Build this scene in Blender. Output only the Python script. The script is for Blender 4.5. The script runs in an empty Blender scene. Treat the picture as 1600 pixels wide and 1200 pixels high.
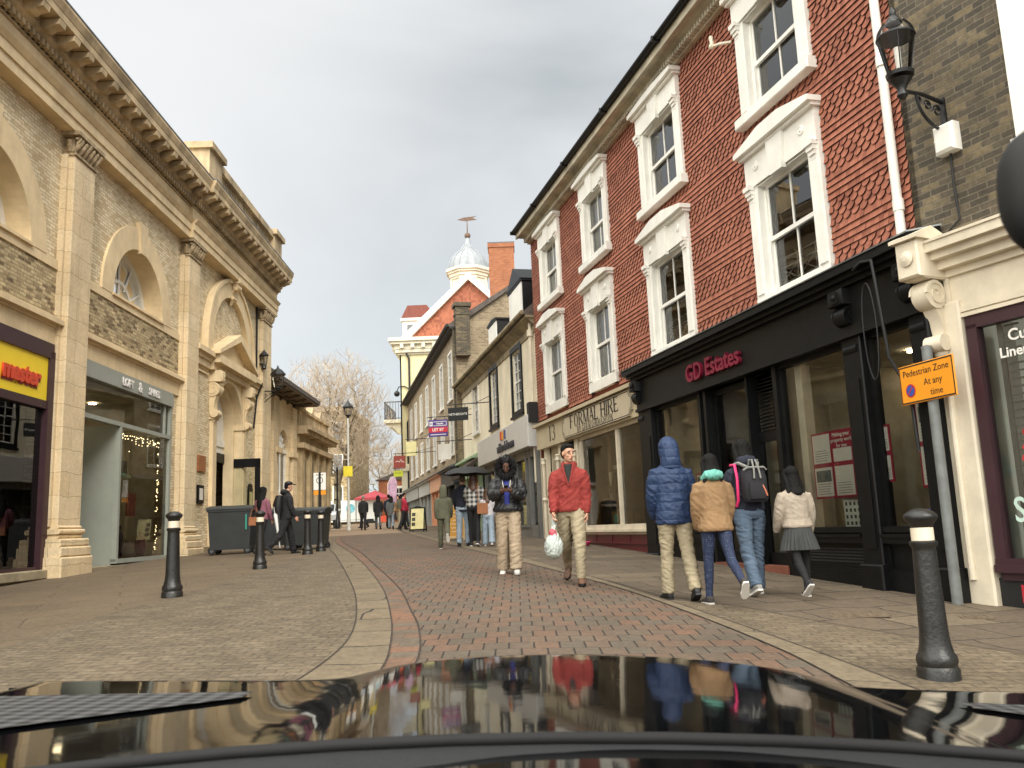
import bpy, bmesh, math, random
import numpy as np
from mathutils import Vector, Matrix, noise
random.seed(7)
PI = math.pi
R = math.radians
sc = bpy.context.scene
col = sc.collection

# ------------------------------------------------------------------ camera
cam_d = bpy.data.cameras.new('camera'); cam = bpy.data.objects.new('camera', cam_d); col.objects.link(cam)
cam_d.sensor_width = 36; cam_d.lens = 36 * 1330 / 1600; cam_d.clip_start = .05; cam_d.clip_end = 2000
PITCH, ROLL = R(9.48), R(2.3)
f = Vector((0, math.cos(PITCH), math.sin(PITCH))); r0 = Vector((1, 0, 0)); u0 = r0.cross(f)
r1 = r0 * math.cos(ROLL) - u0 * math.sin(ROLL); u1 = u0 * math.cos(ROLL) + r0 * math.sin(ROLL)
m = Matrix((r1, u1, -f)).transposed().to_4x4(); m.translation = Vector((0, 0, 1.25))
cam.matrix_world = m
cam_d.dof.use_dof = True; cam_d.dof.focus_distance = 14; cam_d.dof.aperture_fstop = 14
sc.camera = cam
# ------------------------------------------------------------------ sky, sun, exposure
w = bpy.data.worlds.new('World'); sc.world = w; w.use_nodes = True
nt = w.node_tree; nt.nodes.clear()
N = nt.nodes.new; Lk = nt.links.new
SUN_EL, SUN_ROT = R(40), R(152)
out = N('ShaderNodeOutputWorld'); bg = N('ShaderNodeBackground'); bg.inputs['Strength'].default_value = .1
sky = N('ShaderNodeTexSky'); sky.sky_type = 'NISHITA'; sky.sun_disc = False; sky.sun_elevation = SUN_EL; sky.sun_rotation = SUN_ROT
tc = N('ShaderNodeTexCoord'); mp = N('ShaderNodeMapping'); mp.inputs['Scale'].default_value = (1, 1, 1.9)
mp.inputs['Location'].default_value = (.35, .2, .1)
n1 = N('ShaderNodeTexNoise'); n1.inputs['Scale'].default_value = 1.5; n1.inputs['Detail'].default_value = 5; n1.inputs['Roughness'].default_value = .5; n1.inputs['Distortion'].default_value = .35
cr = N('ShaderNodeValToRGB'); cr.color_ramp.interpolation = 'EASE'
cr.color_ramp.elements[0].position = .36; cr.color_ramp.elements[0].color = (2.85, 3.05, 3.15, 1)
cr.color_ramp.elements[1].position = .66; cr.color_ramp.elements[1].color = (4.75, 4.9, 4.95, 1)
sx = N('ShaderNodeSeparateXYZ'); Lk(tc.outputs['Generated'], sx.inputs[0])
hr = N('ShaderNodeMapRange'); hr.inputs['From Min'].default_value = 0; hr.inputs['From Max'].default_value = .42; hr.inputs['To Min'].default_value = .85; hr.inputs['To Max'].default_value = 0
Lk(sx.outputs['Z'], hr.inputs['Value'])
mh = N('ShaderNodeMixRGB'); mh.inputs['Color2'].default_value = (4.55, 4.85, 4.95, 1)
Lk(tc.outputs['Generated'], mp.inputs['Vector']); Lk(mp.outputs['Vector'], n1.inputs['Vector']); Lk(n1.outputs['Fac'], cr.inputs['Fac'])
Lk(hr.outputs['Result'], mh.inputs['Fac']); Lk(cr.outputs['Color'], mh.inputs['Color1'])
# bright break in the cloud high on the left
vd = N('ShaderNodeVectorMath'); vd.operation = 'DOT_PRODUCT'; vd.inputs[1].default_value = Vector((-.42, .70, .58)).normalized()
nm = N('ShaderNodeVectorMath'); nm.operation = 'NORMALIZE'; Lk(tc.outputs['Generated'], nm.inputs[0]); Lk(nm.outputs[0], vd.inputs[0])
br = N('ShaderNodeMapRange'); br.inputs['From Min'].default_value = .86; br.inputs['From Max'].default_value = 1; br.inputs['To Max'].default_value = .85; br.interpolation_type = 'SMOOTHSTEP'
Lk(vd.outputs['Value'], br.inputs['Value'])
mb2 = N('ShaderNodeMixRGB'); mb2.inputs['Color2'].default_value = (5.6, 5.62, 5.6, 1); Lk(br.outputs['Result'], mb2.inputs['Fac']); Lk(mh.outputs['Color'], mb2.inputs['Color1'])
# unseen bright patch added to the sky overhead and behind, to light the facades
v2 = N('ShaderNodeVectorMath'); v2.operation = 'DOT_PRODUCT'; v2.inputs[1].default_value = Vector((-.34, -.48, .81)).normalized(); Lk(nm.outputs[0], v2.inputs[0])
b2 = N('ShaderNodeMapRange'); b2.inputs['From Min'].default_value = .28; b2.inputs['From Max'].default_value = .95; b2.inputs['To Max'].default_value = 1; b2.interpolation_type = 'SMOOTHSTEP'; Lk(v2.outputs['Value'], b2.inputs['Value'])
m4 = N('ShaderNodeMixRGB'); m4.inputs['Color2'].default_value = (24.0, 23.4, 21.8, 1); Lk(b2.outputs['Result'], m4.inputs['Fac']); Lk(mb2.outputs['Color'], m4.inputs['Color1'])
mx = N('ShaderNodeMixRGB'); mx.inputs['Fac'].default_value = .93; Lk(sky.outputs['Color'], mx.inputs['Color1']); Lk(m4.outputs['Color'], mx.inputs['Color2'])
Lk(mx.outputs['Color'], bg.inputs['Color']); Lk(bg.outputs[0], out.inputs['Surface'])
sd = bpy.data.lights.new('sun', 'SUN'); sd.energy = 1.4; sd.angle = R(25); sd.color = (1, .95, .87)
so = bpy.data.objects.new('sun', sd); col.objects.link(so)
# Nishita rotation is clockwise from +Y; lamp points along the ray from that direction
sdir = Vector((math.sin(SUN_ROT) * math.cos(SUN_EL), math.cos(SUN_ROT) * math.cos(SUN_EL), math.sin(SUN_EL)))
so.rotation_euler = sdir.to_track_quat('Z', 'Y').to_euler()
sc.view_settings.view_transform = 'Standard'; sc.view_settings.look = 'None'; sc.view_settings.gamma = 1; sc.view_settings.exposure = 0.8
sc.cycles.max_bounces = 6; sc.cycles.diffuse_bounces = 3; sc.cycles.glossy_bounces = 3; sc.cycles.transparent_max_bounces = 12
sc.cycles.use_denoising = True; sc.cycles.caustics_reflective = False; sc.cycles.caustics_refractive = False

# ------------------------------------------------------------------ materials
def lin(c):
    return tuple(((v / 255) / 12.92 if v / 255 <= .04045 else ((v / 255 + .055) / 1.055) ** 2.4) for v in c)
_m = {}
def newmat(key):
    ma = bpy.data.materials.new(key); ma.use_nodes = True; t = ma.node_tree
    return ma, t, t.nodes['Principled BSDF']
def sc3(c, k): return (min(1, c[0] * k), min(1, c[1] * k), min(1, c[2] * k), 1)
def M(key, c=None, rough=.65, var=.12, scale=4., bump=0., bscale=40., metal=0., spec=.5, coat=0., emit=0., streak=0.):
    """procedural paint / cloth / stone: noise in colour, a little noise in the normal"""
    if key in _m: return _m[key]
    ma, t, b = newmat(key); n = t.nodes.new; l = t.links.new
    b.inputs['Roughness'].default_value = rough; b.inputs['Metallic'].default_value = metal
    b.inputs['Specular IOR Level'].default_value = spec; b.inputs['Coat Weight'].default_value = coat; b.inputs['Coat Roughness'].default_value = .03
    co = n('ShaderNodeTexCoord'); no = n('ShaderNodeTexNoise'); no.inputs['Scale'].default_value = scale; no.inputs['Detail'].default_value = 6; no.inputs['Roughness'].default_value = .65
    l(co.outputs['Object'], no.inputs['Vector'])
    rp = n('ShaderNodeValToRGB'); rp.color_ramp.elements[0].position = .3; rp.color_ramp.elements[1].position = .7
    rp.color_ramp.elements[0].color = sc3(c, 1 - var * 1.3); rp.color_ramp.elements[1].color = sc3(c, 1 + var)
    l(no.outputs['Fac'], rp.inputs['Fac']); cc = rp.outputs['Color']
    if streak: cc = run_off(t, co, cc, streak)
    l(cc, b.inputs['Base Color'])
    if emit: l(rp.outputs['Color'], b.inputs['Emission Color']); b.inputs['Emission Strength'].default_value = emit
    if bump:
        n2 = n('ShaderNodeTexNoise'); n2.inputs['Scale'].default_value = bscale; n2.inputs['Detail'].default_value = 4
        l(co.outputs['Object'], n2.inputs['Vector']); bp = n('ShaderNodeBump'); bp.inputs['Strength'].default_value = bump; bp.inputs['Distance'].default_value = .02
        l(n2.outputs['Fac'], bp.inputs['Height']); l(bp.outputs['Normal'], b.inputs['Normal'])
    _m[key] = ma; return ma
def run_off(t, co, cc, k):
    """rain streaks and soot: noise drawn out down the wall"""
    n = t.nodes.new; l = t.links.new; mp = n('ShaderNodeMapping'); mp.inputs['Scale'].default_value = (.8, .8, .16); l(co.outputs['Object'], mp.inputs['Vector'])
    no = n('ShaderNodeTexNoise'); no.inputs['Scale'].default_value = 1.6; no.inputs['Detail'].default_value = 4; no.inputs['Roughness'].default_value = .6; l(mp.outputs[0], no.inputs['Vector'])
    rp = n('ShaderNodeValToRGB'); rp.color_ramp.elements[0].position = .38; rp.color_ramp.elements[1].position = .56; rp.color_ramp.elements[0].color = (1 - k, 1 - k * 1.02, 1 - k * 1.05, 1); rp.color_ramp.elements[1].color = (1, 1, 1, 1); l(no.outputs['Fac'], rp.inputs['Fac'])
    m_ = n('ShaderNodeMixRGB'); m_.blend_type = 'MULTIPLY'; m_.inputs['Fac'].default_value = 1; l(cc, m_.inputs['Color1']); l(rp.outputs['Color'], m_.inputs['Color2']); return m_.outputs['Color']
def brick(key, c1, c2, mort, bw=.225, bh=.075, ms=.012, rough=.85, mode='wall', rot=0., stain=.35, bias=0., bumpd=.01, c3=None, scn=1.2, offset=.5, grain=.72, streak=0., vs=1., wob=.35):
    """brick / paver / ashlar: a Brick Texture laid on the surface, with dirt and a colour per brick"""
    if key in _m: return _m[key]
    ma, t, b = newmat(key); n = t.nodes.new; l = t.links.new
    co = n('ShaderNodeTexCoord'); sp = n('ShaderNodeSeparateXYZ'); l(co.outputs['Object'], sp.inputs[0])
    cb = n('ShaderNodeCombineXYZ')
    if mode == 'wall':
        ad = n('ShaderNodeMath'); ad.operation = 'ADD'; l(sp.outputs['X'], ad.inputs[0]); l(sp.outputs['Y'], ad.inputs[1])
        l(ad.outputs[0], cb.inputs['X']); l(sp.outputs['Z'], cb.inputs['Y'])
    else:
        l(sp.outputs['X'], cb.inputs['X']); l(sp.outputs['Y'], cb.inputs['Y'])
    v = cb.outputs[0]
    mp = n('ShaderNodeMapping'); mp.inputs['Rotation'].default_value = (0, 0, rot); mp.inputs['Scale'].default_value = (1, vs, 1); l(v, mp.inputs['Vector'])
    # slight wobble so courses are not ruler-straight
    wn = n('ShaderNodeTexNoise'); wn.inputs['Scale'].default_value = 2.2; wn.inputs['Detail'].default_value = 3; l(co.outputs['Object'], wn.inputs['Vector'])
    ws = n('ShaderNodeVectorMath'); ws.operation = 'SCALE'; ws.inputs['Scale'].default_value = bh * wob; l(wn.outputs['Color'], ws.inputs[0])
    wa = n('ShaderNodeVectorMath'); wa.operation = 'ADD'; l(mp.outputs[0], wa.inputs[0]); l(ws.outputs[0], wa.inputs[1])
    bt = n('ShaderNodeTexBrick'); bt.offset = offset; bt.inputs['Scale'].default_value = 1; bt.inputs['Brick Width'].default_value = bw; bt.inputs['Row Height'].default_value = bh
    bt.inputs['Mortar Size'].default_value = ms; bt.inputs['Mortar Smooth'].default_value = .3; bt.inputs['Bias'].default_value = bias
    bt.inputs['Color1'].default_value = (*c1, 1); bt.inputs['Color2'].default_value = (*c2, 1); bt.inputs['Mortar'].default_value = (*mort, 1)
    l(wa.outputs[0], bt.inputs['Vector'])
    colr = bt.outputs['Color']
    if c3:
        bt2 = n('ShaderNodeTexBrick'); bt2.offset = offset
        for k in ('Scale', 'Brick Width', 'Row Height', 'Mortar Size', 'Mortar Smooth'): bt2.inputs[k].default_value = bt.inputs[k].default_value
        bt2.inputs['Color1'].default_value = (0, 0, 0, 1); bt2.inputs['Color2'].default_value = (1, 1, 1, 1); bt2.inputs['Mortar'].default_value = (0, 0, 0, 1); bt2.inputs['Bias'].default_value = -.1
        vo = n('ShaderNodeVectorMath'); vo.operation = 'ADD'; vo.inputs[1].default_value = (bw * 40, bh * 34, 0); l(wa.outputs[0], vo.inputs[0]); l(vo.outputs[0], bt2.inputs['Vector'])
        rr = n('ShaderNodeValToRGB'); rr.color_ramp.elements[0].position = .45; rr.color_ramp.elements[1].position = .75; l(bt2.outputs['Color'], rr.inputs['Fac'])
        m3 = n('ShaderNodeMixRGB'); m3.inputs['Color2'].default_value = (*c3, 1); l(rr.outputs['Color'], m3.inputs['Fac']); l(colr, m3.inputs['Color1']); colr = m3.outputs['Color']
    no = n('ShaderNodeTexNoise'); no.inputs['Scale'].default_value = scn; no.inputs['Detail'].default_value = 7; no.inputs['Roughness'].default_value = .7; l(co.outputs['Object'], no.inputs['Vector'])
    rp = n('ShaderNodeValToRGB'); rp.color_ramp.elements[0].position = .32; rp.color_ramp.elements[1].position = .62
    g = 1 - stain; rp.color_ramp.elements[0].color = (g, g, g * .97, 1); rp.color_ramp.elements[1].color = (1, 1, 1, 1); l(no.outputs['Fac'], rp.inputs['Fac'])
    ml = n('ShaderNodeMixRGB'); ml.blend_type = 'MULTIPLY'; ml.inputs['Fac'].default_value = 1; l(colr, ml.inputs['Color1']); l(rp.outputs['Color'], ml.inputs['Color2'])
    n5 = n('ShaderNodeTexNoise'); n5.inputs['Scale'].default_value = 22; n5.inputs['Detail'].default_value = 5; l(co.outputs['Object'], n5.inputs['Vector'])
    r5 = n('ShaderNodeValToRGB'); r5.color_ramp.elements[0].position = .3; r5.color_ramp.elements[0].color = (grain, grain, grain, 1); r5.color_ramp.elements[1].position = .65; r5.color_ramp.elements[1].color = (1.08, 1.08, 1.08, 1); l(n5.outputs['Fac'], r5.inputs['Fac'])
    m5 = n('ShaderNodeMixRGB'); m5.blend_type = 'MULTIPLY'; m5.inputs['Fac'].default_value = 1; l(ml.outputs['Color'], m5.inputs['Color1']); l(r5.outputs['Color'], m5.inputs['Color2'])
    cc = m5.outputs['Color']
    if streak: cc = run_off(t, co, cc, streak)
    l(cc, b.inputs['Base Color']); b.inputs['Roughness'].default_value = rough
    iv = n('ShaderNodeMath'); iv.operation = 'SUBTRACT'; iv.inputs[0].default_value = 1; l(bt.outputs['Fac'], iv.inputs[1])
    a2 = n('ShaderNodeMath'); a2.operation = 'MULTIPLY_ADD'; a2.inputs[1].default_value = .5; l(n5.outputs['Fac'], a2.inputs[0]); l(iv.outputs[0], a2.inputs[2])
    bp = n('ShaderNodeBump'); bp.inputs['Strength'].default_value = .7; bp.inputs['Distance'].default_value = bumpd; l(a2.outputs[0], bp.inputs['Height']); l(bp.outputs['Normal'], b.inputs['Normal'])
    _m[key] = ma; return ma
def glass(key='pane_glass', tint=(.75, .8, .8), ior=1.9, rough=.0, refl=1.):
    if key in _m: return _m[key]
    ma = bpy.data.materials.new(key); ma.use_nodes = True; t = ma.node_tree; t.nodes.clear(); n = t.nodes.new; l = t.links.new
    o = n('ShaderNodeOutputMaterial'); tr = n('ShaderNodeBsdfTransparent'); tr.inputs['Color'].default_value = (*tint, 1)
    gl = n('ShaderNodeBsdfGlossy'); gl.inputs['Roughness'].default_value = rough; gl.inputs['Color'].default_value = (refl, refl, refl, 1)
    fr = n('ShaderNodeFresnel'); fr.inputs['IOR'].default_value = ior
    co = n('ShaderNodeTexCoord'); no = n('ShaderNodeTexNoise'); no.inputs['Scale'].default_value = 1.3; no.inputs['Detail'].default_value = 1; l(co.outputs['Object'], no.inputs['Vector'])
    bp = n('ShaderNodeBump'); bp.inputs['Strength'].default_value = .05; bp.inputs['Distance'].default_value = .03; l(no.outputs['Fac'], bp.inputs['Height'])
    l(bp.outputs['Normal'], gl.inputs['Normal'])
    mi = n('ShaderNodeMixShader'); l(fr.outputs[0], mi.inputs[0]); l(tr.outputs[0], mi.inputs[1]); l(gl.outputs[0], mi.inputs[2]); l(mi.outputs[0], o.inputs['Surface'])
    _m[key] = ma; return ma
def tilemat(key, cols, tw=.17, th=.09):
    if key in _m: return _m[key]
    ma, t, b = newmat(key); n = t.nodes.new; l = t.links.new
    co = n('ShaderNodeTexCoord'); sn = n('ShaderNodeVectorMath'); sn.operation = 'SNAP'; sn.inputs[1].default_value = (tw / 2, 10, th)
    l(co.outputs['Object'], sn.inputs[0]); wn = n('ShaderNodeTexWhiteNoise'); l(sn.outputs[0], wn.inputs['Vector'])
    no = n('ShaderNodeTexNoise'); no.inputs['Scale'].default_value = .9; no.inputs['Detail'].default_value = 8; no.inputs['Roughness'].default_value = .7; l(co.outputs['Object'], no.inputs['Vector'])
    rp = n('ShaderNodeValToRGB'); e = rp.color_ramp.elements; e[0].color = (*cols[0], 1); e[1].color = (*cols[2], 1); e[0].position = .1; e[1].position = .9; k = e.new(.5); k.color = (*cols[1], 1)
    l(wn.outputs['Value'], rp.inputs['Fac'])
    r2 = n('ShaderNodeValToRGB'); r2.color_ramp.elements[0].position = .34; r2.color_ramp.elements[0].color = (.80, .77, .75, 1); r2.color_ramp.elements[1].position = .58; r2.color_ramp.elements[1].color = (1, 1, 1, 1); l(no.outputs['Fac'], r2.inputs['Fac'])
    ml = n('ShaderNodeMixRGB'); ml.blend_type = 'MULTIPLY'; ml.inputs['Fac'].default_value = 1; l(rp.outputs['Color'], ml.inputs['Color1']); l(r2.outputs['Color'], ml.inputs['Color2'])
    l(ml.outputs['Color'], b.inputs['Base Color']); b.inputs['Roughness'].default_value = .8
    n2 = n('ShaderNodeTexNoise'); n2.inputs['Scale'].default_value = 30; l(co.outputs['Object'], n2.inputs['Vector']); bp = n('ShaderNodeBump'); bp.inputs['Strength'].default_value = .25; bp.inputs['Distance'].default_value = .01
    l(n2.outputs['Fac'], bp.inputs['Height']); l(bp.outputs['Normal'], b.inputs['Normal'])
    _m[key] = ma; return ma
def checkmat(key, ca, cb_, s, rough=.8, dots=False, axes='XZ'):
    if key in _m: return _m[key]
    ma, t, b = newmat(key); n = t.nodes.new; l = t.links.new; co = n('ShaderNodeTexCoord')
    if dots:
        v = n('ShaderNodeTexVoronoi'); v.inputs['Scale'].default_value = s; v.inputs['Randomness'].default_value = .35; l(co.outputs['Object'], v.inputs['Vector'])
        rp = n('ShaderNodeValToRGB'); rp.color_ramp.elements[0].position = .14; rp.color_ramp.elements[1].position = .2; rp.color_ramp.elements[0].color = (*ca, 1); rp.color_ramp.elements[1].color = (*cb_, 1); l(v.outputs['Distance'], rp.inputs['Fac']); l(rp.outputs['Color'], b.inputs['Base Color'])
    else:
        sp = n('ShaderNodeSeparateXYZ'); l(co.outputs['Object'], sp.inputs[0]); fs = []
        for ax in axes:
            q = n('ShaderNodeMath'); q.operation = 'MULTIPLY'; q.inputs[1].default_value = s; l(sp.outputs[ax], q.inputs[0])
            q2 = n('ShaderNodeMath'); q2.operation = 'FRACT'; l(q.outputs[0], q2.inputs[0]); q3 = n('ShaderNodeMath'); q3.operation = 'GREATER_THAN'; q3.inputs[1].default_value = .5; l(q2.outputs[0], q3.inputs[0]); fs.append(q3)
        a = n('ShaderNodeMath'); a.operation = 'ADD'; l(fs[0].outputs[0], a.inputs[0]); l(fs[1].outputs[0], a.inputs[1]); h = n('ShaderNodeMath'); h.operation = 'MULTIPLY'; h.inputs[1].default_value = .5; l(a.outputs[0], h.inputs[0])
        mi = n('ShaderNodeMixRGB'); mi.inputs['Color1'].default_value = (*ca, 1); mi.inputs['Color2'].default_value = (*cb_, 1); l(h.outputs[0], mi.inputs['Fac']); l(mi.outputs['Color'], b.inputs['Base Color'])
    b.inputs['Roughness'].default_value = rough; _m[key] = ma; return ma
def quiltmat(key, c, rough=.45, spacing=.11, sheen=0):
    """padded cloth: level quilting seams around the body plus creases"""
    if key in _m: return _m[key]
    ma, t, b = newmat(key); n = t.nodes.new; l = t.links.new; co = n('ShaderNodeTexCoord'); sp = n('ShaderNodeSeparateXYZ'); l(co.outputs['Object'], sp.inputs[0])
    no = n('ShaderNodeTexNoise'); no.inputs['Scale'].default_value = 9; no.inputs['Detail'].default_value = 4; l(co.outputs['Object'], no.inputs['Vector'])
    a = n('ShaderNodeMath'); a.operation = 'MULTIPLY_ADD'; a.inputs[1].default_value = .05; l(no.outputs['Fac'], a.inputs[0]); l(sp.outputs['Z'], a.inputs[2])
    q = n('ShaderNodeMath'); q.operation = 'MULTIPLY'; q.inputs[1].default_value = PI / spacing; l(a.outputs[0], q.inputs[0]); s_ = n('ShaderNodeMath'); s_.operation = 'SINE'; l(q.outputs[0], s_.inputs[0]); ab = n('ShaderNodeMath'); ab.operation = 'ABSOLUTE'; l(s_.outputs[0], ab.inputs[0])
    pw = n('ShaderNodeMath'); pw.operation = 'POWER'; pw.inputs[1].default_value = .45; l(ab.outputs[0], pw.inputs[0])
    ad = n('ShaderNodeMath'); ad.operation = 'MULTIPLY_ADD'; ad.inputs[1].default_value = .5; l(no.outputs['Fac'], ad.inputs[0]); l(pw.outputs[0], ad.inputs[2])
    bp = n('ShaderNodeBump'); bp.inputs['Strength'].default_value = .6; bp.inputs['Distance'].default_value = .012; l(ad.outputs[0], bp.inputs['Height']); l(bp.outputs['Normal'], b.inputs['Normal'])
    rp = n('ShaderNodeValToRGB'); rp.color_ramp.elements[0].color = sc3(c, .8); rp.color_ramp.elements[1].color = sc3(c, 1.2); l(no.outputs['Fac'], rp.inputs['Fac']); l(rp.outputs['Color'], b.inputs['Base Color'])
    b.inputs['Roughness'].default_value = rough; _m[key] = ma; return ma

STONE = brick('ashlar_stone', lin((232, 211, 174)), lin((224, 200, 160)), lin((160, 138, 104)), bw=.95, bh=.46, ms=.005, stain=.2, bumpd=.002, scn=.9, grain=.9, streak=.18)
STONE2 = M('smooth_stone', lin((228, 205, 164)), .8, .12, 1.6, .12, 18, streak=.14)
CARVE = M('weathered_carving', lin((176, 156, 124)), .85, .4, 9, .3, 25)
CORN = M('cornice_stone', lin((196, 174, 138)), .85, .3, 1.4, .2, 20, streak=.35)
BUFF = brick('buff_brick', lin((240, 224, 190)), lin((226, 206, 168)), lin((186, 168, 138)), ms=.008, stain=.14, bumpd=.008, grain=.82, streak=.16, c3=lin((208, 184, 144)))
BUFFD = brick('weathered_buff_brick', lin((222, 202, 158)), lin((190, 168, 126)), lin((168, 150, 118)), ms=.010, stain=.42, bumpd=.012, c3=lin((130, 108, 78)), scn=2.2)
DARKB = brick('dark_brick', lin((98, 88, 72)), lin((74, 68, 57)), lin((122, 112, 94)), ms=.008, stain=.42, bumpd=.012, c3=lin((124, 110, 84)), scn=1.8)
BROWNB = brick('brown_brick', lin((178, 160, 130)), lin((158, 140, 112)), lin((176, 162, 138)), ms=.01, stain=.3, c3=lin((140, 124, 100)))
ORANGEB = brick('orange_brick', lin((186, 116, 78)), lin((160, 92, 60)), lin((170, 130, 100)), ms=.01, stain=.25)
TILE = tilemat('hung_tile', (lin((158, 96, 74)), lin((172, 108, 84)), lin((140, 82, 62))))
ROOFT = tilemat('orange_roof_tile', (lin((168, 102, 76)), lin((180, 112, 84)), lin((148, 86, 64))), .3, .2)
WHITE = M('white_paint', lin((238, 236, 227)), .45, .06, 3, .08, 30, streak=.10)
CREAM = M('cream_paint', lin((222, 211, 188)), .5, .1, 3, .08, 30, streak=.12)
RENDER = M('cream_render', lin((238, 228, 202)), .85, .08, 1.2, .2, 60, streak=.16)
YRENDER = M('yellow_render', lin((228, 218, 172)), .85, .07, 1.2, streak=.1)
BLACK = M('black_paint', lin((15, 16, 17)), .45, .3, 6, .1, 40, spec=.25)
BLACKM = M('dull_black', lin((20, 21, 22)), .6, .2, 6)
LEAD = M('lead', lin((88, 92, 96)), .5, .2, 3, .1, 20)
LEADL = M('pale_lead', lin((150, 156, 160)), .45, .15, 3, .1, 20)
SLATE = brick('slate', lin((82, 80, 78)), lin((64, 62, 60)), lin((40, 40, 40)), bw=.3, bh=.2, ms=.01, stain=.4)
GREYP = M('grey_green_paint', lin((150, 154, 144)), .45, .06, 3)
MAROON = M('maroon_paint', lin((92, 34, 40)), .4, .12, 4)
PURPLE = M('dark_purple_paint', lin((58, 34, 40)), .45, .12, 4)
PANE = glass()
PANEB = glass('shop_glass', (.86, .89, .86), 1.42)
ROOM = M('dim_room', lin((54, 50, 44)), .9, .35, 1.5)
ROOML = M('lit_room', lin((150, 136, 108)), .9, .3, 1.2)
NET = M('net_curtain', lin((205, 202, 190)), .9, .08, 8)
IRON = M('black_iron', lin((26, 27, 28)), .4, .2, 10, .15, 60)
SKIN = M('skin', lin((196, 150, 124)), .5, .06, 8)
HAIRD = M('dark_hair', lin((13, 11, 10)), .75, .3, 40, .4, 90, spec=.25)

# ------------------------------------------------------------------ mesh builder
class MB:
    def __init__(s): s.v = []; s.f = []; s.mi = []; s.cur = 0
    def add(s, vs, fs):
        o = len(s.v); s.v += [tuple(q) for q in vs]
        for q in fs: s.f.append(tuple(o + i for i in q)); s.mi.append(s.cur)
        return s
    def box(s, x0, x1, y0, y1, z0, z1):
        x0, x1 = sorted((x0, x1)); y0, y1 = sorted((y0, y1)); z0, z1 = sorted((z0, z1))
        return s.add([(x0, y0, z0), (x1, y0, z0), (x1, y1, z0), (x0, y1, z0), (x0, y0, z1), (x1, y0, z1), (x1, y1, z1), (x0, y1, z1)],
                     [(0, 3, 2, 1), (4, 5, 6, 7), (0, 1, 5, 4), (1, 2, 6, 5), (2, 3, 7, 6), (3, 0, 4, 7)])
    def bbox(s, x0, x1, y0, y1, z0, z1, b=.01):
        """box whose four front (y1) edges are chamfered"""
        x0, x1 = sorted((x0, x1)); y0, y1 = sorted((y0, y1)); z0, z1 = sorted((z0, z1))
        return s.add([(x0, y0, z0), (x1, y0, z0), (x1, y0, z1), (x0, y0, z1), (x0, y1 - b, z0), (x1, y1 - b, z0), (x1, y1 - b, z1), (x0, y1 - b, z1),
                      (x0 + b, y1, z0 + b), (x1 - b, y1, z0 + b), (x1 - b, y1, z1 - b), (x0 + b, y1, z1 - b)],
                     [(0, 3, 2, 1), (0, 1, 5, 4), (1, 2, 6, 5), (2, 3, 7, 6), (3, 0, 4, 7), (4, 5, 9, 8), (5, 6, 10, 9), (6, 7, 11, 10), (7, 4, 8, 11), (8, 9, 10, 11)])
    def prism(s, poly, ax, a, b):
        """poly: 2-D outline. ax 'y': (x,z) swept in y; 'x': (y,z) swept in x; 'z': (x,y) swept in z"""
        n = len(poly)
        def P(p, t): return (p[0], t, p[1]) if ax == 'y' else ((t, p[0], p[1]) if ax == 'x' else (p[0], p[1], t))
        return s.add([P(p, a) for p in poly] + [P(p, b) for p in poly],
                     [tuple(range(n))[::-1], tuple(range(n, 2 * n))] + [(i, (i + 1) % n, n + (i + 1) % n, n + i) for i in range(n)])
    def tube(s, pts, r, n=8, cap=True):
        pts = [Vector(p) for p in pts]; k = len(pts); rs = r if isinstance(r, (list, tuple)) else [r] * k
        vs = []; prev = None
        for i, p in enumerate(pts):
            d = (pts[min(i + 1, k - 1)] - pts[max(i - 1, 0)]); d = d.normalized() if d.length > 1e-9 else Vector((0, 0, 1))
            if prev is None: a = d.orthogonal().normalized()
            else: a = (prev - d * prev.dot(d)); a = a.normalized() if a.length > 1e-6 else d.orthogonal().normalized()
            prev = a; b = d.cross(a)
            for j in range(n): t = 2 * PI * j / n; vs.append(p + (a * math.cos(t) + b * math.sin(t)) * rs[i])
        fs = [(i * n + j, i * n + (j + 1) % n, (i + 1) * n + (j + 1) % n, (i + 1) * n + j) for i in range(k - 1) for j in range(n)]
        if cap and n > 2: fs += [tuple(range(n))[::-1], tuple((k - 1) * n + j for j in range(n))]
        return s.add(vs, fs)
    def lathe(s, prof, c=(0, 0, 0), n=20, ax='z', phase=0.):
        vs = []
        for r, h in prof:
            for j in range(n):
                t = 2 * PI * j / n + phase; a, b = r * math.cos(t), r * math.sin(t)
                vs.append((c[0] + a, c[1] + b, c[2] + h) if ax == 'z' else ((c[0] + a, c[1] + h, c[2] + b) if ax == 'y' else (c[0] + h, c[1] + a, c[2] + b)))
        k = len(prof)
        fs = [(i * n + j, i * n + (j + 1) % n, (i + 1) * n + (j + 1) % n, (i + 1) * n + j) for i in range(k - 1) for j in range(n)]
        fs += [tuple(range(n))[::-1], tuple((k - 1) * n + j for j in range(n))]
        return s.add(vs, fs)
    def loft(s, secs, n=16, e=2.0):
        """closed body through sections (centre, x-axis vector, y-axis vector); e = super-ellipse exponent"""
        vs = []
        for c, a, b in secs:
            c, a, b = Vector(c), Vector(a), Vector(b)
            for j in range(n):
                t = 2 * PI * j / n; ct, st = math.cos(t), math.sin(t)
                vs.append(c + a * (abs(ct) ** (2 / e)) * (1 if ct >= 0 else -1) + b * (abs(st) ** (2 / e)) * (1 if st >= 0 else -1))
        k = len(secs)
        fs = [(i * n + j, i * n + (j + 1) % n, (i + 1) * n + (j + 1) % n, (i + 1) * n + j) for i in range(k - 1) for j in range(n)]
        fs += [tuple(range(n))[::-1], tuple((k - 1) * n + j for j in range(n))]
        return s.add(vs, fs)
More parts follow.
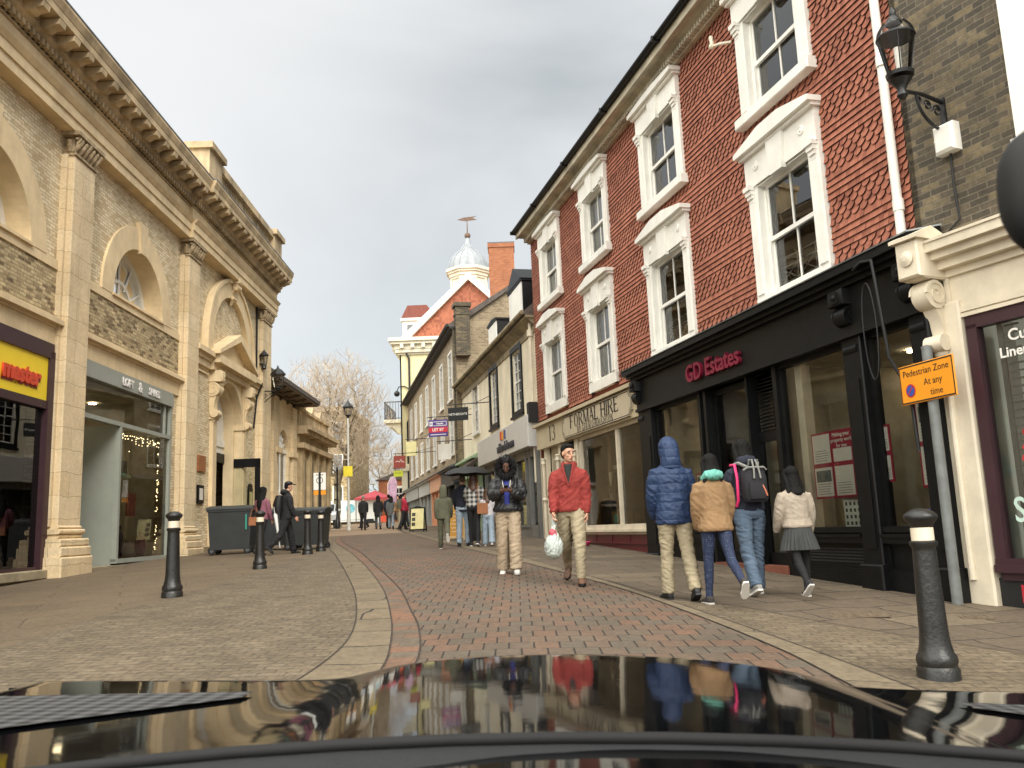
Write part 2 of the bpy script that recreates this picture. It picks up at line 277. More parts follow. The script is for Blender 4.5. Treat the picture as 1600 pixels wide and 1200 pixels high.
    def ell(s, c, r, n=16, m=10, rot=None):
        vs = []; c = Vector(c)
        for i in range(m + 1):
            ph = PI * i / m
            for j in range(n):
                t = 2 * PI * j / n; q = Vector((r[0] * math.sin(ph) * math.cos(t), r[1] * math.sin(ph) * math.sin(t), -r[2] * math.cos(ph)))
                if rot: q = rot @ q
                vs.append(c + q)
        fs = [(i * n + j, i * n + (j + 1) % n, (i + 1) * n + (j + 1) % n, (i + 1) * n + j) for i in range(m) for j in range(n)]
        return s.add(vs, fs)
    def wall(s, x0, x1, z0, z1, holes, y=0., depth=.2, reveal=True):
        """sheet in the plane y with real openings (xa,xb,za,zb) and their reveals going back by depth"""
        xs = sorted({x0, x1, *[min(max(v, x0), x1) for h in holes for v in h[:2]]}); zs = sorted({z0, z1, *[min(max(v, z0), z1) for h in holes for v in h[2:]]})
        for i in range(len(xs) - 1):
            for j in range(len(zs) - 1):
                cx, cz = (xs[i] + xs[i + 1]) / 2, (zs[j] + zs[j + 1]) / 2
                if any(min(h[0], h[1]) < cx < max(h[0], h[1]) and h[2] < cz < h[3] for h in holes): continue
                s.add([(xs[i], y, zs[j]), (xs[i + 1], y, zs[j]), (xs[i + 1], y, zs[j + 1]), (xs[i], y, zs[j + 1])], [(3, 2, 1, 0)])
        if reveal:
            for h in holes:
                a, b = min(h[:2]), max(h[:2])
                s.add([(a, y, h[2]), (b, y, h[2]), (b, y, h[3]), (a, y, h[3]), (a, y - depth, h[2]), (b, y - depth, h[2]), (b, y - depth, h[3]), (a, y - depth, h[3])],
                      [(0, 1, 5, 4), (1, 2, 6, 5), (2, 3, 7, 6), (3, 0, 4, 7)])
        return s
    def spandrel(s, cx, r, zs, y, depth, ztop, n=20):
        """fills the square head of an opening (cx±r, zs..ztop) outside its arch and lines the arch soffit"""
        arc = [(cx + r * math.cos(PI * i / n), zs + r * math.sin(PI * i / n)) for i in range(n + 1)]
        for i in range(n):
            a, b = arc[i], arc[i + 1]
            s.add([(a[0], y, a[1]), (b[0], y, b[1]), (b[0], y, ztop), (a[0], y, ztop)], [(0, 1, 2, 3)])
            s.add([(a[0], y, a[1]), (b[0], y, b[1]), (b[0], y - depth, b[1]), (a[0], y - depth, a[1])], [(0, 1, 2, 3)])
        return s
    def archring(s, cx, r0, r1, zs, y0, y1, legs=0., n=24):
        """flat arch band between radii, thickness y0..y1, with legs dropping below the springing"""
        inner = [(cx + r0, zs - legs)] * (1 if legs else 0) + [(cx + r0 * math.cos(PI * i / n), zs + r0 * math.sin(PI * i / n)) for i in range(n + 1)] + [(cx - r0, zs - legs)] * (1 if legs else 0)
        outer = [(cx + r1, zs - legs)] * (1 if legs else 0) + [(cx + r1 * math.cos(PI * i / n), zs + r1 * math.sin(PI * i / n)) for i in range(n + 1)] + [(cx - r1, zs - legs)] * (1 if legs else 0)
        for i in range(len(inner) - 1):
            q = [inner[i], inner[i + 1], outer[i + 1], outer[i]]
            s.add([(p[0], y0, p[1]) for p in q] + [(p[0], y1, p[1]) for p in q], [(0, 1, 2, 3), (7, 6, 5, 4), (0, 4, 5, 1), (2, 6, 7, 3)] + ([(3, 7, 4, 0)] if i == 0 else []) + ([(1, 5, 6, 2)] if i == len(inner) - 2 else []))
        return s
    def scroll(s, c, r, w, side=1, turns=1.6, t=.18, plane='yz', n=26):
        """carved volute: a spiral ribbon of width w"""
        pts = []
        for i in range(n + 1):
            a = i / n * turns * 2 * PI; rr = r * (1 - .8 * i / n); pts.append((rr * math.cos(a) * side, rr * math.sin(a)))
        for i in range(n):
            (a0, b0), (a1, b1) = pts[i], pts[i + 1]
            k0, k1 = (1 - t * 1.2), (1 - t * 1.2)
            q = [(a0, b0), (a1, b1), (a1 * k1, b1 * k1), (a0 * k0, b0 * k0)]
            if plane == 'yz': vs = [(c[0] - w / 2, c[1] + p[0], c[2] + p[1]) for p in q] + [(c[0] + w / 2, c[1] + p[0], c[2] + p[1]) for p in q]
            else: vs = [(c[0] + p[0], c[1] - w / 2, c[2] + p[1]) for p in q] + [(c[0] + p[0], c[1] + w / 2, c[2] + p[1]) for p in q]
            s.add(vs, [(0, 1, 2, 3), (7, 6, 5, 4), (0, 4, 5, 1), (2, 6, 7, 3), (1, 5, 6, 2), (3, 7, 4, 0)])
        return s
    def build(s, name, mats, parent=None, smooth=False, recalc=True):
        me = bpy.data.meshes.new(name); me.from_pydata(s.v, [], s.f)
        if not isinstance(mats, (list, tuple)): mats = [mats]
        for q in mats: me.materials.append(q)
        if len(mats) > 1: me.polygons.foreach_set('material_index', s.mi)
        if recalc:
            bm = bmesh.new(); bm.from_mesh(me); bmesh.ops.recalc_face_normals(bm, faces=bm.faces); bm.to_mesh(me); bm.free()
        if smooth:
            me.polygons.foreach_set('use_smooth', [True] * len(me.polygons))
            try: me.set_sharp_from_angle(angle=R(50) if smooth is True else R(smooth))
            except Exception: pass
        me.update(); o = bpy.data.objects.new(name, me); col.objects.link(o)
        if parent: o.parent = parent
        return o
def tag(o, label=None, cat=None, group=None, kind=None):
    if label: o['label'] = label
    if cat: o['category'] = cat
    if group: o['group'] = group
    if kind: o['kind'] = kind
    return o
def thing(name, label, cat, loc=(0, 0, 0), rz=0., group=None):
    o = bpy.data.objects.new(name, None); o.empty_display_size = .3; col.objects.link(o); o.location = loc; o.rotation_euler = (0, 0, rz)
    return tag(o, label, cat, group)
def copy_tree(o, parent=None):
    c = o.copy(); col.objects.link(c); c.parent = parent
    for ch in list(o.children): copy_tree(ch, c)
    return c
def text(s, size, mat, parent, loc, name='lettering', depth=.006, sx=1., bold=0., up='z', align='CENTER', rot=0., shear=0., space=1.):
    """lettering as mesh, facing local +y on a facade (reads towards -x)"""
    cu = bpy.data.curves.new('t', 'FONT'); cu.body = s; cu.size = size; cu.extrude = depth; cu.align_x = align; cu.align_y = 'CENTER'; cu.offset = bold; cu.shear = shear; cu.space_character = space
    cu.resolution_u = 3
    to = bpy.data.objects.new('t', cu); col.objects.link(to); bpy.context.view_layer.update()
    me = bpy.data.meshes.new_from_object(to.evaluated_get(bpy.context.evaluated_depsgraph_get()))
    bpy.data.objects.remove(to)
    me.transform(Matrix.Rotation(rot, 4, 'Z') @ Matrix.Diagonal((sx, 1, 1, 1)))
    me.transform(Matrix(((-1, 0, 0, loc[0]), (0, 0, 1, loc[1]), (0, 1, 0, loc[2]), (0, 0, 0, 1))))
    me.materials.clear(); me.materials.append(mat); me.name = name
    o = bpy.data.objects.new(name, me); col.objects.link(o); o.parent = parent
    return o
GT = ([-20, 0, 5, 10, 16, 20, 25, 30, 37, 45, 60, 80, 100, 400], [-.7, 0, .2, .43, .64, .77, .9, 1.02, 1.2, 1.42, 1.75, 2.2, 2.4, 3])
def ground(x, y):
    return float(np.interp(y, *GT)) - .03 * max(0, x) - .015 * max(0, -x - 5)
# ================================================================== GROUND
YS = list(range(-20, 61)) + [70, 80, 90, 100, 150, 200, 300, 400]
def strip(name, left, right, ma, dz=0., step=.5):
    """sheet between two plan polylines x = left(Y), x = right(Y), following the ground"""
    y0 = max(left[0][0], right[0][0]); y1 = min(left[-1][0], right[-1][0])
    ys = sorted({y0, y1, *[y for y in YS if y0 < y < y1], *[p[0] for p in left + right if y0 < p[0] < y1]})
    b = MB(); K = 8
    rows = []
    for y in ys:
        a = float(np.interp(y, [p[0] for p in left], [p[1] for p in left])); c = float(np.interp(y, [p[0] for p in right], [p[1] for p in right]))
        rows.append([(a + (c - a) * i / K, y, ground(a + (c - a) * i / K, y) + dz) for i in range(K + 1)])
    vs = [p for r_ in rows for p in r_]; n = K + 1
    b.add(vs, [(i * n + j, i * n + j + 1, (i + 1) * n + j + 1, (i + 1) * n + j) for i in range(len(rows) - 1) for j in range(K)])
    o = b.build(name, ma); return tag(o, kind='structure')
g = MB(); xs = [-300, -100, -40, -15, -5, 0, 5, 15, 40, 100, 300]
g.add([(x, y, ground(x, y) - .12) for y in YS for x in xs], [(i * 11 + j, i * 11 + j + 1, (i + 1) * 11 + j + 1, (i + 1) * 11 + j) for i in range(len(YS) - 1) for j in range(10)])
tag(g.build('ground', M('earth', lin((120, 108, 90)), .95, .2, 1)), kind='structure')
FLAG = brick('brown_flagstones', lin((105, 91, 74)), lin((93, 81, 66)), lin((50, 43, 36)), bw=.9, bh=.62, ms=.012, mode='floor', rot=R(-14), stain=.3, bumpd=.008, c3=lin((113, 100, 81)), scn=1.6)
PAVEL = brick('brown_pavement', lin((112, 96, 75)), lin((103, 89, 70)), lin((82, 70, 56)), bw=1.9, bh=.9, ms=.01, mode='floor', rot=R(-24), stain=.25, bumpd=.006, scn=1.2)
SETT = brick('granite_setts', lin((115, 101, 80)), lin((107, 94, 75)), lin((94, 82, 66)), bw=.21, bh=.11, ms=.010, mode='floor', rot=R(4), stain=.34, bumpd=.007, c3=lin((122, 109, 88)), scn=2.0, grain=.55, wob=1.3)
KERB = brick('kerb_stone', lin((122, 108, 86)), lin((112, 100, 80)), lin((52, 45, 37)), bw=3.0, bh=.75, ms=.016, mode='floor', stain=.3, bumpd=.006, scn=3)
KERB2 = brick('kerb_stone_right', lin((124, 111, 89)), lin((113, 100, 80)), lin((81, 71, 58)), bw=3.0, bh=.9, ms=.012, mode='floor', rot=R(16), stain=.3, bumpd=.006, scn=3)
PAVER = brick('brick_paver', lin((113, 86, 68)), lin((97, 84, 70)), lin((45, 38, 31)), bw=.205, bh=.27 * 2.4, ms=.0085, mode='floor', vs=2.4, wob=.02, stain=.25, bumpd=.008, c3=lin((94, 84, 71)), scn=1.1)
EDGEB = brick('edge_paver', lin((122, 89, 68)), lin((110, 87, 70)), lin((94, 75, 60)), bw=.4, bh=.215, ms=.006, mode='floor', stain=.3, bumpd=.004, c3=lin((100, 89, 75)), scn=1.4)
LF = [(-20, -8.6), (60, -10.3)]
B1 = [(-20, -5.4), (8, -4.75), (10.3, -4.78), (11.7, -4.62), (16.2, -4.8), (20.4, -4.92), (22.5, -5.1), (28, -6.1), (36, -7.8)]
B2 = [(-20, -2.2), (4, -1.85), (6.35, -1.55), (7.6, -1.52), (9.2, -1.73), (12.1, -2.32), (20.4, -4.34), (22.5, -4.9), (28, -6.0), (36, -7.7)]
B3 = [(-20, -1.5), (4, -1.15), (6.4, -1.03), (7.5, -1.12), (8.9, -1.32), (11.6, -1.82), (15.6, -2.74), (20.4, -3.95), (27.4, -5.77), (36, -7.6)]
B4 = [(-20, -1.2), (4, -.92), (6.6, -.8), (8.2, -.96), (9.5, -1.2), (11.7, -1.62), (15.5, -2.53), (20.4, -3.72), (27.2, -5.5), (36, -7.4)]
B5 = [(-20, 2.6), (4, 2.2), (5.7, 2.07), (6.8, 2.0), (8.5, 1.74), (11.6, 1.1), (16.2, -.16), (23.3, -1.95), (35.6, -4.6), (45, -6.4)]
B6 = [(-20, 3.1), (4, 2.6), (6, 2.36), (7.8, 2.04), (10.1, 1.56), (12, 1.16), (16.5, .08), (23.9, -1.75), (35.6, -4.35), (45, -6.1)]
B7 = [(-20, 5.6), (4, 4.6), (6.6, 3.7), (8, 2.85), (9.2, 2.3), (10.1, 1.62), (12, 1.2)]
RF = [(-20, 22.6), (4, 7.5), (9.4, 4.85), (25, .8), (39.5, -2.5), (62, -7.4)]
def smooth(P):
    ys = [p[0] for p in P]; xs_ = [p[1] for p in P]; out_ = []
    for i in range(len(P) - 1):
        d0 = (xs_[i + 1] - xs_[i - 1]) / (ys[i + 1] - ys[i - 1]) if i else (xs_[1] - xs_[0]) / (ys[1] - ys[0])
        d1 = (xs_[i + 2] - xs_[i]) / (ys[i + 2] - ys[i]) if i < len(P) - 2 else (xs_[-1] - xs_[-2]) / (ys[-1] - ys[-2])
        h = ys[i + 1] - ys[i]
        for k in range(6 if h < 20 else 1):
            t = k / (6 if h < 20 else 1); out_.append((ys[i] + h * t, (2 * t**3 - 3 * t**2 + 1) * xs_[i] + (t**3 - 2 * t**2 + t) * h * d0 + (-2 * t**3 + 3 * t**2) * xs_[i + 1] + (t**3 - t**2) * h * d1))
    return out_ + [P[-1]]
for B_ in (B1, B2, B3, B4, B5, B6): B_[:] = smooth(B_)
strip('pavement', LF, B1, PAVEL); strip('cobbled_strip', B1, B2, SETT); strip('kerb', B2, B3, KERB, .003); strip('brick_edging', B3, B4, EDGEB)
strip('road', B4, B5, PAVER); strip('kerb_right', B5, B6, KERB2, .003)
strip('cobbled_strip_right', [p for p in B6 if p[0] <= 12.01], B7, SETT); 
RP = [p for p in B7 if p[0] < 12] + [(12, 1.2)] + [p for p in B6 if p[0] > 12]
strip('pavement_right', RP, RF, FLAG)
JOINT = M('dark_joint', lin((52, 45, 38)), .95, .4, 8)
for nm_, B_ in (('joint_line', B2), ('joint_line', B3), ('joint_line', B4), ('joint_line', B5), ('joint_line', B6)):
    strip(nm_, [(p[0], p[1] - .007) for p in B_], [(p[0], p[1] + .007) for p in B_], JOINT, .008)
strip('joint_line', [(p[0], p[1] - .006) for p in B7], [(p[0], p[1] + .006) for p in B7], JOINT, .008)
FARG = brick('far_paving', lin((150, 128, 104)), lin((136, 116, 94)), lin((110, 94, 78)), bw=.6, bh=.4, ms=.01, mode='floor', stain=.2)
strip('square_paving', [(36, -45), (110, -70)], [(36, 3), (110, 3)], FARG, -.012)
# ================================================================== RIGHT SIDE
def frame_right(name, label, cat, ox, oy, az, group=None):
    return thing(name, label, cat, (ox, oy, 0), R(90 - az), group)
AZR = -14.7
XR0, YR0 = 7.315, 0.
house = frame_right('tile_hung_house', 'tall house clad in red hung tiles with eight white sash windows above two shops', 'building', XR0, YR0, AZR)
def hung_tiles(x0, x1, z0, z1, holes):
    b = MB(); gw, gz = .17, .09; rows = int((z1 - z0) / gz) + 1; rnd = random.Random(3)
    arc = [(-.078 * math.cos(PI * i / 8), -.084 * math.sin(PI * i / 8)) for i in range(9)]
    for j in range(rows):
        zb = z0 + j * gz; scal = (j % 8) in (1, 2, 3, 4); off = gw / 2 * (j % 2)
        ncol = int((x1 - x0) / gw) + 2
        for i in range(ncol):
            xa = x0 + (i - 1) * gw + off; xc = xa + gw / 2
            xl, xr = max(xa + (.007 if scal else .002), x0), min(xa + gw - (.007 if scal else .002), x1)
            if xr - xl < .02: continue
            skip = False
            for h in holes:
                if zb + .07 > h[2] and zb + .02 < h[3]:
                    if xl >= h[0] - .01 and xr <= h[1] + .01: skip = True; break
                    if xl < h[0] < xr: xr = h[0]
                    if xl < h[1] < xr: xl = h[1]
            if skip or xr - xl < .02: continue
            zt = min(zb + .168, z1 + .02); dy = rnd.uniform(-.002, .003); dz = rnd.uniform(-.002, .002)
            yt, yb = .004, .046 + dy
            full = xr - xl > gw - .02
            if scal and full:
                zc = zb + .084 + dz
                fr = [(xl, zt), (xr, zt)] + [(xc - p[0], zc + p[1]) for p in arc]
            else: fr = [(xl, zt), (xr, zt), (xr, zb + dz), (xl, zb + dz)]
            def Y(z): return yt + (yb - yt) * (zt - z) / (zt - zb)
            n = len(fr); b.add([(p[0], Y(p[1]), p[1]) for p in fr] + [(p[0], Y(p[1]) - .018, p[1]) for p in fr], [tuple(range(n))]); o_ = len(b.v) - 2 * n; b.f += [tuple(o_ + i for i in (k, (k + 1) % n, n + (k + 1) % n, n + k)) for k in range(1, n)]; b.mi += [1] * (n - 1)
    return b
UPZ, LOZ = (7.38, 9.72), (4.35, 7.0)
WX = [(11.4, 13.28), (15.42, 17.36), (19.3, 21.1), (22.92, 24.8)]
holes = [(a, b_, UPZ[0] + .05, UPZ[1] - .1) for a, b_ in WX] + [(a, b_, 4.3, 6.95) for a, b_ in WX]
hung_tiles(9.86, 25.8, 4.25, 9.9, holes).build('tile_cladding', [TILE, M('shaded_tile_edge', lin((46, 24, 18)), .95, .3, 5)], house, recalc=False)  # shadow lines under the tile courses, and dirt, painted into the edge colour
b = MB(); iw = .26
op = [(a + iw, b_ - iw, 7.55, 9.1) for a, b_ in WX] + [(a + iw, b_ - iw, 4.55, 6.3) for a, b_ in WX]
b.wall(9.86, 25.8, 4.0, 9.95, op, y=0, depth=.15)
b.box(9.86, 25.8, -7, -6.9, 0, 9.9); b.box(25.72, 25.8, -7, 0, 0, 9.95); b.box(9.86, 9.94, -7, 0, 4, 9.95); b.box(9.86, 25.8, -7, -.2, 4.0, 4.1)
b.build('wall', M('tile_backing', lin((120, 60, 44)), .9), house)
# floors/rooms behind the windows
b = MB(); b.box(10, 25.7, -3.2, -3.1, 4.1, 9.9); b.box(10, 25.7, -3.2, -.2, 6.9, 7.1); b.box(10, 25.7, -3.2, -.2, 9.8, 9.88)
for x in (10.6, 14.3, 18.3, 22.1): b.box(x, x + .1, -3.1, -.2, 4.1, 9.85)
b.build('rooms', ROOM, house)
def white_window(a, c, z0, z1, low, curtain, pediment=True, rail=False):
    W = MB(); gw = iw
    gz0, gz1 = (4.55, 6.3) if low else (7.55, 9.1)
    zb = 4.33 if low else z0
    # pilaster strips, moulded
    for xa, xb in ((a, a + gw), (c - gw, c)):
        W.box(xa, xb, 0, .09, gz0 - .02 if not low else zb, gz1 + .02); W.box(xa + .045, xb - .045, .09, .115, gz0 + .05, gz1 - .12)
    # console brackets at the heads
    for xa in (a + .02, c - .2):
        for q, (w_, d_, zz) in enumerate(((.18, .20, 0), (.16, .17, -.07), (.14, .145, -.13), (.12, .12, -.19))): W.box(xa + (.18 - w_) / 2, xa + (.18 + w_) / 2, .05, d_, gz1 + .02 + zz - .05, gz1 + .02 + zz + .02)
    # frieze with keystone block and shallow pediment
    W.box(a, c, 0, .12, gz1 + .02, z1 - .12); m_ = (a + c) / 2
    W.prism([(m_ - .16, gz1 - .04), (m_ + .16, gz1 - .04), (m_ + .22, z1 - .14), (m_ - .22, z1 - .14)], 'y', .1, .18)
    rise = .15 if low else .05
    W.prism([(a - .08, z1 - .14), (c + .08, z1 - .14), (c + .08, z1 - .06), (m_ + .28, z1 - .06 + rise), (m_ - .28, z1 - .06 + rise), (a - .08, z1 - .06)], 'y', 0, .26)
    W.prism([(a - .05, z1 - .19), (c + .05, z1 - .19), (c + .05, z1 - .14), (a - .05, z1 - .14)], 'y', 0, .19)
    if low:
        for xx in (a + .33, c - .33): W.lathe([(.0, 0), (.075, 0), (.075, .012), (.05, .02), (.04, .012), (.02, .025), (0, .025)], (xx, .12, (gz1 + z1) / 2 - .04), 12, 'y')
    else: W.bbox(a - .07, c + .07, -.02, .19, zb - .02, zb + .15, .015)
    if low: W.box(a, c, 0, .1, zb, gz0)
    for xa, xb in ((a + gw - .004, a + gw + .012), (c - gw - .012, c - gw + .004)): W.box(xa, xb, -.15, .088, gz0, gz1)
    W.box(a + gw, c - gw, -.15, .088, gz1 - .012, gz1 + .004)
    W.box(a, c, -.15, 0.001, gz0 - .07, gz0)
    o = W.build('window', WHITE, house)
    S = MB(); ga, gc = a + gw, c - gw; zm = (gz0 + gz1) / 2; t = .035
    for xa, xb, z_0, z_1, y in ((ga, ga + .06, gz0, gz1, -.02), (gc - .06, gc, gz0, gz1, -.02), (ga, gc, gz1 - .06, gz1, -.02), (ga, gc, gz0, gz0 + .05, -.02)): S.box(xa, xb, y - .1, y, z_0, z_1)
    S.box(ga + .05, gc - .05, -.085, -.035, zm - .03, zm + .035); S.box((ga + gc) / 2 - .016, (ga + gc) / 2 + .016, -.08, -.045, zm, gz1 - .05)
    S.box(ga + .05, gc - .05, -.12, -.08, gz0 + .04, gz0 + .11); S.box((ga + gc) / 2 - .016, (ga + gc) / 2 + .016, -.12, -.085, gz0 + .1, zm)
    for xa in (ga + .05, gc - .09): S.box(xa, xa + .04, -.12, -.08, gz0 + .05, zm); S.box(xa, xa + .04, -.08, -.045, zm, gz1 - .05)
    S.build('sash', WHITE, o)
    P = MB(); P.add([(ga, -.062, zm), (gc, -.062, zm), (gc, -.062, gz1), (ga, -.062, gz1), (ga, -.1, gz0), (gc, -.1, gz0), (gc, -.1, zm), (ga, -.1, zm)], [(3, 2, 1, 0), (7, 6, 5, 4)])
    P.build('pane', PANE, o, recalc=False)
    if curtain:
        Cn = MB()
        def pleat(xa, xb):
            n = max(4, int((xb - xa) / .03)); vs = []
            for i in range(n + 1):
                x = xa + (xb - xa) * i / n; y = -.22 - .018 * math.sin(i * 1.9) - .01 * math.sin(i * .8); vs += [(x, y, gz0), (x, y, gz1)]
            Cn.add(vs, [(2 * i, 2 * i + 2, 2 * i + 3, 2 * i + 1) for i in range(n)])
        if curtain == 1: pleat(ga, ga + .32); pleat(gc - .34, gc)
        else: pleat(ga, gc)
        Cn.build('curtain', NET, o, smooth=True, recalc=False)
    if rail:
        B_ = MB()
        for zz in (gz0 + .18, gz0 + .42, gz0 + .56): B_.tube([(ga, -.2, zz), (gc, -.2, zz)], .011, 6)
        n = 3
        for i in range(n): x_0 = ga + (gc - ga) * i / n; x_1 = ga + (gc - ga) * (i + 1) / n; B_.tube([(x_0, -.2, gz0 + .18), (x_1, -.2, gz0 + .42)], .009, 6); B_.tube([(x_0, -.2, gz0 + .42), (x_1, -.2, gz0 + .18)], .009, 6); B_.tube([(x_0, -.2, gz0), (x_0, -.2, gz0 + .56)], .009, 6)
        B_.build('window_guard', WHITE, o)
    return o
for i, (a, c) in enumerate(WX):
    white_window(a, c, UPZ[0], UPZ[1], False, 2 if i in (2, 3) else 0)
    white_window(a, c, LOZ[0], LOZ[1], True, 2 if i in (2, 3) else (1 if i == 9 else 0), rail=i in (0, 1))
# eaves: soffit, dentils, gutter, roof
e = MB(); e.box(9.7, 25.95, 0, .42, 9.93, 9.99); e.box(9.7, 25.95, .4, .46, 9.9, 10.1); e.box(9.8, 25.85, 0, .12, 9.72, 9.93); e.prism([(.12, 9.80), (.30, 9.93), (.12, 9.93)], 'x', 9.8, 25.85)
for i in range(160): x = 9.86 + i * .1; e.box(x, x + .052, .12, .24, 9.75, 9.85)
e.build('eaves', M('eaves_paint', lin((188, 180, 158)), .7, .3, 2), house)
gt = MB()
prof = [(.46 + .075 * math.cos(t) + .07, 10.12 - .075 * math.sin(t)) for t in [PI * k / 8 for k in range(9)]]
prof2 = prof + [(p[0] * .0 + .53 + (p[0] - .53) * .85, 10.12 + (p[1] - 10.12) * .85) for p in prof[::-1]]
gt.prism(prof2, 'x', 9.6, 26.0)
for x in (9.7, 12.4, 15.2, 18.0, 20.8, 23.6, 25.9): gt.box(x, x + .06, .42, .63, 10.03, 10.13)
gt.box(9.6, 26, .5, .56, 10.1, 10.125)
gt.build('gutter', BLACK, house)
rf = MB(); rf.prism([(.5, 10.12), (-3.6, 13.0), (-7.6, 10.12), (-7.5, 10.0), (.42, 10.0)], 'x', 9.75, 25.9); rf.build('roof', SLATE, house)
# pole lamp bracket thing by the upper near window
hk = MB(); hk.tube([(13.36, .1, 8.95), (13.5, .25, 8.98), (13.62, .3, 9.0)], .03, 6); hk.ell((13.62, .32, 9.0), (.05, .05, .05), 8, 6); hk.tube([(13.62, .3, 9.0), (13.66, .3, 9.2)], .035, 6); hk.build('cable_bracket', CREAM, house)
# ---- black shopfront
n_ = .15
sf = MB()
sf.box(9.72, 17.97, -.1, .22, 3.5, 4.08)                                   # fascia
front = sf
for (a0, y1, za, zb_) in ((9.6, .30, 4.08, 4.14), (9.56, .38, 4.14, 4.2), (9.52, .46, 4.2, 4.3)): front.box(a0, 18.05 + (y1 - .3) / 2, 0, y1, za, zb_)
front.box(9.72, 17.97, 0, .26, 3.44, 3.5); front.prism([(0, 4.3), (.47, 4.3), (0, 4.4)], 'x', 9.52, 18.1)
for a, c in ((9.68, 9.98), (10.86, 11.23), (17.37, 17.95)):
    front.bbox(a, c, -.05, .2, .55, 3.46, .015); front.bbox(a - .03, c + .03, -.05, .25, 0, .62, .02); front.box(a + .07, c - .07, .2, .215, .8, 2.9)
for a, c in ((12.91, 13.01), (13.75, 13.8), (15.15, 15.24), (15.36, 15.46)): front.box(a, c, -.05, .14, .3, 3.46)
SILLZ = 1.07
for a, c in ((9.98, 10.86), (11.23, 12.91), (15.46, 17.37)):
    front.box(a, c, -.05, .17, SILLZ - .07, SILLZ); front.box(a, c, -.05, .21, SILLZ - .13, SILLZ - .09); front.box(a, c, -.05, .12, SILLZ - .09, SILLZ - .07); front.box(a, c, -.05, .19, SILLZ - .2, SILLZ - .13)
    front.box(a, c, -.05, .10, 0, SILLZ - .2); front.box(a, c, .1, .15, .15, .52); front.box(a, c, .1, .14, .5, .55)
    front.box(a, c, .1, .13, .84, .87)
    for x in (a + .0, c - .06): front.box(x, x + .06, .1, .135, .5, .87)
    front.box(a, c, 0, .1, 3.38, 3.45); front.box(a, a + .05, 0, .1, SILLZ, 3.4); front.box(c - .05, c, 0, .1, SILLZ, 3.4)
# louvre over the inner door, recessed porch
front.box(13.0, 15.2, -1.3, -1.2, .2, 3.5); front.box(13.0, 15.3, -1.2, .1, 3.44, 3.5)
for i in range(16): z = 2.55 + i * .055; front.prism([(-.1, z), (-.02, z - .035), (-.02, z - .02), (-.1, z + .015)], 'x', 13.01, 13.75)
front.box(13.0, 13.76, -.12, 0, 2.45, 2.53)
shop = front.build('black_shopfront', BLACK, house)
cap = MB()
rv = [(9.5, .5)]; 
cap.prism([(.0, 4.402), (.48, 4.302), (.49, 4.315), (0, 4.42)], 'x', 9.5, 18.12); cap.build('lead_flashing', LEADL, shop)
# vent grilles in the stallriser
vg = MB()
for i in range(40):
    for j in range(5):
        x = 11.35 + i * .036; z = .62 + j * .04; vg.box(x, x + .02, .1, .112, z, z + .02)
vg.build('vent_grille', M('grille_black', lin((52, 54, 56)), .4), shop)
def console(mb, x, w_, ytop, z1, z0, s=1.):
    """scrolled bracket: block, big volute, sweep, small volute, leaf"""
    h = z1 - z0
    mb.bbox(x - w_ / 2 - .03, x + w_ / 2 + .03, 0, ytop, z1 - h * .2, z1, .012); mb.box(x - w_ * .3, x + w_ * .3, ytop, ytop + .012, z1 - h * .17, z1 - h * .03)
    mb.lathe([(0, -.0), (.03, 0), (.045, .012), (.02, .03), (0, .03)], (x, ytop + .01, z1 - h * .1), 10, 'y')
    r = h * .13
    mb.lathe([(0, -w_ / 2), (r, -w_ / 2), (r, w_ / 2), (0, w_ / 2)], (x, ytop - r * 1.2, z1 - h * .2 - r), 14, 'x')
    for sd_ in (-1, 1): mb.scroll((x + sd_ * w_ / 2, ytop - r * 1.2, z1 - h * .2 - r), r * 1.08, .03, 1, 1.5, .2)
    pts = [(ytop * .75, z1 - h * .32), (ytop * .62, z1 - h * .42), (ytop * .42, z1 - h * .55), (ytop * .36, z1 - h * .7), (ytop * .4, z1 - h * .78), (0, z1 - h * .78), (0, z1 - h * .3)]
    mb.prism(pts, 'x', x - w_ * .42, x + w_ * .42)
    r2 = h * .075
    mb.lathe([(0, -w_ * .55), (r2, -w_ * .55), (r2, w_ * .55), (0, w_ * .55)], (x, ytop * .42, z1 - h * .76), 12, 'x')
    for k in range(4): mb.ell((x, ytop * (.34 - k * .05), z1 - h * (.84 + k * .045)), (w_ * (.46 - .07 * k), .045, h * .05), 10, 6)
    for k in range(5): mb.ell((x + (k - 2) * w_ * .2, ytop * .68 + .02, z1 - h * .36 - .02 * abs(k - 2)), (.022, .03, .05), 8, 6)
for x, w_ in ((9.83, .22), (11.05, .24), (17.85, .22)):
    k = MB(); console(k, x, w_, .36, 4.06, 3.05); k.build('console_bracket', BLACK, shop, smooth=True)
text('GD Estates', .42, M('crimson_letters', lin((118, 22, 48)), .45, .05), shop, (14.62, .25, 3.77), 'lettering', .03, bold=.008, sx=.98)
for a, c in ((9.98, 10.86), (11.23, 12.91), (15.46, 17.37)): gl = MB(); gl.add([(a, .05, SILLZ), (c, .05, SILLZ), (c, .05, 3.4), (a, .05, 3.4)], [(3, 2, 1, 0)]); gl.build('shop_window', PANEB, shop, recalc=False)
GLOW = M('downlight_glow', (1, .82, .58), .5, .02, emit=22.0)
for x, y in ((10.2, -.9), (10.6, -1.3), (11.6, -1.2), (12.5, -2.2), (14.4, -2.0), (16.0, -1.2), (17.0, -2.4)): q = MB(); q.lathe([(0, 0), (.07, 0), (.07, .02), (0, .02)], (x, y, 3.4), 12); q.build('downlight', GLOW, shop)
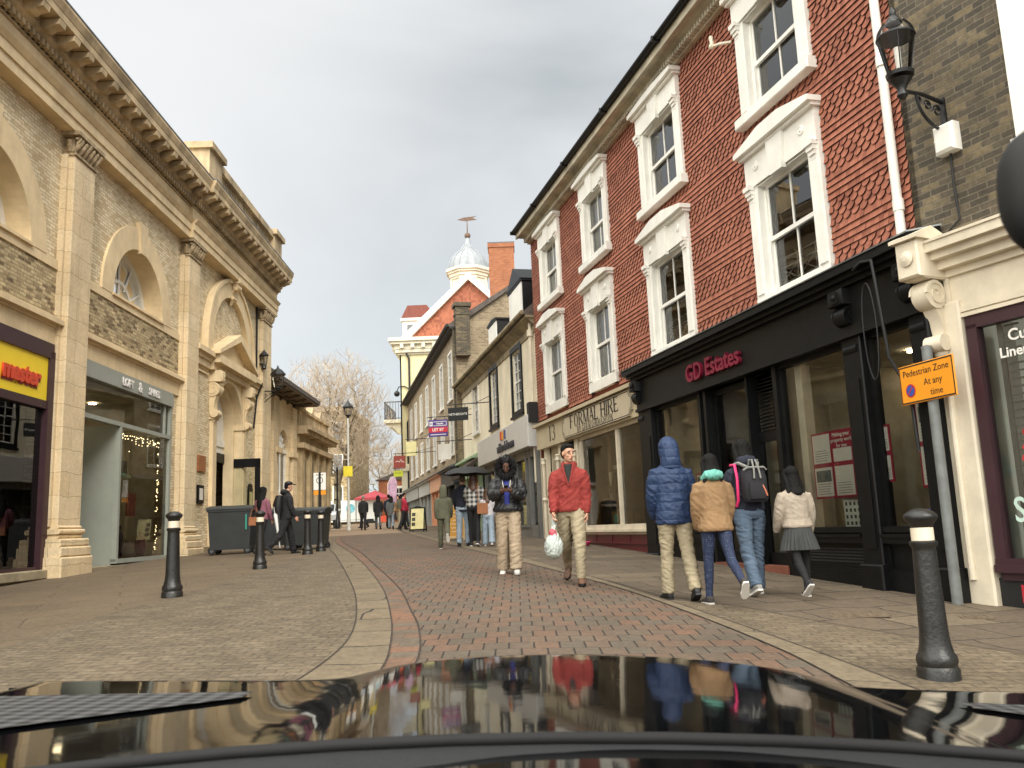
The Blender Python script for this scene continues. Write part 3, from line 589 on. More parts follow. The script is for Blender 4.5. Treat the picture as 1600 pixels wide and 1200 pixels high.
# porch doors
dr = MB(); dr.box(13.8, 13.88, -.06, .0, .4, 3.4); dr.box(15.07, 15.15, -.06, 0, .4, 3.4); dr.box(13.8, 15.15, -.06, 0, 3.32, 3.42); dr.box(13.8, 15.15, -.06, 0, .4, .7)
dr.box(13.05, 13.12, -.06, 0, .4, 2.45); dr.box(13.68, 13.75, -.06, 0, .4, 2.45); dr.box(13.05, 13.75, -.06, 0, .4, .7); dr.box(13.05, 13.75, -.06, 0, 2.38, 2.45)
do = dr.build('door', BLACK, house); gg = MB(); gg.add([(13.85, -.03, .7), (15.1, -.03, .7), (15.1, -.03, 3.35), (13.85, -.03, 3.35), (13.1, -.03, .7), (13.7, -.03, .7), (13.7, -.03, 2.4), (13.1, -.03, 2.4)], [(3, 2, 1, 0), (7, 6, 5, 4)]); gg.build('door_glass', PANEB, do, recalc=False)
stp = MB(); stp.box(13.0, 15.2, -.1, .16, .2, .52); stp.build('step', M('red_step', lin((120, 70, 52)), .8, .2), shop)
# shop interior
it = MB(); it.box(9.95, 17.4, -3.6, -3.5, .3, 3.5); it.box(9.95, 17.4, -3.5, 0, .3, .4); it.box(9.95, 17.4, -3.5, -.1, 3.44, 3.5); it.box(9.9, 9.96, -3.5, 0, .3, 3.5); it.box(17.4, 17.46, -3.5, 0, .3, 3.5); it.box(12.95, 13.0, -3.5, 0, .3, 3.5); it.box(15.3, 15.36, -3.5, 0, .3, 3.5)
it.build('shop_interior', M('shop_wall_paint', lin((168, 158, 136)), .9, .25, 1.5), shop)
it = MB(); it.box(9.98, 12.9, -.8, 0.02, .95, 1.02); it.box(15.4, 17.4, -.8, .02, .95, 1.02); it.box(12.62, 12.78, -.25, -.1, 1.0, 3.4); it.box(11.6, 12.2, -3.4, -3.3, .4, 2.6)
it.build('window_shelf', CREAM, shop)
q = MB(); q.box(11.7, 12.3, -3.48, -3.44, 1.7, 2.3); q.box(10.1, 10.7, -3.48, -3.44, 1.6, 2.4); q.box(15.9, 16.6, -3.48, -3.44, 1.7, 2.5); q.box(16.8, 17.2, -3.48, -3.44, 1.5, 2.1); q.build('wall_pictures', M('office_print', lin((92, 84, 74)), .6, .5, 6), shop)
q = MB(); q.box(11.6, 12.7, -2.6, -1.8, 1.0, 1.12); q.box(15.7, 16.9, -2.6, -1.9, 1.0, 1.12); q.box(11.9, 12.3, -2.2, -2.15, 1.15, 1.5); q.box(16.0, 16.4, -2.2, -2.15, 1.15, 1.5); q.build('desk', M('desk_dark', lin((60, 54, 50)), .5), shop)
# ---- formal hire shopfront
ff = MB()
ff.box(17.97, 25.5, 0, .2, 3.38, 4.02); ff.box(17.97, 25.6, 0, .30, 4.02, 4.1)
fas = ff.build('tan_fascia', M('tan_fascia', lin((190, 177, 148)), .6, .1, 2), house)
sb = MB(); x0, x1, z0, z1 = 18.2, 22.95, 3.42, 4.0
def fancy(ins):
    a, c, p, q = x0 + ins, x1 - ins, z0 + ins, z1 - ins; k = .13
    pts = []
    for cx, cz, st in ((a, p, 0), (c, p, 1), (c, q, 2), (a, q, 3)):
        sxn = 1 if st in (0, 3) else -1; szn = 1 if st in (0, 1) else -1
        arcp = [(cx + sxn * k * math.cos(t), cz + szn * k * math.sin(t)) for t in [PI / 2 * i / 5 for i in range(6)]]
        pts += arcp[::-1] if st in (0, 2) else arcp
    return pts
sb.prism(fancy(0), 'y', .2, .235); o = sb.build('sign_board', M('sign_taupe', lin((190, 178, 152)), .5, .06), fas)
ln = MB(); o_, i_ = fancy(.035), fancy(.05); n = len(o_)
for i in range(n): j = (i + 1) % n; ln.add([(o_[i][0], .238, o_[i][1]), (o_[j][0], .238, o_[j][1]), (i_[j][0], .238, i_[j][1]), (i_[i][0], .238, i_[i][1])], [(0, 1, 2, 3)])
o_, i_ = fancy(-.0), fancy(.012)
for i in range(n): j = (i + 1) % n; ln.add([(o_[i][0], .238, o_[i][1]), (o_[j][0], .238, o_[j][1]), (i_[j][0], .238, i_[j][1]), (i_[i][0], .238, i_[i][1])], [(0, 1, 2, 3)])
ln.build('sign_border', BLACKM, fas, recalc=False)
SIGNK = M('sign_black', lin((36, 32, 30)), .5, .05)
def serif(s, size, parent, loc, name, wd=.56, adv=.1):
    """Roman capitals with slab serifs, drawn as thick and thin strokes"""
    G = {'F': ([(0, 0, 0, 1, 1), (0, 1, .55, 1, 0), (0, .52, .42, .52, 0)], .58), 'O': ([], .74), 'R': ([(0, 0, 0, 1, 1), (.28, .5, .66, 0, 1)], .68), 'M': ([(0, 0, 0, 1, 0), (0, 1, .4, 0, 1), (.4, 0, .8, 1, 0), (.8, 0, .8, 1, 1)], .86), 'A': ([(0, 0, .33, 1, 0), (.33, 1, .66, 0, 1), (.14, .36, .52, .36, 0)], .7),
         'L': ([(0, 0, 0, 1, 1), (0, 0, .52, 0, 0)], .56), 'H': ([(0, 0, 0, 1, 1), (.6, 0, .6, 1, 1), (0, .52, .6, .52, 0)], .68), 'I': ([(0, 0, 0, 1, 1)], .1), 'E': ([(0, 0, 0, 1, 1), (0, 1, .52, 1, 0), (0, .52, .4, .52, 0), (0, 0, .55, 0, 0)], .58), 'B': ([(0, 0, 0, 1, 1)], .6), 'Y': ([(0, 1, .32, .5, 1), (.64, 1, .32, .5, 0), (.32, 0, .32, .5, 1)], .66),
         'G': ([(.62, 0.05, .62, .42, 1)], .74), 'D': ([(0, 0, 0, 1, 1)], .7), 'U': ([(0, .3, 0, 1, 1), (.58, .3, .58, 1, 0)], .66), 'T': ([(.3, 0, .3, 1, 1), (0, 1, .6, 1, 0)], .62), 'N': ([(0, 0, 0, 1, 0), (0, 1, .6, 0, 1), (.6, 0, .6, 1, 0)], .68), '1': ([(.15, 0, .15, 1, 1)], .35), '3': ([], .6)}
    b = MB(); x = 0.
    def seg(x0_, y0_, x1_, y1_, t):
        L = math.hypot(x1_ - x0_, y1_ - y0_); nx, ny = -(y1_ - y0_) / L * t, (x1_ - x0_) / L * t; nx_, ny_ = nx, ny
        b.add([(-(x0_ + nx), 0, y0_ + ny), (-(x1_ + nx), 0, y1_ + ny), (-(x1_ - nx), 0, y1_ - ny), (-(x0_ - nx), 0, y0_ - ny)], [(0, 1, 2, 3)])
    def arc(cx, cy, rx, ry, a0, a1, tk=.08, tn=.035, n=14):
        for i in range(n):
            q = []
            for a in (a0 + (a1 - a0) * i / n, a0 + (a1 - a0) * (i + 1) / n):
                t = tn + (tk - tn) * abs(math.cos(a)); q.append((cx + (rx + t) * math.cos(a), cy + (ry + tn) * math.sin(a))); q.append((cx + (rx - t) * math.cos(a), cy + (ry - tn) * math.sin(a)))
            b.add([(-p[0] , 0, p[1]) for p in (q[0], q[1], q[3], q[2])], [(0, 1, 2, 3)])
    for ch in s:
        if ch == ' ': x += .35; continue
        st, wch = G[ch]; k = wd / .56
        for (xa, ya, xb, yb, th) in st:
            seg(x + xa, ya, x + xb, yb, .085 if th else .035)
            if xa == xb or ch in 'AMNY':
                for (xx, yy) in ((xa, ya), (xb, yb)):
                    if yy in (0, 1) and not (ch == 'A' and yy == 1) and not (ch in 'M' and yy == 0 and xx == .4): seg(x + xx - .13, .02 if yy == 0 else .98, x + xx + .13, .02 if yy == 0 else .98, .02)
            if ch in 'FETL' and ya == yb and (ya in (0, 1)): seg(x + xb, ya + (.0 if ya == 0 else -.16), x + xb, ya + (.16 if ya == 0 else 0), .02)
            if ch == 'T' and ya == 1: seg(x + xa, .84, x + xa, 1, .02)
        if ch == 'O': arc(x + .34, .5, .3, .5, 0, 2 * PI)
        if ch == 'G': arc(x + .34, .5, .3, .5, .25 * PI, 1.8 * PI)
        if ch == 'D': arc(x + .2, .5, .42, .5, -PI / 2, PI / 2); seg(x, .02, x + .22, .02, .022); seg(x, .98, x + .22, .98, .022)
        if ch in 'RB': arc(x + .25, .75, .27, .235, -PI / 2, PI / 2); seg(x, .985, x + .26, .985, .02); seg(x, .515, x + .26, .515, .02)
        if ch == 'B': arc(x + .25, .26, .31, .24, -PI / 2, PI / 2); seg(x, .02, x + .26, .02, .02)
        if ch == 'U': arc(x + .29, .3, .29, .28, PI, 2 * PI)
        if ch == '3': arc(x + .22, .74, .22, .24, -PI / 2, .8 * PI); arc(x + .22, .27, .27, .25, -.85 * PI, PI / 2)
        if ch == '1': seg(x + .02, .85, x + .15, 1, .03)
        x += wch + adv * 2
    tot = x - adv * 2
    b.v = [((v[0] + tot / 2) * size * wd + loc[0], loc[1], (v[2] - .5) * size + loc[2]) for v in b.v]
    return b.build(name, SIGNK, parent, recalc=False)
serif('FORMAL HIRE', .31, fas, (20.6, .243, 3.79), 'lettering', 1.22, .12)
serif('BY GERALD BOUGHTON', .16, fas, (20.5, .243, 3.54), 'small_lettering', 1.0, .12)
serif('13', .42, fas, (23.95, .205, 3.72), 'house_number', 1.15, .1)
fr = MB()
fr.box(17.97, 22.2, -.02, .12, 1.1, 1.2); fr.box(17.97, 22.2, -.02, .17, 1.04, 1.1); fr.box(17.97, 22.2, 0, .08, .98, 1.04)
for x in (18.0, 19.56, 22.05): fr.box(x, x + .1, -.05, .07, 1.2, 3.4)
fr.box(17.97, 22.15, -.05, .07, 3.3, 3.42)
for x in (22.25, 23.6, 24.95):
    fr.bbox(x, x + .22, -.02, .1, .7, 3.4, .01); fr.tube([(x + .11, .16, .8), (x + .11, .16, 3.1)], [.05, .045], 10); fr.lathe([(0, 0), (.08, 0), (.06, .05), (.05, .1), (.07, .13), (.05, .16)], (x + .11, .16, 2.95), 10); fr.lathe([(.07, 0), (.09, .05), (.05, .1)], (x + .11, .16, 1.9), 10)
    fr.box(x - .02, x + .24, 0, .22, .6, .85)
fr.box(22.47, 23.6, -.35, -.3, .7, 3.4); fr.box(23.82, 24.95, -.1, -.05, .7, 3.4)
for k in range(2):
    for z_0, z_1 in ((.95, 1.7), (1.85, 3.0)): fr.box(24.0, 24.75, -.05, -.03, z_0, z_1)
ffr = fr.build('cream_shopfront', CREAM, house)
rs = MB(); rs.box(17.97, 22.2, -.02, .06, .2, .98); rs.box(17.97, 22.2, .06, .1, .78, .81); rs.box(17.97, 22.2, .06, .09, .60, .64)
for i in range(4): rs.box(18.1 + i * 1.05, 18.14 + i * 1.05, .06, .08, .81, .98)
rs.build('maroon_stallriser', MAROON, ffr)
for a, c, y, z_0 in ((18.05, 19.56, 0, 1.2), (19.66, 22.1, 0, 1.2), (22.47, 23.6, -.29, 1.4)): q = MB(); q.add([(a, y, z_0), (c, y, z_0), (c, y, 3.35), (a, y, 3.35)], [(3, 2, 1, 0)]); q.build('shop_window', PANEB, ffr, recalc=False)
for x, y in ((18.8, -.9), (20.3, -1.0), (21.5, -1.6)): q = MB(); q.lathe([(0, 0), (.07, 0), (.07, .02), (0, .02)], (x, y, 3.39), 12); q.build('downlight', GLOW, ffr)
q = MB(); q.box(18, 25.3, -3.0, -2.9, .4, 3.6); q.box(18, 22.2, -2.9, 0, .9, 1.0); q.box(18, 25.3, -2.9, -.1, 3.42, 3.5); q.box(22.2, 22.26, -2.9, 0, .4, 3.5); q.box(17.95, 18.0, -2.9, 0, .4, 3.5); q.box(25.24, 25.3, -2.9, 0, .4, 3.5)
q.build('shop_interior', M('warm_shop_wall', lin((96, 84, 66)), .9, .4, 1.2), ffr)
q = MB(); q.box(20.8, 21.25, -1.4, -1.36, 1.6, 3.0); q.build('yellow_curtain', M('mustard_cloth', lin((196, 160, 70)), .8, .15), ffr)
# goods in the formal window
def mannequin(x, y, z, label, c_, rz=0.):
    o = thing('mannequin', label, 'mannequin', house.matrix_basis @ Vector((x, y, z)), house.rotation_euler[2] + rz, 'dressed mannequins in the hire shop window')
    q = MB(); q.loft([((0, 0, .55), (.2, 0, 0), (0, .14, 0)), ((0, 0, .75), (.19, 0, 0), (0, .13, 0)), ((0, 0, 1.0), (.17, 0, 0), (0, .12, 0)), ((0, 0, 1.3), (.22, 0, 0), (0, .14, 0)), ((0, 0, 1.45), (.2, 0, 0), (0, .1, 0)), ((0, 0, 1.5), (.07, 0, 0), (0, .06, 0))], 16, 2.3)
    for s_ in (-1, 1): q.tube([(s_ * .2, 0, 1.42), (s_ * .26, .02, 1.15), (s_ * .24, .06, .85)], [.07, .06, .05], 10)
    q.build('jacket', c_, o, smooth=True)
    q = MB(); q.tube([(0, 0, 0), (0, 0, .6)], .02, 8); q.lathe([(.0, 0), (.16, 0), (.15, .02), (0, .03)], (0, 0, 0), 16); q.tube([(0, 0, 1.48), (0, 0, 1.6)], [.055, .05], 12); q.build('stand', CREAM, o, smooth=True)
    q = MB(); q.prism([(-.09, 1.44), (.09, 1.44), (.03, 1.12), (-.03, 1.12)], 'y', .13, .15); q.build('shirt', WHITE, o)
    return o
mannequin(21.2, -.5, 1.0, 'headless mannequin in a black dinner jacket in the centre of the hire shop window', M('dinner_suit', lin((24, 24, 28)), .8))
mannequin(19.0, -.6, 1.0, 'headless mannequin in a grey suit right of the cream window post of the hire shop', M('grey_suit', lin((70, 72, 78)), .8), .3)
o = MB(); o.bbox(20.55, 21.0, -.6, -.25, 1.0, 1.5, .01); o = o.build('cardboard_box', M('brown_card', lin((150, 122, 76)), .8, .1)); o.location = house.location; o.rotation_euler = house.rotation_euler; tag(o, 'plain brown box standing low in the hire shop window', 'box')
o = MB(); o.lathe([(0, 0), (.13, 0), (.13, .012), (0, .012)], (20.35, -.12, 1.32), 24, 'y'); o = o.build('window_sticker', M('mint_disc', lin((120, 190, 180)), .6)); o.location = house.location; o.rotation_euler = house.rotation_euler; tag(o, 'round mint green disc low in the hire shop window', 'disc')
o = MB(); o.lathe([(0, 0), (.13, 0), (.2, .09), (.19, .1), (.12, .03), (0, .03)], (0, 0, 0), 20); o = o.build('dog_bowl', M('pink_plastic', lin((200, 60, 110)), .4)); p = house.matrix_basis
def onR(x, y, z, fr_=None): 
    f_ = fr_ or house; a = f_.rotation_euler[2]; return Vector((f_.location.x + x * math.cos(a) - y * math.sin(a), f_.location.y + x * math.sin(a) + y * math.cos(a), z))
pp = onR(21.0, .5, 0); o.location = (pp.x, pp.y, ground(pp.x, pp.y)); tag(o, 'pink dog bowl on the pavement under the maroon panel', 'bowl')
# posters in the black shop's windows
PAP = M('paper', lin((214, 208, 196)), .7, .04); CRM = M('poster_crimson', lin((150, 34, 60)), .5, .05)
def poster(x0, x1, z0, z1, y, label, nx_=2, nz_=2, head=None):
    o = thing('property_poster', label, 'poster', house.location, house.rotation_euler[2], 'property posters in the black shopfront')
    q = MB(); q.box(x0, x1, y - .012, y, z0, z1); q.build('board', CRM, o)
    q = MB(); p_ = MB(); t_ = MB(); wx = (x1 - x0) / nx_; wz = (z1 - z0) / nz_; rnd = random.Random(int(x0 * 10))
    for i in range(nx_):
        for j in range(nz_):
            a, c, d, e_ = x0 + i * wx + .03, x0 + (i + 1) * wx - .03, z0 + j * wz + .03, z0 + (j + 1) * wz - .03
            if head and i == 0 and j == nz_ - 1: d2 = d + (e_ - d) * .45; q.box(a, c, y, y + .004, d, d2); text(head, .075, WHITE, o, ((a + c) / 2, y + .006, (e_ + d2) / 2), 'lettering', .001); continue
            q.box(a, c, y, y + .004, d, e_)
            if (i + j) % 2: p_.box(a + .03, c - .03, y + .004, y + .006, d + (e_ - d) * .5, e_ - .04)
            for k in range(5): zz = d + .03 + k * (e_ - d) * .085; t_.box(a + .04 + rnd.random() * .05, c - .04, y + .004, y + .005, zz, zz + .008)
    q.build('paper', PAP, o); t_.build('print', M('print_grey', lin((110, 106, 104)), .7), o)
    if p_.v: p_.build('photo', M('photo_print', lin((96, 100, 100)), .5, .6, 14), o)
    return o
poster(11.45, 12.35, 1.45, 2.35, 0.02, 'crimson poster board headed Making your property, behind the wide middle window', 2, 2, 'Making your\nproperty work\nfor you')
poster(9.98, 10.25, 1.5, 2.5, 0.02, 'narrow crimson poster with house photos at the near edge of the shopfront', 1, 2)
poster(10.72, 10.84, 1.6, 2.3, 0.02, 'sliver of crimson poster beside the post of the nearest window', 1, 2)
poster(14.0, 14.45, 1.45, 2.1, -.06, 'small crimson poster of a house photo on the entrance glass', 1, 1)
poster(15.5, 15.95, 1.45, 2.05, 0.02, 'small crimson poster with papers behind the farthest black-framed window', 2, 1)
# little white model house on the shelf
mh_ = thing('model_house', 'white model town house standing on the window shelf', 'model house', onR(11.72, -.16, 1.06), house.rotation_euler[2] + .25)
q = MB(); q.box(-.14, .14, -.1, .1, 0, .36); q.build('wall', M('model_white', lin((216, 218, 206)), .6), mh_); q = MB(); q.prism([(-.11, .36), (.11, .36), (0, .5)], 'x', -.16, .16); q.build('roof', M('model_roof', lin((190, 194, 186)), .6), mh_)
q = MB()
for i in range(4):
    for j in range(4): q.box(-.115 + i * .066, -.085 + i * .066, .1, .103, .03 + j * .085, .075 + j * .085)
for j in range(4):
    for i in range(2): q.box(-.143, -.14, -.06 + i * .08, -.03 + i * .08, .03 + j * .085, .075 + j * .085)
q.build('window', M('model_window', lin((60, 62, 60)), .6), mh_)
st_ = MB(); st_.box(10.05, 10.45, .056, .062, 1.08, 1.26); st_ = st_.build('window_sticker', M('sticker_blue', lin((40, 56, 120)), .5)); st_.location = house.location; st_.rotation_euler = house.rotation_euler; tag(st_, 'small blue sticker with a white half in the bottom corner of the nearest black-framed window', 'sticker')
q = MB(); q.box(10.05, 10.22, .062, .064, 1.1, 1.24); q.build('white_half', WHITE, st_); q = MB(); q.prism([(10.09, 1.14), (10.19, 1.14), (10.14, 1.19)], 'y', .064, .066); q.build('mark', CRM, st_)
# white downpipe, grey post with sign, black cable loops
dp = MB(); dp.tube([(10.0, .2, 10.0), (10.02, .13, 9.7), (10.02, .1, 9.3), (10.0, .12, 4.35)], .055, 12)
for z in (4.75, 6.6, 8.4): dp.tube([(10.0, .115, z), (10.0, .115, z + .14)], .066, 12)
dp = dp.build('downpipe', WHITE, house, smooth=True)
gp_ = thing('sign_post', 'slim grey post against the shopfront carrying an orange pedestrian zone plate', 'sign post', onR(9.64, .28, ground(4.6, 9.3)), house.rotation_euler[2])
q = MB(); q.tube([(0, 0, -.1), (0, 0, 2.75)], .055, 14); q.lathe([(0, 0), (.058, 0), (.058, .03), (0, .05)], (0, 0, 2.74), 14); q.build('pole', M('grey_pole', lin((112, 116, 114)), .5, .25, 4), gp_, smooth=True)
OR = M('orange_sign', lin((236, 152, 34)), .45, .04)
sg = MB(); sg.bbox(-.44, .4, .06, .075, 2.16, 2.6, .006); sg = sg.build('orange_plate', OR, gp_)
q = MB()
for a, c, d, e_ in ((-.43, .39, 2.575, 2.59), (-.43, .39, 2.17, 2.185), (-.43, -.415, 2.17, 2.59), (.375, .39, 2.17, 2.59)): q.box(a, c, .075, .077, d, e_)
q.build('border', SIGNK, sg)
text('Pedestrian Zone', .105, SIGNK, sg, (-.02, .0765, 2.5), 'lettering', .001); text('At any', .105, SIGNK, sg, (-.12, .0765, 2.37), 'lettering', .001); text('time', .105, SIGNK, sg, (-.16, .0765, 2.25), 'lettering', .001)
q = MB(); q.lathe([(.0, 0), (.075, 0), (.075, .003), (0, .003)], (.23, .076, 2.31), 24, 'y'); q.build('red_ring', M('sign_red', lin((190, 40, 40)), .5), sg)
q = MB(); q.lathe([(.0, 0), (.06, 0), (.06, .002), (0, .002)], (.23, .0795, 2.31), 24, 'y'); q.build('blue_disc', M('sign_blue', lin((50, 80, 160)), .5), sg)
q = MB(); q.prism([(.18, 2.355), (.19, 2.365), (.28, 2.265), (.27, 2.255)], 'y', .082, .0835); q.build('red_bar', M('sign_red'), sg)
cb_ = MB(); cb_.tube([(10.55, .42, 4.18), (10.3, .49, 4.2), (10.1, .5, 4.16), (10.07, .5, 3.9), (10.06, .44, 3.0), (10.06, .3, 2.75), (9.98, .27, 2.5), (9.98, .25, 1.9)], .02, 6)
pts = [(10.35 + .12 * math.cos(t), .42, 3.4 + .62 * math.sin(t) * (1 if math.sin(t) < 0 else .9)) for t in [2 * PI * i / 20 for i in range(21)]]
cb_.tube(pts, .009, 6, cap=False); cb_.build('cable_loop', BLACKM, house, smooth=True)
# ---- dark brick house at the near right
AZD = -26
dk = frame_right('dark_brick_house', 'dark old brick house with a cream shopfront at the right edge', 'building', 4.84, 9.43, AZD)
b = MB(); b.wall(-9, .12, 3.9, 11, [(-3.2, -1.45, 5.0, 7.4)], depth=.2); b.box(.04, .12, -5, 0, 0, 11); b.box(-9, .12, -5, -4.9, 0, 11); b.box(-9, .1, -4.9, -.3, 10.9, 11)
b.build('wall', DARKB, dk); q = MB(); q.box(-1.62, -1.24, 0, .1, 4.95, 7.6); q.box(-3.2, -1.2, 0, .14, 4.86, 4.98); q.box(-3.2, -1.33, -.15, -.1, 5.0, 5.1); q.box(-1.45, -1.33, -.15, -.05, 5, 7.4); q.box(-3.2, -1.4, -.14, -.08, 6.15, 6.22); q.build('window', WHITE, dk)
q = MB(); q.add([(-3.2, -.12, 5), (-1.33, -.12, 5), (-1.33, -.12, 7.4), (-3.2, -.12, 7.4)], [(3, 2, 1, 0)]); q.build('pane', PANE, dk, recalc=False); q = MB(); q.box(-3.3, -1.2, -1, -.9, 4.5, 7.6); q.build('room', ROOM, dk)
q = MB()
for a, y1, z_0, z_1 in ((.02, .10, 3.78, 3.86), (.06, .2, 3.86, 3.96), (.1, .3, 3.96, 4.04), (.14, .38, 4.04, 4.14)): q.box(-6, a - .25 if a < .14 else -.11, 0, y1, z_0, z_1)
q.prism([(0, 4.14), (.4, 4.14), (.4, 4.17), (0, 4.3)], 'x', -6, -.1)
q.box(-6, -.18, -.02, .05, 3.3, 3.8); q.box(-6, -.2, .05, .08, 3.36, 3.42); q.box(-6, -.2, .05, .09, 3.3, 3.34); q.box(-.26, -.2, .05, .08, 3.42, 3.78)
q.bbox(-.36, -.02, -.02, .11, .15, 3.5, .02); q.tube([(-.14, .12, .5), (-.14, .12, 3.0)], .035, 10)
cs = q.build('cream_shopfront', CREAM, dk)
q = MB(); console(q, -.1, .2, .42, 4.02, 2.75); q.build('console_bracket', CREAM, cs, smooth=True)
q = MB(); q.bbox(-.24, .05, 0, .5, 3.78, 4.2, .02); q.prism([(0, 4.2), (.55, 4.2), (.55, 4.24), (.28, 4.36), (0, 4.24)], 'x', -.28, .08); q.lathe([(0, 0), (.06, 0), (.09, .02), (.03, .04), (0, .04)], (-.1, .5, 4.0), 12, 'y'); q.build('carved_block', CREAM, cs)
q = MB(); q.box(-6, -.38, -.06, .06, 3.16, 3.3); q.box(-.5, -.38, -.06, .06, .6, 3.2); q.box(-6, -.38, -.06, .1, .58, .66); q.box(-6, -.38, -.06, .07, .66, .72); q.box(-6, -.42, .0, .05, .5, .58)
q.build('window_frame', PURPLE, cs); q = MB(); q.add([(-6, 0, .7), (-.5, 0, .7), (-.5, 0, 3.18), (-6, 0, 3.18)], [(3, 2, 1, 0)]); q.build('shop_window', glass('shop_glass_pale', (.85, .88, .86), 1.5), cs, recalc=False)
q = MB(); q.box(-6, -.36, -.08, 0.02, .1, .52); q.build('stallriser', BLACKM, cs)
q = MB(); q.box(-6, -.4, -1.0, -.95, .5, 3.4); q.box(-6, -.4, -1, -.05, .5, .6); q.box(-.45, -.4, -1, -.05, .5, 3.4); q.build('pale_backdrop', M('pale_backdrop', lin((176, 178, 168)), .8, .12, 1.5), cs)
q = MB(); q.box(-.68, -.62, -.3, -.1, .6, 3.2)
for i in range(30): q.box(-.86, -.7, -.12, -.1, .75 + i * .082, .77 + i * .082)
q.build('slatted_blind', M('blind_grey', lin((120, 116, 108)), .6), cs)
text('Cur', .17, WHITE, cs, (-.94, .012, 3.0), 'lettering', .002, bold=.003); text('Linen H', .15, WHITE, cs, (-.93, .012, 2.83), 'lettering', .002, bold=.003)
text('SA', .36, M('mint_letters', lin((190, 214, 200)), .6), cs, (-.78, .012, 1.2), 'lettering', .002, bold=.004, sx=.8); text('Lau', .16, M('mint_letters'), cs, (-.84, .012, .93), 'lettering', .002, shear=.3)
q = MB(); rnd = random.Random(5)
for k in range(26):
    cx_, cz_ = -.86 - rnd.random() * .2, 1.45 + rnd.random() * .55; r_ = .05 + rnd.random() * .04
    q.archring(cx_, r_ * .6, r_, cz_, .012, .016, n=8); q.archring(cx_, r_ * .2, r_ * .4, cz_, .012, .016, n=6)
q.build('rose_transfer', M('transfer_red', lin((190, 40, 44)), .6), cs)
q = MB(); q.box(-1.1, -.6, .03, .035, .28, .46); q.build('notice', M('notice_red', lin((180, 36, 48)), .6), cs); q = MB(); q.box(-1.1, -.62, .03, .036, .1, .27); q.build('notice_lower', PAP, cs)
q = MB(); q.tube([(-.45, .03, 5.17), (-.44, .03, 4.8), (-.46, .03, 4.4), (-.3, .03, 4.3), (-.05, .03, 4.28)], .012, 6); q.build('cable', BLACKM, dk)
bx = MB(); bx.bbox(-.58, -.33, .0, .14, 5.17, 5.5, .03); bx.ell((-.35, .13, 5.33), (.012, .012, .012), 8, 6); bx = bx.build('meter_box', WHITE); bx.location = dk.location; bx.rotation_euler = dk.rotation_euler; tag(bx, 'small white plastic box on the dark brick wall below the lamp bracket', 'alarm box')
# wall lamp with tall glass, scrolled bracket
wl = thing('wall_lamp', 'black gas-style lamp with tapered clear glass on a scrolled bracket over the cream shopfront', 'lamp', (0, 0, 0), dk.rotation_euler[2]); pl = onR(-.42, 0, 0, dk); wl.location = (pl.x, pl.y, 0)
q = MB(); q.box(-.03, .03, 0, .03, 5.42, 5.85); q.tube([(0, 0, 5.8), (0, .35, 5.84), (0, .62, 5.82)], [.025, .022, .022], 8)
q.tube([(0, .02, 5.45)] + [(0, .02 + .42 * math.sin(t), 5.45 + .36 * (1 - math.cos(t))) for t in [PI / 2 * i / 8 for i in range(1, 9)]], .02, 6)
for cy, cz, rr in ((.12, 5.68, .08), (.27, 5.72, .07), (.4, 5.76, .045)): q.scroll((0, cy, cz), rr, .02, 1, 1.6, .2)
q.lathe([(.03, -.14), (.06, -.1), (.04, -.04), (.07, .02), (.12, .08), (.07, .1), (0, .1)], (0, .66, 5.86), 16); q.lathe([(.05, 0), (.14, 0), (.15, .04), (.12, .05), (0, .05)], (0, .66, 5.98), 20); q.build('bracket', IRON, wl, smooth=True)
q = MB(); q.v = []; q.f = []; q.mi = []; prf = [(.115, 0), (.2, .42), (.205, .44), (.19, .5), (.14, .58), (.09, .63)]; nn_ = 20; q.add([(r_ * math.cos(2 * PI * j / nn_), .66 + r_ * math.sin(2 * PI * j / nn_), 6.03 + h_) for r_, h_ in prf for j in range(nn_)], [(i * nn_ + j, i * nn_ + (j + 1) % nn_, (i + 1) * nn_ + (j + 1) % nn_, (i + 1) * nn_ + j) for i in range(5) for j in range(nn_)]); q.build('lamp_glass', glass('lamp_glass', (.95, .96, .96), 1.2), wl, smooth=True)
q = MB(); q.lathe([(.09, .2), (.075, .24), (.07, .26), (.03, .3), (.04, .34), (.012, .4), (0, .42)], (0, .66, 6.42), 20); q.lathe([(.205, 0), (.21, .012), (.205, .024)], (0, .66, 6.44), 20)
for k in range(4): a = PI / 4 + k * PI / 2; q.tube([(.12 * math.cos(a), .66 + .12 * math.sin(a), 6.03), (.195 * math.cos(a), .66 + .195 * math.sin(a), 6.45)], .008, 5)
q.build('lamp_cap', IRON, wl, smooth=True); q = MB(); q.tube([(0, .66, 6.03), (0, .66, 6.33)], [.03, .035], 10); q.build('bulb', M('bulb_white', lin((230, 226, 215)), .4), wl)
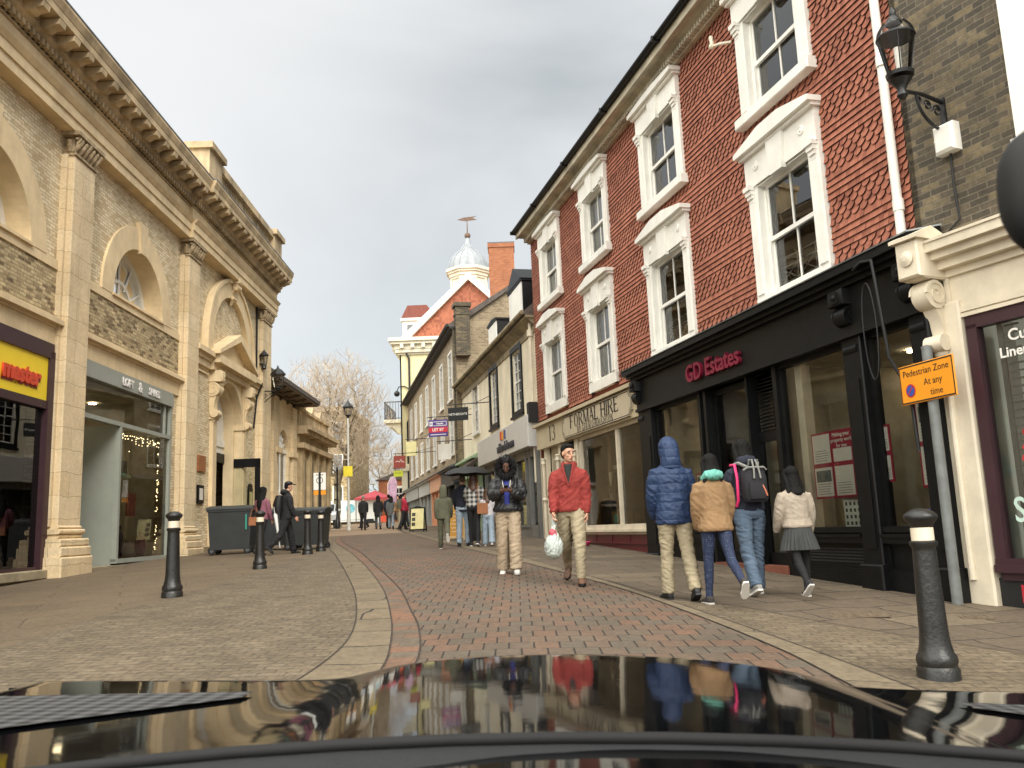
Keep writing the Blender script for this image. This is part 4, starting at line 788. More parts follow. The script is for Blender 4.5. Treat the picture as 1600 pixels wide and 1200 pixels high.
# ================================================================== RIGHT SIDE, FURTHER
def sash(parent, a, c, z0, z1, nx=3, nz=4, frame=WHITE, wmat=None, y=-.08, net=False, surround=0., smat=None, name='window'):
    """multi-pane sash in a wall opening: frame and bars, pane as sub-part"""
    W = MB(); t = .06; W.box(a, a + t, y - .05, y + .02, z0, z1); W.box(c - t, c, y - .05, y + .02, z0, z1); W.box(a, c, y - .05, y + .02, z1 - t, z1); W.box(a, c, y - .05, y + .03, z0, z0 + t)
    zm = (z0 + z1) / 2; W.box(a, c, y - .04, y + .015, zm - .025, zm + .025)
    for i in range(1, nx): x = a + (c - a) * i / nx; W.box(x - .012, x + .012, y - .03, y + .01, z0, z1)
    for j in range(1, nz):
        z = z0 + (z1 - z0) * j / nz
        if abs(z - zm) > .05: W.box(a, c, y - .03, y + .01, z - .012, z + .012)
    if surround and smat is None: 
        s_ = surround; W.box(a - s_, a, -.02, .04, z0 - s_, z1 + s_); W.box(c, c + s_, -.02, .04, z0 - s_, z1 + s_); W.box(a, c, -.02, .04, z1, z1 + s_); W.box(a - s_ - .04, c + s_ + .04, -.02, .1, z0 - .1, z0)
    o = W.build(name, frame, parent)
    if smat:
        s_ = surround; q = MB(); q.box(a - s_, a, -.02, .05, z0 - s_, z1 + s_); q.box(c, c + s_, -.02, .05, z0 - s_, z1 + s_); q.box(a, c, -.02, .05, z1, z1 + s_); q.box(a - s_ - .04, c + s_ + .04, -.02, .1, z0 - s_ - .06, z0 - s_ + .02); q.box(a, c, -.02, .05, z0 - s_, z0); q.build('surround', smat, o)
    q = MB(); q.add([(a, y - .02, z0), (c, y - .02, z0), (c, y - .02, z1), (a, y - .02, z1)], [(3, 2, 1, 0)]); q.build('pane', PANE, o, recalc=False)
    if net: q = MB(); q.box(a, c, y - .12, y - .1, z0, z1); q.build('curtain', NET, o)
    return o
# ---- cream rendered house (local x 0..13.5 from the red house away)
ch = frame_right('cream_house', 'cream rendered house with two black dormers next to the red tiled house', 'building', .77, 24.95, -13)
ops = [(2.0, 3.25, 4.95, 6.95), (5.8, 7.05, 5.0, 7.0), (9.6, 10.8, 5.1, 7.05)]
b = MB(); b.wall(.05, 13.6, 3.3, 7.62, ops, depth=.18); b.box(.05, .12, -6, 0, 0, 7.6); b.box(13.5, 13.6, -6, 0, 0, 7.6); b.box(.05, 13.6, -6, -5.9, 0, 7.6); b.add([(.06, 0, 7.4), (.06, -3, 10.4), (.06, -6, 7.4), (13.55, 0, 7.4), (13.55, -3, 10.4), (13.55, -6, 7.4)], [(0, 1, 2), (3, 4, 5)]); b.build('wall', RENDER, ch)
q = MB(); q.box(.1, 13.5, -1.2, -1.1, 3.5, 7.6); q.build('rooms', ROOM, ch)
sash(ch, *ops[0], 3, 6, surround=.16, smat=BLACK); sash(ch, *ops[1], 3, 6, surround=.16, smat=BLACK); sash(ch, *ops[2], 3, 6, surround=.08, net=True)
q = MB(); q.prism([(.34, 7.5), (.34, 7.62), (-3, 10.55), (-6.1, 7.6), (-6, 7.5), (-3, 10.4), (0, 7.5)], 'x', 0.0, 13.65); q.build('roof', M('dark_roof_tile', lin((92, 84, 78)), .85, .3, 5, .4, 12), ch)
q = MB(); q.box(0, 13.65, 0, .3, 7.42, 7.5); q.tube([(0, .4, 7.58), (13.65, .4, 7.58)], .07, 8); q.prism([(0, 7.2), (.12, 7.3), (.25, 7.42), (0, 7.42)], 'x', .05, 13.6); q.box(.1, 13.5, 0, .04, 7.0, 7.2); q.build('eaves', M('weathered_eaves', lin((150, 138, 112)), .8, .4, 2), ch)
def dormer(parent, a, c, z0, z1, hipped, y=-.25, mat_=BLACK):
    q = MB(); q.box(a, c, y - 2.2, y, z0, z1); q.box(a - .05, c + .05, y - 2.3, y + .06, z1, z1 + .07)
    if hipped: m_ = (a + c) / 2; q.prism([(a - .08, z1 + .07), (c + .08, z1 + .07), (m_, z1 + hipped)], 'y', y - 2.4, y + .08)
    o = q.build('dormer', mat_, parent); W = MB(); W.box(a + .05, c - .05, y, y + .03, z0 + .08, z1 - .03); w_ = W.build('dormer_window', WHITE, o)
    q = MB(); n = 3
    for i in range(n):
        for j in range(4): dx = (c - a - .2) / n; dz = (z1 - z0 - .2) / 4; q.box(a + .12 + i * dx, a + .12 + (i + 1) * dx - .04, y + .03, y + .035, z0 + .13 + j * dz, z0 + .13 + (j + 1) * dz - .04)
    return o
dormer(ch, 2.4, 4.4, 7.75, 9.3, .7); dormer(ch, 6.6, 8.2, 7.7, 9.0, .18)
q = MB(); q.tube([(.3, .1, 7.4), (.3, .1, 2.5)], .05, 8); q.tube([(.3, .1, 6.9), (.3, .1, 7.1)], .1, 8); q.build('downpipe', CREAM, ch)
q = MB(); q.bbox(-.02, .26, .02, .32, 4.25, 4.85, .02); q.build('floodlight', BLACKM, ch)
# estate agent shopfront, pale grey fascia
q = MB(); q.bbox(.1, 8.3, 0, .35, 3.55, 4.5, .02); fa = q.build('pale_fascia', M('pale_grey_panel', lin((206, 204, 198)), .45, .04), ch)
text('william h brown', .42, M('charcoal_letters', lin((52, 54, 62)), .5, .05), fa, (3.2, .37, 3.86), 'lettering', .02, bold=.008, sx=.95)
for k, (cc, x) in enumerate(((lin((206, 70, 50)), 3.75), (lin((214, 150, 50)), 3.5), (lin((70, 70, 120)), 3.15))):
    q = MB(); q.prism([(x, 4.12), (x + .16, 4.12), (x + .14, 4.4), (x + .04, 4.4)], 'y', .35, .39); q.build('logo_mark', M('logo_%d' % k, cc, .5), fa)
q = MB()
for x in (.12, 1.0, 1.5, 3.0, 4.6, 6.3, 8.1): q.box(x, x + .1, -.03, .12, .6, 3.55)
q.box(.1, 8.2, -.03, .12, .6, 1.25); q.box(.1, 8.2, -.03, .1, 3.3, 3.55); q.box(1.1, 8.1, .0, .16, 1.2, 1.27)
ag = q.build('grey_shopfront', M('shop_grey', lin((120, 120, 116)), .5), ch)
q = MB(); q.add([(.15, 0, 1.25), (8.15, 0, 1.25), (8.15, 0, 3.3), (.15, 0, 3.3)], [(3, 2, 1, 0)]); q.build('shop_window', PANEB, ag, recalc=False); q = MB(); q.box(.1, 8.2, -2, -1.9, .5, 3.5); q.box(.1, .12, -2, 0, .5, 3.5); q.box(8.18, 8.2, -2, 0, .5, 3.5); q.build('shop_interior', ROOML, ag)
for i in range(3):
    for j in range(4):
        q = MB(); q.box(1.75 + i * 1.6 - .5, 1.75 + i * 1.6 + .3, -.14, -.12, 1.35 + j * .45, 1.7 + j * .45); o = q.build('window_card', M('card_blue', lin((176, 190, 206)), .6, .3, 9), None); o.location = ch.location; o.rotation_euler = ch.rotation_euler
        tag(o, 'pale blue property card hanging in rows in the grey agent shop window', 'card', 'property cards in the agent window')
# green and dark awning shop at the far end of the cream house
q = MB(); q.box(9.3, 13.5, -.02, .1, .5, 3.3); q.box(9.3, 13.5, 0, .25, 3.3, 4.0); q.prism([(0, 4.0), (.4, 4.0), (.4, 4.08), (0, 4.3)], 'x', 9.2, 13.6); q.build('green_shopfront', M('pale_green_paint', lin((158, 184, 148)), .5), ch)
q = MB(); q.prism([(.1, 4.0), (.15, 4.05), (1.0, 3.45), (1.0, 3.2), (.95, 3.2)], 'x', 8.6, 10.9); q.build('awning', M('brown_awning', lin((70, 58, 50)), .85, .3, 6), ch)
# ---- brown brick row
bh = frame_right('brown_brick_row', 'long brown brick house with tall white windows beyond the cream house', 'building', -2.5, 38.2, -12.4)
L_ = 25.5; ops = [(1.4 + i * 3.3, 2.5 + i * 3.3, 7.3, 9.5) for i in range(7)] + [(1.4 + i * 3.3, 2.5 + i * 3.3, 4.7, 6.5) for i in range(7)]
b = MB(); b.wall(.05, L_, 3.9, 10.4, ops, depth=.12); b.box(.05, .15, -8, 0, 0, 10.4); b.box(L_ - .1, L_, -8, 0, 0, 10.4); b.box(0, L_, -8, -7.9, 0, 10.4); b.add([(.1, 0, 10.4), (.1, -4, 13.2), (.1, -8, 10.4)], [(0, 1, 2)]); b.build('wall', BROWNB, bh)
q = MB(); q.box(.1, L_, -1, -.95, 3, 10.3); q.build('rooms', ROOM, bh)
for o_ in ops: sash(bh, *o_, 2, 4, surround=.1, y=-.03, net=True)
q = MB(); q.prism([(.35, 10.4), (.35, 10.5), (-4, 13.35), (-8.2, 10.5), (-8, 10.4), (-4, 13.2), (0, 10.4)], 'x', -.1, L_ + .1); q.build('roof', M('dark_roof_tile'), bh)
q = MB(); q.tube([(-.1, .4, 10.46), (L_, .4, 10.46)], .08, 8); q.box(-.1, L_, 0, .3, 10.3, 10.4); q.build('gutter', BLACKM, bh)
q = MB(); q.box(-.35, .25, -.62, .02, 9.0, 11.3); q.box(-.42, .32, -.7, .1, 11.3, 11.48); q.box(-.38, .28, -.66, .06, 10.9, 11.0); q.box(-.05, .05, .05, .15, 3.9, 10.3); q.build('chimney', DARKB, bh)
cols = [('grey', 'pale_grey_shopfront', lin((150, 152, 146)), 15.5, 25), ('white', 'white_shopfront', lin((176, 178, 172)), 9.5, 15.0), ('peach', 'peach_shopfront', lin((226, 170, 134)), 4.6, 9.2), ('dark', 'dark_shopfront', lin((52, 52, 52)), .1, 4.3)]
for key, nm_, c_, a, c in cols:
    q = MB(); ma = M(nm_, c_, .5, .08); q.box(a, c, 0, .28, 3.2, 3.9); q.box(a - .05, c + .05, 0, .42, 3.9, 4.02); q.box(a, c, -.02, .12, .8, 1.5)
    n = max(2, int((c - a) / 1.5))
    for i in range(n + 1): x = a + (c - a - .14) * i / n; q.box(x, x + .14, -.02, .2, .8, 3.3)
    o = q.build(nm_, ma, bh); q = MB(); q.box(a, c, -.03, .02, 1.5, 3.2); q.build('shop_window', M('warm_glass' if key == 'peach' else 'far_glass', lin((200, 150, 110)) if key == 'peach' else lin((70, 74, 74)), .12, .3, 1), o)
    q = MB(); q.prism([(0, 4.02), (.5, 3.98), (.5, 4.02), (0, 4.2)], 'x', a - .1, c + .1); q.build('hood', LEAD, o)
# hanging signs
def hang_sign(x, y, z, w_, h_, name, label, ma, reach=.9, az=-13, th=.05):
    """board square to the street, hung from an arm that runs back to the facade on its right"""
    o = thing(name, label, 'sign', (x, y, z), R(az)); q = MB(); q.bbox(-w_ / 2, w_ / 2, -th / 2, th / 2, -h_ / 2, h_ / 2, .004); bd = q.build('board', ma, o)
    q = MB(); zt = h_ / 2 + .12; q.tube([(-w_ / 2 - .05, 0, zt), (w_ / 2 + reach, 0, zt)], .018, 6); q.tube([(-w_ * .35, 0, zt), (-w_ * .35, 0, h_ / 2)], .01, 5); q.tube([(w_ * .35, 0, zt), (w_ * .35, 0, h_ / 2)], .01, 5); q.tube([(w_ / 2 + reach, 0, zt + .25), (w_ / 2 + reach * .3, 0, zt)], .012, 5); q.build('bracket', IRON, o)
    return o, bd
def ftext(s, size, ma, parent, x, y, z, name='lettering', **k):
    """lettering facing -y (towards the lower end of the street)"""
    o = text(s, size, ma, parent, (0, 0, 0), name, .002, **k); o.data.transform(Matrix.Translation((x, y, z)) @ Matrix.Rotation(PI, 4, 'Z')); return o
o, bd = hang_sign(-2.02, 31, 5.39, .76, .48, 'hanging_sign', 'black hanging sign with white capitals NETHERGATE', BLACKM); ftext('NETHERGATE', .115, WHITE, bd, 0, -.027, -.01)
o, bd = hang_sign(-3.03, 34, 5.25, .8, .68, 'letting_board', 'purple and red LET BY board on the brown house', M('board_purple', lin((74, 58, 128)), .5), 1.0)
q = MB(); q.box(-.4, .4, -.03, -.025, -.17, .04); q.build('red_band', M('board_red', lin((190, 50, 64)), .5), bd); q = MB(); q.box(-.36, -.22, -.03, -.025, .09, .27); q.box(-.2, .36, -.03, -.026, .09, .11); q.box(-.2, .36, -.03, -.026, .25, .27); q.box(.34, .36, -.03, -.026, .09, .27); q.build('white_frame', WHITE, bd)
ftext('LET BY', .16, WHITE, bd, 0, -.034, -.065, bold=.003); ftext('Hazells', .1, WHITE, bd, .08, -.034, .18, bold=.002); ftext('H', .15, M('board_purple'), bd, -.29, -.034, .18, bold=.003); q = MB(); q.box(-.33, .33, -.03, -.025, -.27, -.245); q.build('small_print', WHITE, bd)
o, bd = hang_sign(-2.88, 35, 4.38, .55, .64, 'hanging_sign', 'blank white square hanging sign below the letting board', WHITE, .9)
o, bd = hang_sign(-5.7, 47, 5.7, .6, .8, 'hanging_sign', 'cream hanging sign beside the yellow corner building', M('cream_board', lin((226, 218, 160)), .6), .8)
o, bd = hang_sign(-5.96, 44, 4.76, .64, .62, 'hanging_sign', 'brick red hanging sign with a white scrawled emblem', M('brickred_board', lin((140, 62, 52)), .6), 1.6)
q = MB(); q.tube([(-.22, -.03, -.02), (-.12, -.03, .05), (-.02, -.03, -.02), (.06, -.03, .1), (.14, -.03, .08), (.1, -.03, -.02), (.2, -.03, .0), (.26, -.03, -.04)], .014, 5); q.build('emblem', WHITE, bd)
o, bd = hang_sign(-6.05, 44.1, 4.16, .5, .3, 'hanging_sign', 'small lime green sign under the brick red one', M('lime_board', lin((190, 200, 60)), .6), .1); ftext('TO LET', .1, SIGNK, bd, 0, -.028, .02)
# ---- yellow corner building with balcony, gable and cupola
YB = thing('corner_building', 'yellow classical building with a balcony at the end of the street', 'building', (-8.25, 62, 0))
q = MB(); q.wall(0, 12, 0, 15, [(1.2, 2.4, 9.6, 12.0)], depth=.2); q.box(0, .1, -16, 0, 0, 15)
yy = q; yy.v = [(v[0], -v[1], v[2]) for v in yy.v]; yy.box(0, 12, 15.9, 16, 0, 15); yy.build('wall', YRENDER, YB)
q = MB(); q.box(-.15, 12, -.12, 16, 14.1, 14.25)
for y1, z0, z1 in ((.3, 14.25, 14.5), (.6, 14.85, 15.05), (.75, 15.05, 15.3)): q.box(-y1, 12, -y1, 16, z0, z1)
q.box(-.35, 12, -.35, 16, 14.5, 14.85)
for i in range(9): q.box(.1 + i * .8, .35 + i * .8, -.6, -.35, 14.55, 14.85)
for i in range(18): q.box(-.6, -.35, .3 + i * .85, .6 + i * .85, 14.55, 14.85)
q.build('cornice', M('yb_trim', lin((226, 220, 196)), .7, .1), YB)
q = MB(); q.prism([(.3, 15.3), (5.25, 19.9), (10.2, 15.3)], 'y', .35, 12); q.build('roof', ROOFT, YB)
q = MB()
for sx_ in (1, -1): 
    a = [(5.25 - sx_ * 5.3, 15.3), (5.25, 20.3), (5.25, 19.75), (5.25 - sx_ * 4.6, 15.3)]; q.prism(a, 'y', -.05, .3)
q.build('bargeboard', WHITE, YB)
q = MB(); q.box(.0, 2.4, 2, 4.6, 15.3, 17.3); q.box(-.15, 2.5, 1.85, 4.7, 17.2, 17.4); dm = q.build('dormer', WHITE, YB); q = MB(); q.prism([(-.1, 17.4), (2.6, 17.4), (1.9, 18.4), (.4, 18.4)], 'y', 1.9, 4.6); q.build('dormer_roof', M('red_roof', lin((128, 74, 62)), .8, .2, 6), dm); q = MB(); q.box(.35, 2.2, 1.97, 2.0, 15.6, 16.9); q.box(-.03, 0, 2.3, 4.3, 15.6, 16.9); q.build('dormer_window', M('dull_glass', lin((110, 114, 116)), .2), dm)
q = MB(); q.box(-1.35, .0, .6, 6.5, 9.15, 9.4); q.prism([(-1.3, 9.15), (0, 9.15), (0, 8.2), (-.3, 8.35), (-.7, 8.8), (-1.1, 8.9)], 'y', .8, 1.1); q.prism([(-1.3, 9.15), (0, 9.15), (0, 8.2), (-.3, 8.35), (-.7, 8.8), (-1.1, 8.9)], 'y', 5.6, 5.9); bal = q.build('balcony', M('yb_trim'), YB)
q = MB()
for i in range(22): q.tube([(-1.3, .65 + i * .275, 9.4), (-1.3, .65 + i * .275, 10.7)], .02, 4)
for i in range(7): q.tube([(-1.3 + i * .21, .65, 9.4), (-1.3 + i * .21, .65, 10.7)], .02, 4)
q.tube([(0, .65, 10.72), (-1.3, .65, 10.72), (-1.3, 6.45, 10.72)], .035, 6); q.tube([(0, .65, 9.5), (-1.3, .65, 9.5), (-1.3, 6.45, 9.5)], .025, 6); q.build('railing', IRON, bal)
q = MB(); q.tube([(.5, -.15, 14.2), (.7, -.15, 13.8), (.7, -.15, 9.5), (.5, -.15, 9), (.5, -.15, 0)], .07, 8); q.build('downpipe', BLACKM, YB)
q = MB(); q.tube([(.7, -.1, 11.5), (.3, -.1, 11.75), (-.1, -.1, 11.7), (-.25, -.1, 11.4)], .04, 6); q.ell((-.25, -.1, 11.2), (.22, .22, .22), 10, 8); q.build('lamp', IRON, YB)
q = MB(); q.box(1.2, 2.4, .15, .25, 9.6, 12); q.build('window', M('dull_glass'), YB)
q = MB(); q.box(0, 3.4, -.1, 0, 0, 6.2); q.box(-.1, 3.5, -.25, 0, 5.5, 6.0); q.build('ground_floor', M('yb_trim'), YB)
cu = MB(); cx_, cy_ = 4.75, 12
for r_, z0, z1 in ((1.65, 17, 23.1), (1.75, 23.1, 23.3), (1.85, 23.3, 23.6), (2.0, 23.6, 23.8), (2.15, 23.8, 24.05)): cu.lathe([(r_, z0), (r_, z1)], (cx_, cy_, 0), 8, phase=PI / 8)
for k in range(8): a = PI / 8 + k * PI / 4; cu.tube([(cx_ + 1.62 * math.cos(a), cy_ + 1.62 * math.sin(a), 19), (cx_ + 1.62 * math.cos(a), cy_ + 1.62 * math.sin(a), 23.1)], .16, 6)
cup = cu.build('cupola', M('cupola_cream', lin((228, 222, 200)), .7, .12, 2), YB)
cu = MB(); cu.lathe([(1.9, 24.05), (1.85, 24.5), (1.6, 25.1), (1.15, 25.6), (.7, 25.95), (.35, 26.5), (.2, 27.1), (.12, 27.3)], (cx_, cy_, 0), 16)
for k in range(16): a = k * PI / 8; cu.tube([(cx_ + r_ * math.cos(a), cy_ + r_ * math.sin(a), z) for r_, z in [(1.92, 24.05), (1.87, 24.5), (1.62, 25.1), (1.17, 25.62), (.72, 25.97), (.37, 26.5)]], .04, 4)
cu.build('dome', LEADL, cup, smooth=True)
cu = MB(); cu.ell((cx_, cy_, 27.4), (.28, .28, .3), 12, 8); cu.tube([(cx_, cy_, 27.6), (cx_, cy_, 29.0)], [.06, .03], 6)
cu.prism([(cx_ - .9, 28.95), (cx_ - .3, 29.15), (cx_ + .9, 29.25), (cx_ + .5, 29.1), (cx_ + .9, 28.9), (cx_ - .2, 28.8)], 'y', cy_ - .02, cy_ + .02); cu.build('weathervane', M('rust_iron', lin((110, 88, 72)), .7, .2), cup)
# tall orange brick chimney
ck = thing('chimney_stack', 'tall plain orange brick chimney above the slate roof', 'chimney', (-.35, 50, 0)); q = MB(); q.box(-.75, .78, -.5, .7, 9, 18.1); q.box(-.8, .83, -.55, .75, 17.95, 18.2); q.build('shaft', ORANGEB, ck); q = MB(); q.box(-.8, .83, -.55, .75, 18.2, 18.27); q.build('capping', LEAD, ck)
q = MB(); q.box(-3, 3.5, -2, 3, 0, 11.5); q.build('base', BROWNB, ck)
# ================================================================== LEFT SIDE: market hall
mh = thing('market_hall', 'large classical hall of buff brick with stone pilasters and arched windows', 'building', (-9, 0, 0), math.atan2(-1, .0215))
def BL(q, name, ma, parent=None, smooth=False, recalc=True):
    """everything on this side is drawn with x = distance up the street, then turned to the facade's own axis"""
    q.v = [(-v[0], v[1], v[2]) for v in q.v]; q.f = [f_[::-1] for f_ in q.f]; return q.build(name, ma, parent or mh, smooth, recalc)
def on_left(s, y, z): a = mh.rotation_euler[2]; return Vector((-9 + -s * math.cos(a) - y * math.sin(a), -s * math.sin(a) + y * math.cos(a), z))
A1, A2, A3 = 14.4, 21.0, 28.3
b = MB()
b.wall(6, 33.0, 5.8, 10.2, [(A1 - 1.5, A1 + 1.5, 7.05, 8.6), (A2 - 1.5, A2 + 1.5, 7.05, 8.6), (24.8, 31.7, 5.0, 10.2)], depth=.0, reveal=False)
for A in (A1, A2): b.spandrel(A, 1.5, 7.08, 0, .0, 8.6)
b.wall(24.8, 31.7, .2, 10.2, [(26.9, 29.85, .2, 6.5)], depth=0, reveal=False); b.box(32.9, 33.0, -14, 0, 0, 12); b.box(6, 33, -14, -13.9, 0, 12); b.box(6, 33, -14, -.3, 11.7, 11.8); b.box(6, 6.1, -14, 0, 0, 12)
for a, c in ((16.9, 17.3), (18.0, 18.3), (23.4, 23.95), (10.9, 11.2)): b.box(a, c, -.4, .0, .2, 5.8)
wl_ = BL(b, 'brick_wall', BUFF)
# darker weathered brick panels below the windows
for a, c in ((11.1, 17.1), (17.95, 23.9)): q = MB(); q.box(a, c, -.05, .02, 5.82, 6.86); BL(q, 'brick_panel', BUFFD)
# arched windows
for A, nm_ in ((A1, 'a'), (A2, 'b')):
    q = MB(); q.archring(A, 1.5, 2.08, 7.08, -.62, .06, legs=.02, n=32); q.prism([(A - .15, 8.5), (A + .15, 8.5), (A + .24, 9.3), (A - .24, 9.3)], 'y', .0, .12)
    ar = BL(q, 'arch_surround', STONE2)
    q = MB(); q.archring(A, 1.34, 1.5, 7.08, -.58, -.42); q.archring(A, .66, .74, 7.1, -.54, -.46); q.box(A - 1.5, A + 1.5, -.58, -.42, 7.08, 7.17)
    for t in (R(30), R(60), R(90), R(120), R(150)):
        rr0 = .0 if abs(t - R(90)) < .1 else .6
        q.tube([(A + rr0 * math.cos(t), -.5, 7.1 + rr0 * math.sin(t)), (A + 1.4 * math.cos(t), -.5, 7.08 + 1.4 * math.sin(t))], .035, 5)
    fr_ = BL(q, 'arch_window', WHITE)
    q = MB(); n = 20; pts = [(A + 1.45 * math.cos(PI * i / n), -.52, 7.08 + 1.45 * math.sin(PI * i / n)) for i in range(n + 1)]
    q.add(pts, [tuple(range(len(pts)))]); BL(q, 'pane', PANE, fr_)
    q = MB(); q.box(A - 1.9, A + 1.9, -1.8, -1.75, 6.6, 9.0); BL(q, 'room', ROOM)
# pilasters with bases and leafy capitals
def pilaster(s0, s1, out_=.25):
    q = MB(); q.bbox(s0, s1, -.05, out_, 1.6, 9.42, .02); q.box(s0 - .08, s1 + .08, -.05, out_ - .12, 1.6, 9.42)
    for k, (o_, z0, z1) in enumerate(((.03, 1.55, 1.62), (.08, 1.45, 1.55), (.04, 1.36, 1.45), (.14, 1.2, 1.36), (.17, 1.0, 1.2), (.2, .1, 1.0))): q.bbox(s0 - o_, s1 + o_, -.05, out_ + o_, z0, z1, .03)
    o = BL(q, 'pilaster', STONE)
    c_ = MB(); m_ = (s0 + s1) / 2; w_ = s1 - s0
    c_.box(s0 - .04, s1 + .04, -.05, out_ + .04, 9.42, 9.47); c_.box(s0 + .02, s1 - .02, -.05, out_ - .02, 9.47, 9.82); c_.prism([(s0 - .12, 9.84), (s1 + .12, 9.84), (s1 + .14, 9.92), (s0 - .14, 9.92)], 'y', -.05, out_ + .14)
    rnd = random.Random(int(s0))
    for row, zz in ((0, 9.5), (1, 9.6)):
        for k in range(6):
            x = s0 + w_ * (k + .5 * row) / 5.5; pts = [(x, out_ - .02, zz), (x, out_ + .06, zz + .1), (x + .01, out_ + .13, zz + .16), (x + .01, out_ + .1, zz + .1)]
            c_.tube(pts, [.05, .055, .045, .02], 6)
        for k in range(2): x = s0 - .04 if k == 0 else s1 + .04; c_.tube([(x, out_ - .1, zz), (x + (k * 2 - 1) * .06, out_ - .08, zz + .12), (x + (k * 2 - 1) * .1, out_ - .06, zz + .1)], [.05, .05, .02], 6)
    for k in (0, 1):
        x = s0 + .02 if k == 0 else s1 - .02; c_.scroll((x, out_ + .06, 9.75), .1, .06, 1 if k else -1, 1.6, .25, plane='xz')
        c_.tube([(x, out_ + .02, 9.58), (x + (k * 2 - 1) * .05, out_ + .06, 9.68), (x, out_ + .1, 9.8)], .03, 6)
    c_.ell((m_, out_ + .08, 9.82), (.09, .06, .08), 8, 6); BL(c_, 'capital', CARVE, None, True)
for s0, s1 in ((10.15, 11.1), (17.05, 17.98), (23.87, 24.8), (31.75, 32.95)): pilaster(s0, s1)
q = MB(); q.box(5.5, 6.1, -.05, .25, 0, 9.5); BL(q, 'pilaster', STONE)
# string course and sill band
q = MB()
for a, c in ((11.1, 17.05), (17.98, 23.87)):
    q.box(a, c, -.4, .06, 5.26, 5.62); q.box(a, c, -.4, .1, 5.62, 5.68); q.box(a, c, -.4, .2, 5.68, 5.78); q.box(a, c, -.4, .14, 5.78, 5.83); q.box(a, c, -.1, .05, 6.86, 7.06)
    A = A1 if a < 12 else A2; q.box(A - 1.55, A + 1.55, -.62, .1, 7.03, 7.088)
BL(q, 'string_course', STONE2)
# entablature
def entab(a, c, o_):
    q = MB()
    q.box(a, c, -.2, .30 + o_, 9.92, 10.14); q.box(a, c, -.2, .34 + o_, 10.14, 10.36); q.prism([(0, 10.36), (.36 + o_, 10.36), (.44 + o_, 10.46), (0, 10.46)], 'x', a, c)
    q.box(a, c, -.2, .28 + o_, 10.46, 10.84)
    o = BL(q, 'entablature', STONE2)
    q = MB(); q.box(a, c, -.2, .32 + o_, 10.84, 10.9); q.box(a, c, -.2, .36 + o_, 10.9, 11.02); q.prism([(0, 11.02), (.42 + o_, 11.02), (.52 + o_, 11.1), (0, 11.1)], 'x', a, c); q.box(a, c, -.2, .5 + o_, 11.1, 11.3)
    n = int((c - a) / .17)
    for i in range(n): x = a + i * (c - a) / n; q.box(x, x + .1, .3, .45 + o_, 10.9, 11.01)
    n = int((c - a) / .58)
    for i in range(n):
        x = a + .15 + i * (c - a) / n; q.prism([(.48 + o_, 11.28), (.48 + o_, 11.1), (.62 + o_, 11.08), (.72 + o_, 11.14), (.86 + o_, 11.17), (.88 + o_, 11.28)], 'x', x, x + .24)
    q.box(a, c, -.2, .88 + o_, 11.3, 11.46); q.prism([(-.2, 11.46), (.89 + o_, 11.46), (.95 + o_, 11.6), (.95 + o_, 11.66), (-.2, 11.72)], 'x', a, c)
    BL(q, 'cornice', CORN, o)
    q = MB(); q.prism([(-.2, 11.722), (.96 + o_, 11.665), (.96 + o_, 11.70), (-.2, 11.78)], 'x', a, c); BL(q, 'lead_cap', LEAD, o)
entab(6, 23.7, 0); entab(23.7, 33.25, .1)
# attic parapet
q = MB(); q.box(24.3, 25.5, -.6, .62, 11.7, 12.95); q.box(24.2, 25.6, -.7, .74, 12.95, 13.15); q.box(31.9, 33.0, -.6, .62, 11.7, 12.9); q.box(31.8, 33.1, -.7, .74, 12.9, 13.1); q.box(25.5, 31.9, -.1, .48, 11.7, 12.2); q.box(25.5, 31.9, -.15, .58, 12.75, 13.0)
for i in range(34):
    if i in (12, 13, 24): q.box(25.7 + i * .18, 25.9 + i * .18, -.1, .46, 12.2, 12.75)
    else: q.box(25.72 + i * .18, 25.82 + i * .18, .2, .44, 12.2, 12.75)
BL(q, 'attic_parapet', CORN)
# door bay: big blind arch, broken pediment, arched doorway
q = MB(); q.archring(A3, 1.95, 2.45, 7.35, -.02, .16, legs=.4, n=36); q.archring(A3, 2.45, 2.58, 7.35, -.02, .22, legs=.4, n=36); ba = BL(q, 'blind_arch', STONE2)
q = MB(); console(q, A3, .34, .42, 10.0, 9.1); BL(q, 'keystone', STONE2, ba, True)
q = MB()
for a, c in ((24.8, 26.3), (30.3, 31.75)):
    q.box(a, c, -.02, .1, 6.5, 6.72); q.box(a, c, -.02, .16, 6.72, 6.86); q.box(a, c, -.02, .28, 6.86, 7.02); q.box(a, c, -.02, .06, 6.3, 6.36)
q.box(26.3, 30.3, -.02, .2, 6.5, 6.72); q.box(26.3, 30.3, -.02, .42, 6.72, 6.98)
q.prism([(26.2, 6.98), (30.4, 6.98), (28.3, 7.9)], 'y', -.02, .16)
for sx_ in (1, -1): q.prism([(28.3 - sx_ * 2.15, 6.98), (28.3 - sx_ * 2.15, 7.1), (28.3, 8.04), (28.3, 7.8)], 'y', .0, .46)
BL(q, 'pediment', STONE2)
q = MB(); q.archring(28.4, 1.4, 1.62, 5.0, -.55, .08, legs=4.4, n=24); q.archring(28.4, 1.3, 1.4, 5.0, -.55, -.2, legs=4.4, n=24)
q.box(26.6, 26.95, -.02, .12, .3, 6.5); q.box(29.85, 30.2, -.02, .12, .3, 6.5)
q.spandrel(28.4, 1.5, 5.0, .02, .0, 6.5)
for x in (26.8, 30.0): q.box(x - .25, x + .25, -.4, .16, 4.95, 5.08)
dc = BL(q, 'door_case', STONE2)
for x in (26.7, 30.1): q = MB(); console(q, x, .36, .38, 6.5, 4.7); BL(q, 'console_bracket', STONE2, dc, True)
